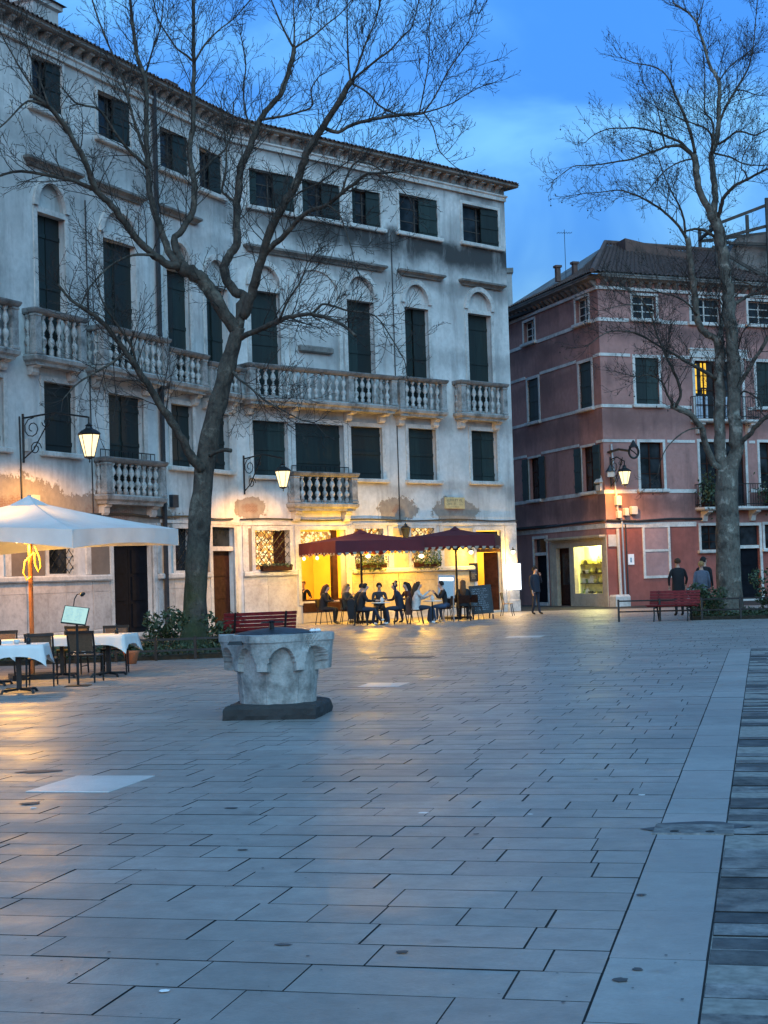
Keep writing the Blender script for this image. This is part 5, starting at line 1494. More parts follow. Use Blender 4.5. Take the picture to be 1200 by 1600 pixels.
def plane_tree(label, data, M_bark, M_limb, seed, spacing, tw_len, loc, fruit_on=False, min_h=5.0):
    rng = random.Random(seed)
    root = thing('plane_tree', label, 'tree', Matrix.Translation(loc))
    tw = MB()
    fr_ = MB() if fruit_on else None
    for name, r0, r1, P in data:
        pts = [Vector(p) for p in P]
        # resample with slight wander so limbs are knobbly, not smooth
        fine, n = [], len(pts)
        SUB = 7 if name == 'trunk' else 3
        if name == 'trunk': r0, r1 = (r0*0.76, r1*0.74) if seed == 5 else (r0*0.86, r1*0.92)
        else: r0 = r0*(0.74 if seed == 5 else 0.85)
        for i in range(n-1):
            a, b = pts[i], pts[i+1]
            p_, q_ = pts[max(i-1,0)], pts[min(i+2,n-1)]
            for s in range(SUB):
                t = s/SUB
                v = 0.5*((2*a) + (b-p_)*t + (2*p_-5*a+4*b-q_)*t*t + (3*a-p_-3*b+q_)*t*t*t)
                fine.append(v)
        fine.append(pts[-1])
        m = len(fine)
        rad = []
        for i in range(m):
            t = i/(m-1)
            r = r0 + (r1-r0)*(t**0.85)
            if name == 'trunk':
                r *= 1.0 + 0.28*math.exp(-t*16)
            rad.append(r*(1 + (0 if name == 'trunk' else rng.uniform(-0.07, 0.07))))
            if 0 < i < m-1 and name != 'trunk': fine[i] += Vector((rng.uniform(-1,1), rng.uniform(-1,1), rng.uniform(-1,1)))*min(0.05, r*0.22)
        mb = MB()
        ns = 28 if name == 'trunk' else (10 if r0 > 0.06 else 6)
        mb.tube(fine, rad, ns)
        if name == 'trunk':   # burrs and hollows
            mb.v = [tuple(Vector(v) + Vector((math.sin(v[2]*5+v[0]*11), math.cos(v[2]*4+v[1]*9), 0))*0.012 + mnoise.noise_vector(Vector((v[0]*3, v[1]*3, v[2]*1.1)))*0.04 + mnoise.noise_vector(Vector((v[0]*11, v[1]*11, v[2]*3)))*0.014) for v in mb.v]
        mb.obj('trunk' if name == 'trunk' else 'limb', M_bark if (name == 'trunk' or r0 > 0.07) else M_limb, root, Matrix(), smooth=True)
        if name in ('trunk', 'S'): continue
        # twigs
        L_ = [0]
        for a, b in zip(fine, fine[1:]): L_.append(L_[-1] + (b-a).length)
        tot = L_[-1]
        d = tot*0.12 + rng.uniform(0, spacing)
        big = r0 > 0.10
        while d < tot:
            j = max(i for i in range(m-1) if L_[i] <= d)
            f = (d - L_[j])/max(1e-6, L_[j+1]-L_[j])
            q = fine[j].lerp(fine[j+1], f)
            bd = (fine[j+1]-fine[j]).normalized()
            t = d/tot
            r = rad[j]
            if q.z > min_h and (not big or t > 0.3 or rng.random() < 0.35):
                a = rng.uniform(0.55, 1.15)
                nd = (bd*math.cos(a) + perp(bd, rng)*math.sin(a) + Vector((0,0,0.25))).normalized()
                twig(tw, q, nd, tw_len*rng.uniform(0.35, 1.0)*(1.1-0.55*t), min(0.014, max(0.007, r*0.35)), 0, rng, fr_)
            d += spacing*rng.uniform(0.5, 1.4)
        e = (fine[-1]-fine[-3]).normalized()
        if r1 < 0.03:
            for _ in range(3):
                twig(tw, fine[-1], (e + perp(e, rng)*0.5).normalized(), tw_len*rng.uniform(0.25, 0.5), 0.010, 0, rng, fr_)
    tw.obj('twigs', M['twig'], root, Matrix(), kind='stuff')
    if fr_ and fr_.f: fr_.obj('seed_balls', M['twig'], root, Matrix(), kind='stuff')
    return root
plane_tree('large bare plane tree with leaning dark trunk beside the well, in the planted bed', LEFT_TREE, M['bark'], M['bark'], 5, 0.155, 1.75, (-4.45, 35.2, 0))
plane_tree('bare plane tree with pale mottled forked trunk behind the red bench, before the red house', RIGHT_TREE, M['bark2'], M['bark'], 9, 0.18, 1.95, (10.5, 47.0, 0), True, 6.0)

# ------------------------------------------------------------------ planted beds and shrubs
def leaves(mb, n, fn, size, rng):
    for _ in range(n):
        p = Vector(fn(rng))
        d = Vector((rng.uniform(-1,1), rng.uniform(-1,1), rng.uniform(-0.4,1))).normalized()
        u = d.orthogonal().normalized()
        u = (Matrix.Rotation(rng.uniform(0, 6.28), 3, d) @ u)
        w = d.cross(u)
        s = size*rng.uniform(0.6, 1.4)
        mb.add([p - u*s, p + w*s*0.42, p + u*s + d*s*0.2, p - w*s*0.42], [(0,1,2,3)])
def blob(c, r):
    def f(rng):
        while True:
            v = Vector((rng.uniform(-1,1), rng.uniform(-1,1), rng.uniform(-1,1)))
            if 0.25 < v.length < 1: break
        return (c[0]+v.x*r[0], c[1]+v.y*r[1], c[2]+v.z*r[2])
    return f
def shrub(label, x, y, r, h, n, seed, size=0.06, clumps=7):
    rng = random.Random(seed)
    root = thing('shrub', label, 'shrub', at(x, y, 0))
    st = MB(); fo = MB()
    for i in range(clumps):
        a = rng.uniform(0, 6.28)
        k = rng.uniform(0.1, 0.8)
        top = Vector((r*k*math.cos(a), r*k*math.sin(a), h*rng.uniform(0.35, 0.9)))
        st.tube([(0.05*math.cos(a), 0.05*math.sin(a), 0), top*0.5 + Vector((0,0,0.08)), top], [0.014, 0.01, 0.006], 4)
        leaves(fo, n//clumps, blob(top, (r*0.42, r*0.42, h*0.2)), size, rng)
    st.obj('stem', M['twig'], root, kind='stuff')
    fo.obj('foliage', M['leaf'], root, kind='stuff')
def bed(name, pts, seed, n):
    rng = random.Random(seed)
    k = len(pts)
    mb = MB().add([(x, y, -0.02) for x, y in pts] + [(x, y, 0.10) for x, y in pts], [(i, (i+1)%k, k+(i+1)%k, k+i) for i in range(k)] + [tuple(range(k, 2*k))])
    mb.obj(name, M['soil'], None, Matrix(), kind='structure')
    g = MB()
    x0, x1 = min(p[0] for p in pts), max(p[0] for p in pts)
    y0, y1 = min(p[1] for p in pts), max(p[1] for p in pts)
    def inside(x, y):
        s = None
        for i in range(k):
            a, b = pts[i], pts[(i+1) % k]
            c = (b[0]-a[0])*(y-a[1]) - (b[1]-a[1])*(x-a[0])
            if s is None: s = c > 0
            elif (c > 0) != s: return False
        return True
    def f(rng):
        while True:
            x, y = rng.uniform(x0, x1), rng.uniform(y0, y1)
            if inside(x, y): return (x, y, 0.1 + rng.random()**2*0.16)
    leaves(g, n, f, 0.055, rng)
    g.obj('ground_cover', M['leaf'], None, Matrix(), kind='stuff')
bed('planted_bed', [(-8.6, 31.6), (-3.05, 32.3), (-2.5, 35.0), (-3.2, 38.2), (-8.8, 37.6)], 3, 5200)
bed('planted_bed', [(9.0, 45.9), (14.6, 43.9), (15.6, 48.5), (9.8, 49.6)], 4, 4200)
shrub('loose dark shrub at the left foot of the leaning plane tree', -4.8, 33.6, 0.6, 1.0, 700, 31)
shrub('small shrub between the leaning plane tree and the red bench behind the well', -3.75, 33.9, 0.5, 0.95, 500, 32)
shrub('low shrub along the low rail right of the restaurant tables', -5.6, 32.6, 0.6, 0.55, 420, 33)
shrub('bushy dark shrub between the red bench and the pale forked tree', 9.75, 46.4, 0.8, 1.1, 1000, 34)
shrub('tall loose shrub right of the pale forked tree', 11.5, 45.9, 0.75, 1.55, 900, 35)
shrub('dark shrub at the right border behind the rails', 12.4, 46.4, 0.8, 1.2, 900, 36)
def railing(label, pts, zs, step_, r=0.022):
    root = thing('railing', label, 'railing', at(pts[0][0], pts[0][1], 0))
    for (x0, y0), (x1, y1) in zip(pts, pts[1:]):
        ln = math.dist((x0, y0), (x1, y1))
        n = max(1, round(ln/step_))
        for i in range(n + (1 if (x1, y1) == pts[-1] else 0)):
            t = i/n
            MB().bar((x0+(x1-x0)*t, y0+(y1-y0)*t, 0), (x0+(x1-x0)*t, y0+(y1-y0)*t, zs[0]+0.05), r*2.6).obj('post', M['iron'], root, Matrix())
        for z in zs:
            MB().bar((x0, y0, z), (x1, y1, z), r*2).obj('rail', M['iron'], root, Matrix())
railing('low dark double rail round the bed of the leaning tree', [(-8.0, 31.4), (-3.2, 32.1), (-2.6, 35.2)], (0.43, 0.20), 0.8)
railing('dark iron double rail behind the red bench and before the pale tree', [(6.95, 46.3), (9.3, 45.6), (14.6, 43.7)], (0.62, 0.30), 1.25)
mb = MB().lathe([(0.10, 0.0), (0.16, 0.22), (0.17, 0.26), (0.14, 0.26)], 12)
tag(mb.obj('flower_pot', M['terracotta'], None, at(-5.15, 30.9, 0), smooth=True), 'terracotta pot standing by the low rail behind the restaurant chairs', 'pot')

# ------------------------------------------------------------------ benches
def bench(label, x, y, rz, ln=1.75):
    root = thing('park_bench', label, 'bench', at(x, y, 0, rz), 'red slatted benches')
    for i in range(5):
        yy = -0.42 + 0.095*i
        MB().box(-ln/2, ln/2, yy, yy+0.075, 0.43 + 0.008*(4-i)*(i < 2), 0.46 + 0.008*(4-i)*(i < 2)).obj('seat_slat', M['red_paint'], root)
    for i in range(5):
        z = 0.50 + 0.082*i
        yy = 0.08 + 0.028*i
        MB().add([(-ln/2,yy,z),(ln/2,yy,z),(ln/2,yy+0.02,z+0.066),(-ln/2,yy+0.02,z+0.066),(-ln/2,yy+0.03,z-0.008),(ln/2,yy+0.03,z-0.008),(ln/2,yy+0.05,z+0.058),(-ln/2,yy+0.05,z+0.058)],
                 [(0,1,2,3),(7,6,5,4),(0,4,5,1),(1,5,6,2),(2,6,7,3),(3,7,4,0)]).obj('back_slat', M['red_paint'], root)
    for s in (-ln/2+0.25, ln/2-0.25):
        MB().tube([(s, -0.46, 0.0), (s, -0.38, 0.2), (s, -0.40, 0.40), (s, 0.02, 0.405), (s, 0.12, 0.5), (s, 0.25, 0.90)], 0.024, 6).obj('frame', M['iron'], root)
        MB().tube([(s, 0.18, 0.0), (s, 0.05, 0.25), (s, 0.0, 0.40)], 0.024, 6).obj('leg', M['iron'], root)
bench('red slatted bench facing the square in front of the pale forked tree', 8.5, 45.7, -24, 1.5)
bench('red slatted bench half hidden behind the well head', -2.85, 34.0, 200, 1.65)

# ------------------------------------------------------------------ parasols
def parasol(label, base, corners, peak, val, mat, pole_mat, scallop=False, arcs=(0,0,0,0), pole_r=0.04, lean=None, group=None):
    root = thing('parasol', label, 'parasol', at(*base), group)
    I = Matrix()
    P = Vector(peak)
    cs = [Vector(c) for c in corners]
    N = 10
    mb = MB()
    for k in range(4):
        a, b = cs[k], cs[(k+1) % 4]
        vs = []
        for j in range(N+1):
            t = j/N
            for i in range(N+1):
                s = i/N
                e = a.lerp(b, s)
                e.z += arcs[k]*math.sin(math.pi*s)*0.6
                p = e.lerp(P, t)
                p.z -= 0.10*math.sin(math.pi*t)*(1 - t*0.4)*math.sin(math.pi*s) + 0.025*math.sin(math.pi*t)
                vs.append(p)
        mb.add(vs, [(j*(N+1)+i, j*(N+1)+i+1, (j+1)*(N+1)+i+1, (j+1)*(N+1)+i) for j in range(N) for i in range(N)])
    mb.obj('canopy', M[mat], root, I, smooth=True)
    NV = 48
    for k in range(4):
        a, b = cs[k], cs[(k+1) % 4]
        out_ = Vector(((a+b)/2 - P).to_tuple()); out_.z = 0; out_.normalize()
        mb = MB()
        vs = []
        for i in range(NV+1):
            s = i/NV
            e = a.lerp(b, s)
            e.z += arcs[k]*math.sin(math.pi*s)*0.6
            w = 0.012*math.sin(s*31 + k)
            for j in range(4):
                t = j/3
                hh = val*(1 - 0.10*math.sin(math.pi*s) + 0.0)
                z = e.z - hh*t + arcs[k]*math.sin(math.pi*s)*0.4*t
                if scallop and j == 3: z -= 0.05*abs(math.sin(math.pi*s*NV/4)) - 0.02
                vs.append((e.x + out_.x*w*t, e.y + out_.y*w*t, z))
        mb.add(vs, [(i*4+j, i*4+j+1, (i+1)*4+j+1, (i+1)*4+j) for i in range(NV) for j in range(3)])
        mb.obj('valance', M[mat], root, I, smooth=not scallop)
        if scallop:   # pale lace edging
            mb = MB()
            for i in range(NV//4):
                s = (i + 0.5)*4/NV
                e = a.lerp(b, s)
                zb = e.z - val*(1 - 0.10*math.sin(math.pi*s)) - 0.02
                d = (b-a).normalized()
                q = Vector((e.x, e.y, zb)) + out_*0.012
                mb.add([q - d*0.075 + Vector((0,0,0.03)), q + d*0.075 + Vector((0,0,0.03)), q + d*0.05 - Vector((0,0,0.045)), q - Vector((0,0,0.06)), q - d*0.05 - Vector((0,0,0.045))], [(0,1,2,3,4)])
            mb.obj('lace_edge', M['cream_lace'], root, I, kind='stuff')
    hub = Vector((base[0], base[1], P.z - 0.5))
    top = Vector(P) - Vector((0, 0, 0.03))
    MB().tube([base if len(base) == 3 else (*base, 0), hub, top], pole_r, 10).obj('pole', M[pole_mat], root, I)
    for c in cs:
        e = c + Vector((0, 0, -0.05))
        MB().bar(e.lerp(top, 0.02), top - Vector((0,0,0.06)), 0.035).obj('rib', M[pole_mat], root, I)
        mid = e.lerp(top, 0.45) - Vector((0, 0, 0.04))
        MB().bar(hub - Vector((0,0,0.25)), mid, 0.028).obj('strut', M[pole_mat], root, I)
    MB().lathe([(0.11, -0.52-0.25), (0.11, -0.40-0.25)], 10, (P.x, P.y, P.z + 0.0)).obj('hub', M['iron'], root, I)
    # small vent cap over the peak
    mb = MB()
    vs = []
    for c in cs:
        d = (c - P)*0.17
        vs.append(P + d*0.8 + Vector((0, 0, -0.02)))
    mb.add([*vs, P + Vector((0, 0, 0.09))], [(0,1,4),(1,2,4),(2,3,4),(3,0,4)])
    mb.obj('vent_cap', M[mat], root, I)
    MB().box(-0.38, 0.38, -0.38, 0.38, 0.0, 0.09).obj('base_plate', M['iron'], root, at(base[0], base[1], 0, 20))
    return root
pw = parasol('large white square parasol on a varnished wooden pole over the white tables', (-6.23, 27.0, 0),
    [(-4.985, 24.56, 2.50), (-3.79, 28.25, 2.58), (-7.48, 29.44, 2.52), (-8.67, 25.75, 2.56)], (-6.23, 27.0, 3.12), 0.30, 'canvas', 'pole_wood', arcs=(0.04, 0.03, 0.03, 0.12))
# the tie cord hanging from the hub
mb = MB()
mb.tube([(-6.12, 26.92, 2.30), (-6.04, 26.9, 2.1), (-6.02, 26.88, 1.95), (-6.06, 26.88, 1.86), (-6.12, 26.9, 1.98), (-6.13, 26.9, 2.2)], 0.018, 6)
mb.tube([(-6.14, 26.91, 2.2), (-6.3, 26.9, 2.05), (-6.33, 26.9, 1.85), (-6.28, 26.92, 1.72), (-6.2, 26.9, 1.78)], 0.015, 6)
mb.obj('cord', M['rope'], pw, Matrix(), kind='stuff')
point('parasol_lamp', (-6.5, 26.7, 2.38), 150, (1.0, 0.50, 0.08), 0.15)
MB().lathe([(0.0, -0.05), (0.05, 0.0), (0.035, 0.06), (0.02, 0.1)], 10).obj('lamp_bulb', M['glow_bulb'], pw, at(-6.4, 26.75, 2.42))
pb1 = parasol('left burgundy parasol with scalloped lace edge at the bistro', (-0.85, 53.5, 0), [(-1.65, 51.3, 2.82), (1.35, 52.7, 2.82), (-0.05, 55.7, 2.82), (-3.05, 54.3, 2.82)], (-0.85, 53.5, 3.16), 0.42, 'burgundy', 'iron', True, group='burgundy bistro parasols')
def rotc(cx, cy, h, rz, z):
    r = R(rz)
    return [(cx + x*math.cos(r) - y*math.sin(r), cy + x*math.sin(r) + y*math.cos(r), z) for x, y in ((-h,-h),(h,-h),(h,h),(-h,h))]
pb2 = parasol('right burgundy parasol with scalloped lace edge beside the chalkboard', (2.5, 54.6, 0), rotc(2.5, 54.6, 1.5, -8, 2.92), (2.5, 54.6, 3.20), 0.42, 'burgundy', 'iron', True, group='burgundy bistro parasols')

# ------------------------------------------------------------------ restaurant chairs, tables
def chair_mesh_parts(root, frame_m, seat_m, back_m):
    MB().step(-0.22, 0.22, -0.23, 0.2, [(0, 0.425), (0.01, 0.44), (0, 0.455)], back=False).obj('seat', M[seat_m], root)
    MB().add([(-0.19,0.215,0.52),(0.19,0.215,0.52),(0.195,0.285,0.82),(-0.195,0.285,0.82),(-0.19,0.23,0.52),(0.19,0.23,0.52),(0.195,0.30,0.82),(-0.195,0.30,0.82)], [(0,1,2,3),(7,6,5,4),(0,4,5,1),(1,5,6,2),(2,6,7,3),(3,7,4,0)]).obj('backrest', M[back_m], root)
    mb = MB(); mb.bar((-0.235, 0.295, 0.835), (0.235, 0.295, 0.835), 0.04, 0.045)
    mb.obj('top_rail', M[frame_m], root)
    MB().bar((-0.2, 0.215, 0.50), (0.2, 0.215, 0.50), 0.03, 0.03).obj('stretcher', M[frame_m], root)
    for s in (-1, 1):
        MB().tube([(s*0.215, -0.21, 0.43), (s*0.225, -0.23, 0.0)], [0.019, 0.015], 6).obj('leg', M[frame_m], root)
        MB().tube([(s*0.215, 0.25, 0.0), (s*0.212, 0.20, 0.44), (s*0.215, 0.225, 0.56), (s*0.215, 0.295, 0.82)], [0.015, 0.02, 0.02, 0.018], 6).obj('leg', M[frame_m], root)
        MB().bar((s*0.218, -0.205, 0.14), (s*0.214, 0.22, 0.14), 0.018).obj('side_stretcher', M[frame_m], root)
ch0 = None
for x, y, rz, lab in (
    (-6.18, 23.0, 78, 'dark chair at the left border drawn up to the nearest white table'),
    (-5.60, 24.9, 186, 'dark chair with brown mesh back, between the nearest table and the menu stand'),
    (-5.02, 25.6, 174, 'dark chair with brown mesh back right behind the lit menu stand'),
    (-4.92, 27.75, 4, 'dark chair with lit tan back, last on the right beside the black door'),
    (-5.75, 28.1, -6, 'dark chair with lit tan back beyond the yellow-lit table'),
    (-6.65, 26.6, 8, 'dark chair with lit tan back at the far left table'),
    (-5.45, 22.55, 150, 'dark chair pushed in at the near corner of the nearest white table')):
    if lab.startswith('dark chair pushed in'): continue
    if ch0 is None:
        ch0 = thing('dining_chair', lab, 'chair', at(x, y, 0, rz), 'chairs at the white restaurant tables')
        chair_mesh_parts(ch0, 'iron', 'iron', 'mesh_brown')
    else:
        copy_tree(ch0, at(x, y, 0, rz), lab)
def cloth_mesh(w, d, drop, cdrop):
    mb = MB()
    N = 12
    ring0, ring1, ring2 = [], [], []
    per = []
    for sx, sy, ex, ey in ((-1,-1,1,-1),(1,-1,1,1),(1,1,-1,1),(-1,1,-1,-1)):
        for i in range(N):
            t = i/N
            per.append((sx+(ex-sx)*t, sy+(ey-sy)*t, abs(2*t-1)))
    vs = [(x*w/2, y*d/2, 0.0) for x, y, c in per]
    for lv, k in ((0.25, 0.012), (0.6, 0.02), (1.0, 0.03)):
        for i, (x, y, c) in enumerate(per):
            dr = (drop + (cdrop-drop)*c**3)*lv
            o = 1 + (k + 0.05*c**4*lv + 0.014*math.sin(i*1.9)*lv)*2
            vs.append((x*w/2*o, y*d/2*o, -dr - 0.012))
    n = len(per)
    fs = [tuple(range(n))]
    for l in range(3):
        for i in range(n):
            fs.append((l*n+(i+1)%n, l*n+i, (l+1)*n+i, (l+1)*n+(i+1)%n))
    return mb.add(vs, fs).mesh('tablecloth', M['cloth_white'], True)
clm = cloth_mesh(0.82, 0.82, 0.16, 0.32)
def table_parts(root):
    MB().box(-0.40, 0.40, -0.40, 0.40, 0.70, 0.735).obj('tabletop', M['iron'], root)
    MB().bar((0, 0, 0.05), (0, 0, 0.70), 0.07).obj('pedestal', M['iron'], root)
    for k in range(4):
        a = R(45 + 90*k)
        MB().tube([(0.03*math.cos(a), 0.03*math.sin(a), 0.06), (0.3*math.cos(a), 0.3*math.sin(a), 0.05), (0.34*math.cos(a), 0.34*math.sin(a), 0.0)], 0.022, 6).obj('foot', M['iron'], root)
t0 = None
for x, y, rz, lab, clab in (
    (-5.62, 23.45, 6, 'dark pedestal table nearest the camera side, under the cloth with the candle glass', 'white tablecloth on the nearest table, lit blue by the evening'),
    (-4.90, 27.0, -8, 'dark pedestal table last on the right, in front of the black door', 'white tablecloth with hanging corners on the table before the black door'),
    (-5.72, 27.05, 4, 'dark pedestal table under the pole of the white parasol', 'yellow-lit white tablecloth beneath the white parasol pole'),
    (-6.5, 25.4, 0, 'dark pedestal table at the left border behind the nearest one', 'yellow-lit white tablecloth at the left border')):
    if t0 is None:
        t0 = thing('dining_table', lab, 'table', at(x, y, 0, rz), 'tables under white cloths')
        table_parts(t0)
    else:
        copy_tree(t0, at(x, y, 0, rz), lab)
    c = tag(new('tablecloth', clm, None, at(x, y, 0.738, rz)), clab, 'tablecloth', 'white tablecloths')
    for p in c.data.polygons:
        if len(p.vertices) > 4: p.use_smooth = False
tag(MB().lathe([(0.03, 0), (0.045, 0.03), (0.045, 0.06), (0.035, 0.06), (0.03, 0.012)], 10).obj('candle_glass', M['cloth_white'], None, at(-5.68, 23.6, 0.742), smooth=True), 'small white candle glass on the nearest table', 'candle glass')

for x, y, lab in ((-5.42, 23.25, 'upturned wine glass at the near right corner of the nearest white table'), (-5.85, 23.2, 'upturned wine glass at the left of the nearest white table'), (-4.72, 26.85, 'upturned wine glass on the table before the black door'), (-5.6, 26.85, 'upturned wine glass on the table under the parasol pole')):
    tag(MB().lathe([(0.032, 0.0), (0.038, 0.05), (0.03, 0.085), (0.006, 0.10), (0.006, 0.155), (0.033, 0.16), (0.033, 0.164)], 10).obj('wine_glass', M['glass'], None, at(x, y, 0.742), smooth=True), lab, 'wine glass', 'wine glasses on the white tables')
# lit menu stand of the restaurant
ms = thing('menu_stand', 'black floor stand with a tilted mint-lit menu sheet and a gooseneck lamp', 'menu stand', at(-4.96, 24.62, 0, 0))
MB().step(-0.17, 0.17, -0.14, 0.14, [(0.02, 0), (0.02, 0.012), (-0.12, 0.022)], back=False).obj('base_plate', M['iron'], ms)
MB().tube([(0, 0, 0.02), (0, 0, 1.0)], 0.02, 8).obj('pole', M['iron'], ms)
Mp = W[ms] @ T(-0.02, -0.02, 1.13) @ Matrix.Rotation(R(8), 4, 'Y') @ Matrix.Rotation(R(-32), 4, 'X')
hd = MB().box(-0.20, 0.20, 0.0, 0.025, -0.16, 0.16).obj('menu_case', M['iron'], ms, Mp)
MB().box(-0.185, 0.185, -0.006, -0.001, -0.145, 0.145).obj('lit_sheet', M['glow_mint'], hd, Mp)
mb = MB(); rng = random.Random(8)
for k in range(9):
    for c0 in (-0.165, 0.01): strokes(mb, c0, c0 + rng.uniform(0.09, 0.15), 0.105 - 0.027*k, 0.013, -0.0085, rng)
mb.obj('menu_print', M['ink_blue'], hd, Mp, kind='stuff')
MB().tube([(-0.06, 0.06, 1.26), (-0.05, 0.10, 1.38), (0.0, 0.08, 1.46), (0.08, 0.0, 1.47)], 0.009, 6).obj('gooseneck', M['iron'], ms)
MB().lathe([(0.02, -0.03), (0.035, 0.0), (0.02, 0.05)], 8).obj('lamp_head', M['iron'], ms, W[ms] @ T(0.1, -0.02, 1.455) @ Matrix.Rotation(R(60), 4, 'Y'))

# ------------------------------------------------------------------ bistro things
def bistro_chair(root, frame_m='iron', wood='brown_door'):
    MB().lathe([(0.0, 0.43), (0.19, 0.43), (0.21, 0.445), (0.19, 0.46), (0.0, 0.462)], 14).obj('seat', M[wood], root)
    MB().add([(-0.19,0.19,0.60),(0.19,0.19,0.60),(0.2,0.23,0.86),(-0.2,0.23,0.86),(-0.19,0.21,0.60),(0.19,0.21,0.60),(0.2,0.25,0.86),(-0.2,0.25,0.86)], [(0,1,2,3),(7,6,5,4),(0,4,5,1),(1,5,6,2),(2,6,7,3),(3,7,4,0)]).obj('backrest', M[wood], root)
    for s in (-1, 1):
        MB().tube([(s*0.14, -0.13, 0.43), (s*0.2, -0.2, 0.0)], 0.014, 6).obj('leg', M[frame_m], root)
        MB().tube([(s*0.21, 0.24, 0.0), (s*0.175, 0.165, 0.44), (s*0.18, 0.225, 0.85)], 0.014, 6).obj('leg', M[frame_m], root)
bc0 = None
BCH = (
    (-1.35, 52.7, 100, 'bistro chair under the person in the dark coat by the lit opening'),
    (-0.85, 50.55, 88, 'bistro chair of the person in the dark jacket left of the small table'),
    (0.42, 50.75, -88, 'bistro chair with a jacket on it, right of the small table'),
    (0.98, 50.45, 92, 'bistro chair of the long-haired woman in the pale sweater'),
    (1.95, 51.5, -85, 'bistro chair of the man facing the long-haired woman'),
    (2.62, 52.3, 178, 'bistro chair of the brown-haired woman seen from behind'),
    (-2.17, 53.0, 70, 'bistro chair at the left end of the terrace by the brown parapet'),
    (-0.25, 52.2, 3, 'bistro chair of the guest in the grey coat, back to the wall'),
    (-1.07, 52.0, 80, 'bistro chair of the guest with bowed head by the left parasol pole'),
    (0.77, 52.4, -60, 'bistro chair of the guest in the maroon top'),
    (2.17, 53.2, -70, 'bistro chair right behind the lit menu board'),
    (3.05, 52.9, 150, 'empty bistro chair between the brown-haired woman and the chalkboard'))
for x, y, rz, lab in BCH:
    if bc0 is None:
        bc0 = thing('bistro_chair', lab, 'chair', at(x, y, 0, rz), 'dark bistro chairs')
        bistro_chair(bc0)
    else: copy_tree(bc0, at(x, y, 0, rz), lab)
wc = thing('wooden_chair', 'tan wooden chair with thin dark legs beside the bright menu panel', 'chair', at(4.42, 56.4, 0, 75))
bistro_chair(wc, 'iron', 'tan')
bt0 = None
for x, y, lab in ((-0.2, 50.7, 'small round bistro table between the two dark-jacketed guests'), (1.5, 50.9, 'small round bistro table between the long-haired woman and the man'), (2.7, 53.6, 'small round bistro table in front of the brown-haired woman'), (-1.0, 53.2, 'small round bistro table by the lit opening')):
    if bt0 is None:
        bt0 = thing('bistro_table', lab, 'table', at(x, y), 'round bistro tables')
        MB().lathe([(0.0, 0.71), (0.31, 0.71), (0.32, 0.725), (0.31, 0.74), (0.0, 0.742)], 20).obj('tabletop', M['cloth_white'], bt0)
        MB().tube([(0,0,0.03),(0,0,0.71)], 0.025, 8).obj('pedestal', M['iron'], bt0)
        MB().lathe([(0.22, 0), (0.2, 0.02), (0.04, 0.04)], 14).obj('foot', M['iron'], bt0)
    else: copy_tree(bt0, at(x, y), lab)
it = thing('indoor_table', 'white-clothed table inside the lit bistro opening', 'table', FR @ at(3.3, 1.1, 0.06))
MB().bar((0,0,0),(0,0,0.7), 0.08).obj('pedestal', M['brown_door'], it)
MB().box(-0.5, 0.5, -0.4, 0.4, 0.7, 0.74).obj('tabletop', M['brown_door'], it)
MB().step(-0.52, 0.52, -0.42, 0.42, [(0.03, 0.35), (0.0, 0.741), (-0.02, 0.75)], back=False).obj('cloth', M['cloth_white'], it)
for k, (x, lab) in enumerate(((2.98, 'dark folded napkin standing on the left of the indoor table'), (3.45, 'dark folded napkin standing on the right of the indoor table'))):
    tag(MB().lathe([(0.08, 0), (0.05, 0.12), (0.0, 0.2)], 6).obj('napkin', M['dark'], None, FR @ at(x, 0.95, 0.812)), lab, 'napkin')

# lit menu board on two legs
mbd = thing('menu_board', 'grey framed menu board lit pale blue on two thin grey legs', 'menu board', at(2.02, 51.9, 0, -6))
for x in (-0.12, 0.22): MB().tube([(x, 0.02, 0.0), (x, 0.02, 0.78)], 0.022, 8).obj('leg', M['silver'], mbd)
MB().box(-0.22, 0.34, -0.18, 0.22, 0.0, 0.012).obj('base_plate', M['silver'], mbd)
Mq = W[mbd] @ T(0, 0, 1.18) @ Matrix.Rotation(R(3), 4, 'Y')
f_ = MB().ring(-0.24, 0.24, -0.35, 0.35, 0.045, -0.03, 0.04).obj('frame', M['silver'], mbd, Mq)
MB().box(-0.24, 0.24, 0.0, 0.03, -0.35, 0.35).obj('lit_panel', M['glow_blue'], f_, Mq)
MB().box(-0.22, 0.22, -0.006, -0.002, 0.20, 0.30).obj('lamp_strip', M['glow_white'], f_, Mq)
mb = MB(); rng = random.Random(4)
for k in range(13):
    for c0 in (-0.19, 0.02): strokes(mb, c0, c0 + rng.uniform(0.1, 0.16), 0.14 - 0.035*k, 0.018, -0.004, rng)
mb.obj('menu_print', M['ink_blue'], f_, Mq, kind='stuff')

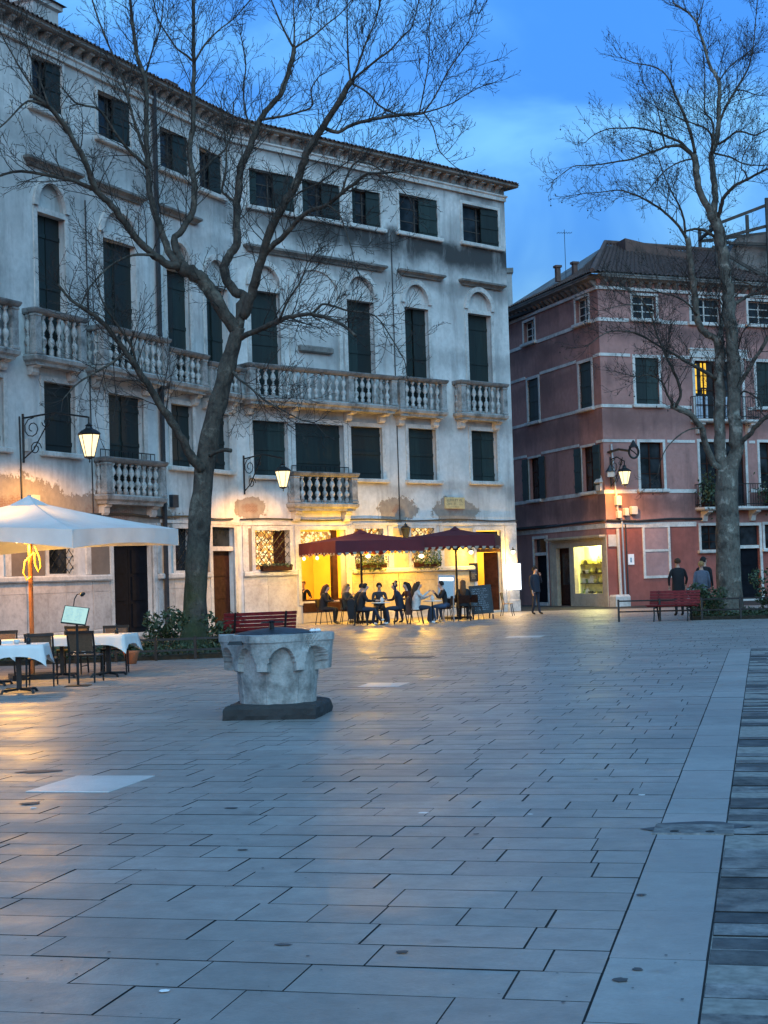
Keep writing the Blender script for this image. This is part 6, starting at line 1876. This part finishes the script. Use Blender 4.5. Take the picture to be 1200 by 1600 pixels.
# chalkboards
ab = thing('chalkboard_stand', 'black A-frame chalkboard covered in chalk lines standing on the paving', 'chalkboard', at(3.32, 53.4, 0, 8))
Mq = W[ab] @ T(0, 0, 0.12) @ Matrix.Rotation(R(-10), 4, 'X') @ Matrix.Rotation(R(-3), 4, 'Y')
f_ = MB().ring(-0.34, 0.34, 0.12, 1.02, 0.05, -0.02, 0.03).obj('frame', M['iron'], ab, Mq)
MB().box(-0.34, 0.34, 0.0, 0.02, 0.12, 1.02).obj('slate', M['slate'], f_, Mq)
mb = MB(); rng = random.Random(14)
for k in range(11):
    strokes(mb, -0.30 + rng.uniform(0, 0.06), rng.uniform(0.12, 0.3), 0.92 - 0.072*k, 0.036, -0.003, rng)
mb.obj('chalk_writing', M['chalk'], f_, Mq, kind='stuff')
for s in (-0.35, 0.35):
    MB().bar((s, -0.02, 0.0), (s, 0.02, 0.16), 0.05, 0.04).obj('leg', M['iron'], ab)
    MB().bar((s, 0.62, 0.0), (s, 0.22, 1.08), 0.045, 0.03).obj('leg', M['iron'], ab)
cb = thing('wall_chalkboard', 'small black chalkboard hung on the wall left of the bistro door', 'chalkboard', FR @ T(11.5, -0.06, 1.28))
MB().ring(0.03, 0.43, 0.03, 0.69, 0.03, -0.02, 0.03).obj('frame', M['iron'], cb)
MB().box(0.03, 0.43, 0.0, 0.025, 0.03, 0.69).obj('slate', M['slate'], cb)
mb = MB()
for k in range(8): strokes(mb, 0.06 + rng.uniform(0, 0.05), rng.uniform(0.25, 0.4), 0.60 - 0.07*k, 0.035, -0.003, rng)
mb.obj('chalk_writing', M['chalk'], cb, kind='stuff')
wb = thing('lit_menu_panel', 'bright white lit menu panel standing out from the palazzo corner', 'menu panel', FR @ at(13.45, -0.22, 0.86, -38))
MB().ring(0.03, 0.60, 0.03, 1.06, 0.03, -0.03, 0.06).obj('frame', M['silver'], wb)
MB().box(0.03, 0.60, 0.0, 0.055, 0.03, 1.06).obj('lit_panel', M['glow_white'], wb)
mb = MB()
for k in range(9): strokes(mb, 0.10, 0.10 + rng.uniform(0.2, 0.42), 0.92 - 0.095*k, 0.02, -0.003, rng)
mb.obj('menu_print', M['silver'], wb, kind='stuff')

# lamps on the bistro wall, globe lamps below the parasols, bulbs
def wall_lamp(label, p, power):
    o = thing('wall_lamp', label, 'lamp', Matrix.Translation(p), 'warm lamps at the bistro')
    MB().lathe([(0.0, -0.08), (0.075, -0.04), (0.085, 0.0), (0.075, 0.05), (0.0, 0.08)], 10).obj('globe', M['glow_bulb'], o, smooth=True)
    MB().lathe([(0.10, 0.0), (0.02, 0.08), (0.02, 0.14)], 8, (0, 0, 0.07)).obj('cap', M['iron'], o)
    point('lamp_light', Vector(p) + Vector((0, -0.12, -0.02)), power, (1.0, 0.52, 0.035), 0.07)
wall_lamp('warm wall lamp left of the bistro door', wp(FR, 11.35, -0.3, 2.42), 95)
wall_lamp('warm wall lamp right of the bistro door above the bright panel', wp(FR, 13.85, -0.3, 2.40), 70)
wall_lamp('bright globe lamp hanging beneath the left burgundy parasol', (-0.63, 55.6, 2.34), 260)
wall_lamp('warm globe lamp between the two burgundy parasols', tuple(wp(FR, 7.75, -1.1, 2.30)), 200)
for x, y, lab in ((-2.85, 53.85, 'small bulb at the left tip of the left burgundy parasol'), (-2.35, 53.0, 'small bulb beneath the left face of the left burgundy parasol')):
    b = thing('string_bulb', lab, 'bulb', at(x, y, 2.28), 'small bulbs at the bistro')
    MB().lathe([(0.0, -0.06), (0.05, -0.02), (0.05, 0.02), (0.02, 0.07)], 8).obj('globe', M['glow_bulb'], b)
    MB().tube([(0, 0, 0.07), (0, 0, 0.2)], 0.012, 5).obj('socket', M['iron'], b)
point('bistro_fill_lamp', (-2.5, 53.3, 2.25), 40, (1.0, 0.66, 0.2), 0.06)
# window boxes
for u0, u1, lab, sd_ in ((5.3, 6.75, 'planter box with trailing plants on the sill behind the globe lamp', 61), (8.3, 9.65, 'planter box with upright flowering plants on the sill behind the parasols', 62), (0.75, 2.1, 'dark trough of withered plants below the lit leaded window', 63)):
    o = thing('window_box', lab, 'planter', FR @ T(u0, -0.22, 1.905), 'window boxes on the palazzo')
    w = u1 - u0
    MB().step(0, w, -0.1, 0.1, [(-0.02, 0), (0.0, 0.18)], back=False).obj('box', M['brown_door'], o)
    fo = MB()
    rng = random.Random(sd_)
    if sd_ < 63: leaves(fo, 520, lambda r: (r.uniform(0, w), r.uniform(-0.2, 0.12), 0.12 + r.random()**1.4*(0.5 if sd_ == 62 else 0.35) - (0.25 if r.random() < 0.2 else 0)), 0.05, rng)
    else: leaves(fo, 220, lambda r: (r.uniform(0, w), r.uniform(-0.15, 0.1), 0.12 + r.random()*0.12), 0.05, rng)
    fo.obj('foliage', M['leaf_bright'] if sd_ < 63 else M['leaf'], o, kind='stuff')

# ------------------------------------------------------------------ street lanterns on iron brackets
def scroll(mb, c, r, a0, a1, d, up, rad=0.016, n=14, shrink=0.75):
    pts = []
    for i in range(n+1):
        t = i/n
        a = R(a0 + (a1-a0)*t)
        rr = r*(1 - shrink*t)
        pts.append(Vector(c) + d*(rr*math.cos(a)) + up*(rr*math.sin(a)))
    mb.tube(pts, rad, 6)
def lantern(label, wall_p, out_d, reach, top_z, size, lit=True, power=60, drop=0.25, bracket=True, extra_col=(1.0, 0.55, 0.17)):
    d = Vector((out_d[0], out_d[1], 0)).normalized()
    up = Vector((0, 0, 1))
    w = Vector((wall_p[0], wall_p[1], 0))
    root = thing('wall_lantern', label, 'lantern', Matrix.Translation((w.x, w.y, top_z)), 'street lanterns on wall brackets')
    I = Matrix()
    tip = w + d*reach + up*top_z
    if bracket:
        mb = MB()
        mb.tube([w + up*(top_z+0.28), w + d*reach*0.5 + up*(top_z+0.36), w + d*(reach-0.05) + up*(top_z+0.16), tip + up*0.16, tip - up*0.02], 0.026, 6)
        mb.obj('arm', M['iron'], root, I)
        mb = MB()
        mb.tube([w + up*(top_z-0.85), w + d*0.35 + up*(top_z-0.62), w + d*0.75 + up*(top_z-0.05), w + d*0.95 + up*(top_z+0.31)], 0.02, 6)
        scroll(mb, w + d*0.32 + up*(top_z-0.02), 0.30, 80, 620, d, up)
        scroll(mb, w + d*0.42 + up*(top_z-0.58), 0.20, 0, 520, d, up)
        scroll(mb, w + d*0.80 + up*(top_z+0.12), 0.15, 180, 640, d, up)
        mb.obj('scrollwork', M['iron'], root, I, kind='stuff')
        MB().bar(w + up*(top_z-0.95) + d*0.01, w + up*(top_z+0.4) + d*0.01, 0.06, 0.03).obj('wall_plate', M['iron'], root, I)
    s = size
    c = tip - up*(0.02 + drop*s)
    # roof, glass, cage, finial
    MB().lathe([(0.36*s, -0.14*s), (0.40*s, -0.10*s), (0.26*s, 0.02*s), (0.13*s, 0.08*s), (0.10*s, 0.16*s), (0.14*s, 0.18*s), (0.03*s, 0.26*s), (0.02*s, drop*s + 0.03)], 6, c).obj('lantern_roof', M['iron'], root, I)
    MB().lathe([(0.16*s, -0.86*s), (0.345*s, -0.145*s)], 6, c).obj('glass', M['glow_lantern'] if lit else M['glass'], root, I)
    mb = MB()
    for i in range(6):
        a = 2*math.pi*i/6
        ca, sa = math.cos(a), math.sin(a)
        mb.bar(c + Vector((0.168*s*ca, 0.168*s*sa, -0.86*s)), c + Vector((0.355*s*ca, 0.355*s*sa, -0.14*s)), 0.022*s)
    mb.obj('cage', M['iron'], root, I, kind='stuff')
    MB().lathe([(0.0, -1.10*s), (0.03*s, -1.02*s), (0.015*s, -0.97*s), (0.18*s, -0.90*s), (0.18*s, -0.862*s)], 6, c).obj('finial', M['iron'], root, I)
    if lit:
        point('lantern_light', c - up*(0.5*s) , power, extra_col, 0.16)
    return root
# the glass shells would shade their own lamps: the lit panes glow and the lamp sits just below the lantern
lantern('lit street lantern on a long scrolled bracket above the white parasol', wp(FL, 7.4, -0.02, 0)[:2], (0.909, -0.418), 2.2, 5.98, 0.80, power=0)
lantern('lit street lantern at the wall bend left of the lower stone balcony', wp(FR, 0.25, -0.02, 0)[:2], (0.694, -0.72), 2.08, 5.52, 0.72, power=0)
lt = lantern('lit street lantern at the corner of the red house', wp(GR, 0.3, -0.02, 0)[:2], (0.417, -0.909), 1.07, 5.95, 0.72, power=0)
lantern('small unlit old lantern fixed high on the bistro wall', wp(FR, 7.75, 0.1, 0)[:2], (0.694, -0.72), 0.42, 3.58, 0.5, lit=False, power=0, bracket=False)
# wrought-iron crest above the corner lantern
mb = MB()
bw_ = wp(GR, 0.95, -0.85, 0)
pts = [bw_ + Vector((0.2*math.sin(t), 0, 6.5 + 0.26*math.cos(t))) for t in [2*math.pi*i/18 for i in range(19)]]
mb.tube(pts, 0.05, 6)
mb.tube([bw_ + Vector((-0.16, 0, 6.62)), bw_ + Vector((0.0, 0, 6.5)), bw_ + Vector((0.15, 0, 6.36))], 0.025, 5)
mb.tube([wp(GR, 0.2, -0.02, 6.55), wp(GR, 0.5, -0.4, 6.65), bw_ + Vector((-0.2, 0, 6.55))], 0.05, 6)
mb.lathe([(0.22, 6.70), (0.14, 6.80), (0.03, 7.0)], 8, bw_)
mb.obj('crest', M['iron'], lt, Matrix(), kind='stuff')
sb = thing('hanging_light', 'small white box light with dark pointed cap on the red house corner', 'light', Matrix.Translation(wp(GR, 0.1, -0.3, 5.7)))
MB().box(-0.13, 0.13, -0.13, 0.13, -0.22, 0.0).obj('box', M['box_white'], sb)
MB().lathe([(0.2, 0.0), (0.12, 0.12), (0.03, 0.28)], 6).obj('cap', M['iron'], sb)
for p, tgt, pw_ in (((-7.92, 41.4, 4.78), (-9.0, 42.0, 0.0), 360), ((-3.38, 51.65, 4.55), (-4.0, 52.6, 0.0), 250), ((9.98, 64.2, 5.05), (9.75, 65.2, 0.0), 260)):
    l = bpy.data.lights.new('lantern_light', 'SPOT')      # the iron roof of the lantern throws its light down and sideways
    l.energy, l.color, l.shadow_soft_size = pw_*0.35, (1.0, 0.46, 0.10), 0.15
    l.spot_size, l.spot_blend = R(168), 0.45
    lo = bpy.data.objects.new('lantern_light', l)
    COL.objects.link(lo)
    lo.matrix_world = Matrix.Translation(p) @ (Vector(tgt) - Vector(p)).to_track_quat('-Z', 'Y').to_matrix().to_4x4()

# ------------------------------------------------------------------ people
CL = {}
def cloth(name, c):
    if name not in CL: CL[name] = simple(name, c, 0.85, var=0.18, scale=14, bump=0.15)
    return CL[name]
HAIR = {'black': cloth('black_hair', (0.012, 0.010, 0.009)), 'brown': cloth('brown_hair', (0.05, 0.025, 0.012)), 'blond': cloth('blond_hair', (0.32, 0.19, 0.075)), 'red': cloth('auburn_hair', (0.10, 0.042, 0.018))}
def body(pose):
    """joint positions -> (verts, edges, radii, zone) of one connected skeleton; front is -y"""
    J = pose
    V, E, Rr, Z = [], [], [], []
    def v(p, r, z):
        V.append(tuple(p)); Rr.append(r); Z.append(z); return len(V)-1
    def e(a, b): E.append((a, b))
    pel = v(J['pelvis'], (0.155, 0.115), 'legs')
    ab = v(Vector(J['pelvis']).lerp(Vector(J['chest']), 0.45), (0.135, 0.105), 'top')
    ch = v(J['chest'], (0.165, 0.115), 'top')
    up = v(Vector(J['chest']).lerp(Vector(J['neck']), 0.6), (0.13, 0.09), 'top')
    nk = v(J['neck'], (0.058, 0.058), 'skin')
    hd = Vector(J['head'])
    nv = Vector(J['neck'])
    f = Vector(J.get('look', (0, -1, 0))).normalized()
    h0 = v(nv.lerp(hd, 0.55) + f*0.012, (0.062, 0.068), 'skin')
    h1 = v(hd + f*0.014, (0.078, 0.092), 'skin')
    h2 = v(hd + (hd-nv).normalized()*0.075, (0.072, 0.085), 'skin')
    ns = v(hd + f*0.105 - Vector((0, 0, 0.012)), (0.014, 0.014), 'skin')
    e(pel, ab); e(ab, ch); e(ch, up); e(up, nk); e(nk, h0); e(h0, h1); e(h1, h2); e(h1, ns)
    for s, k in ((-1, 'r'), (1, 'l')):
        sh, el, wr = Vector(J['sh_'+k]), Vector(J['el_'+k]), Vector(J['wr_'+k])
        a = v(sh, (0.068, 0.068), 'top'); b = v(sh.lerp(el, 0.5), (0.056, 0.056), 'top'); c = v(el, (0.047, 0.047), 'top')
        d = v(el.lerp(wr, 0.9), (0.036, 0.036), 'top'); w = v(wr, (0.026, 0.026), 'skin')
        e(up, a); e(a, b); e(b, c); e(c, d); e(d, w)
        hv = (wr - el).normalized()
        sd = hv.cross(Vector((0, 0, 1)) if abs(hv.z) < 0.8 else Vector((0, 1, 0))).normalized()
        dn = sd.cross(hv).normalized()
        if dn.z > 0: dn = -dn
        pm = v(wr + hv*0.055, (0.034, 0.018), 'skin'); e(w, pm)
        for i, (off, ln) in enumerate(((-0.026, 0.058), (-0.009, 0.068), (0.009, 0.064), (0.026, 0.05))):
            m = v(wr + hv*(0.085 + ln*0.3) + sd*off*1.2, (0.0095, 0.0095), 'skin')
            t = v(wr + hv*(0.085 + ln*0.75) + sd*off*1.2 + dn*0.028, (0.0075, 0.0075), 'skin')
            e(pm, m); e(m, t)
        th = v(wr + hv*0.045 - sd*0.048*s + dn*0.012, (0.011, 0.011), 'skin'); e(w, th)
        hp, kn, an, to = Vector(J['hp_'+k]), Vector(J['kn_'+k]), Vector(J['an_'+k]), Vector(J['to_'+k])
        a = v(hp, (0.10, 0.095), 'legs'); b = v(hp.lerp(kn, 0.5), (0.082, 0.082), 'legs'); c = v(kn, (0.06, 0.06), 'legs')
        m = v(kn.lerp(an, 0.35), (0.058, 0.058), 'legs'); d = v(an, (0.042, 0.042), 'legs')
        t = v(an.lerp(to, 0.55) - Vector((0, 0, 0.01)), (0.043, 0.036), 'shoe'); q = v(to, (0.034, 0.027), 'shoe')
        e(pel, a); e(a, b); e(b, c); e(c, m); e(m, d); e(d, t); e(t, q)
    return V, E, Rr, Z
def stand(**k):
    p = dict(pelvis=(0,0,0.95), chest=(0,0.01,1.25), neck=(0,0.0,1.50), head=(0,-0.015,1.64), sh_r=(-0.185,0.01,1.41), sh_l=(0.185,0.01,1.41),
             el_r=(-0.235,0.03,1.13), el_l=(0.235,0.03,1.13), wr_r=(-0.23,-0.06,0.89), wr_l=(0.23,-0.06,0.89),
             hp_r=(-0.095,0,0.90), hp_l=(0.095,0,0.90), kn_r=(-0.10,-0.02,0.49), kn_l=(0.10,0.0,0.49), an_r=(-0.105,0.02,0.08), an_l=(0.105,0.04,0.08),
             to_r=(-0.115,-0.14,0.032), to_l=(0.115,-0.12,0.032))
    p.update(k); return p
def sit(lean=0.06, **k):
    p = dict(pelvis=(0,0.05,0.55), chest=(0,0.05-lean*0.6,0.86), neck=(0,0.03-lean*1.2,1.11), head=(0,0.0-lean*1.5,1.245), sh_r=(-0.18,0.04-lean*1.1,1.02), sh_l=(0.18,0.04-lean*1.1,1.02),
             el_r=(-0.24,-0.10-lean,0.80), el_l=(0.24,-0.10-lean,0.80), wr_r=(-0.12,-0.33-lean,0.80), wr_l=(0.12,-0.33-lean,0.80),
             hp_r=(-0.10,0.0,0.53), hp_l=(0.10,0.0,0.53), kn_r=(-0.12,-0.42,0.53), kn_l=(0.12,-0.42,0.53), an_r=(-0.12,-0.40,0.08), an_l=(0.13,-0.34,0.08),
             to_r=(-0.13,-0.56,0.032), to_l=(0.14,-0.50,0.032))
    p.update(k); return p
def person(label, x, y, rz, pose, top, legs, shoe, hair, style='short', scale=1.0, coat=None, group=None):
    root = thing('person', label, 'person', at(x, y, 0, rz, scale), group)
    V, E, Rr, Z = body(pose)
    me = bpy.data.meshes.new('skeleton')
    me.from_pydata(V, E, [])
    o = bpy.data.objects.new('skeleton', me)
    COL.objects.link(o)
    sk = o.modifiers.new('skin', 'SKIN')
    sk.use_smooth_shade = True
    sk.branch_smoothing = 0.4
    for i, d in enumerate(me.skin_vertices[0].data):
        d.radius = Rr[i]
        d.use_root = (i == 0)
    sb_ = o.modifiers.new('sub', 'SUBSURF')
    sb_.levels = 1
    dg = bpy.context.evaluated_depsgraph_get()
    bm_ = bpy.data.meshes.new_from_object(o.evaluated_get(dg))
    bpy.data.objects.remove(o)
    bm_.name = 'body'
    bm_.materials.clear()
    zones = ['skin', 'top', 'legs', 'shoe']
    for m in (M['skin'], top, legs, shoe): bm_.materials.append(m)
    Vv = [Vector(q) for q in V]
    # nearest point along a bone decides the cloth
    bones = []
    for a, b in E:
        bones.append((Vv[a], Vv[b], Z[a], Z[b]))
    for p in bm_.polygons:
        c = p.center
        best, bz = 9, 'top'
        for a, b, za, zb in bones:
            ab_ = b - a
            t = max(0, min(1, (c-a).dot(ab_)/max(1e-9, ab_.length_squared)))
            dd = (c - (a + ab_*t)).length
            if dd < best: best, bz = dd, (za if t < 0.5 else zb)
        p.material_index = zones.index(bz)
        p.use_smooth = True
    new('body', bm_, root)
    hd, nk = Vector(pose['head']), Vector(pose['neck'])
    f = Vector(pose.get('look', (0, -1, 0))).normalized()
    cx = hd - f*0.018 + Vector((0, 0, 0.035))
    hb = MB()
    N, K = 14, 8
    vs = []
    ang = math.atan2(f.y, f.x)
    for j in range(K+1):
        ph = math.pi*0.5*(1 - j/K*1.35)
        for i in range(N):
            a = ang + 2*math.pi*i/N
            front = math.cos(2*math.pi*i/N)
            rr = 0.103*math.cos(ph) if j > 0 else 0.001
            zz = 0.108*math.sin(ph)
            if front > 0.35 and zz < 0.035: zz = 0.035 + 0.01*front; rr = min(rr, 0.099)
            vs.append(cx + Vector((rr*math.cos(a)*1.0, rr*math.sin(a)*1.0, zz)))
    hb.add(vs, [(j*N+i, j*N+(i+1)%N, (j+1)*N+(i+1)%N, (j+1)*N+i) for j in range(K) for i in range(N)])
    if style == 'long':
        b0 = cx - f*0.05
        hb.tube([b0 + Vector((0,0,0.04)), b0 - f*0.05 - Vector((0,0,0.10)), b0 - f*0.09 - Vector((0,0,0.24)), b0 - f*0.085 - Vector((0,0,0.40)), b0 - f*0.07 - Vector((0,0,0.46))], [0.085, 0.105, 0.11, 0.085, 0.03], 10)
    if style == 'bun':
        hb.lathe([(0.0, -0.05), (0.05, -0.02), (0.05, 0.02), (0.0, 0.05)], 8, cx - f*0.05 + Vector((0, 0, 0.12)))
    if style == 'cap':
        hb.add([cx + f*0.08 + Vector((0,0,0.045)) + Vector((-f.y, f.x, 0))*0.07, cx + f*0.17 + Vector((0,0,0.03)) + Vector((-f.y, f.x, 0))*0.05, cx + f*0.17 + Vector((0,0,0.03)) - Vector((-f.y, f.x, 0))*0.05, cx + f*0.08 + Vector((0,0,0.045)) - Vector((-f.y, f.x, 0))*0.07], [(0,1,2,3)])
    hb.obj('cap' if style == 'cap' else 'hair', hair, root, smooth=True)
    if coat:
        mat, hem = coat
        pel, chs = Vector(pose['pelvis']), Vector(pose['chest'])
        up = chs.lerp(nk, 0.62)
        cb_ = MB()
        n = 14
        rows = [(nk - Vector((0,0,0.015)), 0.075, 0.075), (up + Vector((0,0,0.03)), 0.19, 0.105), (chs, 0.205, 0.145), (chs.lerp(pel, 0.6), 0.19, 0.145), (pel, 0.20, 0.155), (pel - Vector((0,0,hem)), 0.205, 0.165)]
        vs = []
        for c, rx, ry in rows:
            for i in range(n):
                a = 2*math.pi*i/n
                vs.append((c.x + rx*math.cos(a), c.y + ry*math.sin(a), c.z))
        cb_.add(vs, [(j*n+i, j*n+(i+1)%n, (j+1)*n+(i+1)%n, (j+1)*n+i) for j in range(len(rows)-1) for i in range(n)])
        cb_.obj('coat', mat, root, smooth=True)
    return root
blk = cloth('black_cloth', (0.010, 0.010, 0.012)); nav = cloth('navy_cloth', (0.012, 0.016, 0.028)); den = cloth('blue_denim', (0.035, 0.06, 0.11)); ddn = cloth('dark_denim', (0.015, 0.022, 0.04))
grn = cloth('dark_olive_coat', (0.045, 0.042, 0.03)); crm = cloth('pale_sweater', (0.45, 0.42, 0.40)); gry = cloth('blue_grey_sweater', (0.10, 0.12, 0.16)); wht = cloth('white_shoe', (0.6, 0.6, 0.6)); brn = cloth('brown_cloth', (0.08, 0.04, 0.03)); shb = cloth('black_shoe', (0.012, 0.012, 0.012))
GS = 'guests seated outside the bistro'
person('blond person in dark olive coat seated by the lit bistro opening', -1.38, 52.7, 60, sit(0.05, wr_r=(-0.08,-0.26,0.98), wr_l=(0.10,-0.28,0.95)), grn, blk, shb, HAIR['blond'], 'long', coat=(grn, 0.05), group=GS)
person('person in black jacket and white shoe seated left of the small table', -0.83, 50.55, 88, sit(0.10, wr_r=(-0.05,-0.45,0.80), an_r=(-0.12,-0.62,0.14), to_r=(-0.12,-0.74,0.20)), blk, ddn, wht, HAIR['black'], 'short', coat=(blk, 0.06), group=GS)
person('person with pinned-up black hair right of the small table, one hand raised', 0.40, 50.75, -88, sit(0.10, el_l=(0.26,-0.12,0.88), wr_l=(0.14,-0.12,1.28), wr_r=(-0.08,-0.40,0.80)), nav, ddn, wht, HAIR['black'], 'bun', coat=(nav, 0.04), group=GS)
person('long-haired woman in a pale sweater and blue jeans seated at the bistro', 1.0, 50.45, 92, sit(0.04, el_r=(-0.23,-0.16,0.88), wr_r=(-0.05,-0.36,1.04), wr_l=(0.10,-0.40,0.90)), crm, ddn, wht, HAIR['brown'], 'long', coat=(crm, 0.08), group=GS)
person('dark-haired man in a black top facing the woman in the pale sweater', 1.93, 51.5, -85, sit(0.08, wr_r=(-0.06,-0.32,1.0), wr_l=(0.08,-0.34,0.98)), blk, den, wht, HAIR['black'], 'short', group=GS)
person('auburn long-haired woman in black jacket seen from behind by the chalkboard', 2.6, 52.3, 176, sit(0.03), blk, blk, wht, HAIR['red'], 'long', coat=(blk, 0.05), group=GS)
person('man in dark coat standing with a hand at his mouth by the red house', 5.53, 57.2, 38, stand(el_l=(0.26,-0.05,1.17), wr_l=(0.06,-0.20,1.46), an_r=(-0.10,0.10,0.08), to_r=(-0.11,-0.06,0.032), an_l=(0.10,-0.08,0.08), to_l=(0.11,-0.24,0.032)), nav, nav, shb, HAIR['black'], 'short', coat=(nav, 0.12))
person('person in bulky black coat standing with back turned near the red wall', 9.55, 50.4, 188, stand(el_r=(-0.29,-0.02,1.15), el_l=(0.29,-0.02,1.15), wr_r=(-0.27,-0.1,0.95), wr_l=(0.27,-0.08,0.93)), blk, blk, shb, HAIR['brown'], 'short', coat=(blk, 0.22), scale=1.06)
person('person in blue-grey sweater standing left of the pale forked tree', 9.95, 48.6, 170, stand(), gry, blk, shb, HAIR['blond'], 'short', coat=(gry, 0.06), scale=0.99)
person('person in black jacket and cap behind the one in blue-grey', 10.22, 49.5, 150, stand(look=(-0.6,-0.8,0)), blk, blk, shb, cloth('black_cap', (0.012, 0.012, 0.013)), 'cap', coat=(blk, 0.10), scale=1.07)
person('blond woman in black top seated inside the lit bistro opening', *wp(FR, 4.1, 1.5, 0)[:2], 20, sit(0.02, wr_r=(-0.06,-0.25,1.0)), blk, blk, shb, HAIR['blond'], 'short', scale=1.12)
person('dark-haired guest in a grey coat behind the small table, back to the wall', -0.25, 52.2, 5, sit(0.06), cloth('charcoal_coat', (0.03, 0.03, 0.035)), blk, shb, HAIR['brown'], 'short', group=GS)
person('guest in black with bowed head seated near the parasol pole of the left parasol', -1.05, 52.0, 80, sit(0.16), blk, blk, shb, HAIR['black'], 'short', coat=(blk, 0.06), group=GS)
person('guest in a maroon top seated behind the chair with the reddish jacket', 0.75, 52.4, -60, sit(0.08, wr_r=(-0.1,-0.3,0.85)), cloth('maroon_top', (0.05, 0.012, 0.014)), ddn, shb, HAIR['black'], 'long', group=GS)
person('guest in dark blue jeans seated right behind the lit menu board', 2.15, 53.2, -70, sit(0.05), blk, den, wht, HAIR['brown'], 'short', coat=(blk, 0.03), group=GS)
person('guest in black seated at the left end of the terrace by the brown parapet', -2.15, 53.0, 70, sit(0.08), blk, blk, shb, HAIR['brown'], 'long', coat=(blk, 0.06), group=GS)
# carrier bag, jackets hung over a chair
bgb = MB(); bgb.step(-0.15, 0.15, -0.06, 0.06, [(-0.01, 0), (0.0, 0.1), (0.0, 0.30), (-0.02, 0.33)], back=False); bgb.tube([(-0.06, 0, 0.33), (-0.03, 0, 0.45), (0.03, 0, 0.45), (0.06, 0, 0.33)], 0.006, 5)
tag(bgb.obj('carrier_bag', M['cloth_white'], None, at(9.92, 50.2, 0.55, 10)), 'white carrier bag held by the person in the bulky black coat', 'bag')
jk = MB(); jk.step(-0.22, 0.22, 0.16, 0.32, [(0.0, 0.30), (0.03, 0.5), (0.02, 0.82), (-0.06, 0.90)], back=False)
tag(jk.obj('jacket', brn, None, at(0.48, 50.75, 0, -88)), 'reddish brown jacket draped over the back of the chair right of the small table', 'jacket')
jk = MB(); jk.step(-0.24, 0.24, 0.16, 0.33, [(0.0, 0.22), (0.03, 0.45), (0.02, 0.84), (-0.05, 0.90)], back=False)
tag(jk.obj('jacket', blk, None, at(-0.93, 50.55, 0, 88)), 'black jacket draped over the chair of the guest with the white shoe', 'jacket')
for x, y, lab in ((-0.16, 50.62, 'pale teapot-shaped jug on the small bistro table'), (1.5, 50.8, 'white cup on the table between the woman and the man')):
    tag(MB().lathe([(0.04, 0), (0.07, 0.05), (0.06, 0.11), (0.03, 0.15), (0.035, 0.17)], 10).obj('jug' if 'jug' in lab else 'cup', M['cloth_white'], None, at(x, y, 0.743), smooth=True), lab, 'jug' if 'jug' in lab else 'cup')
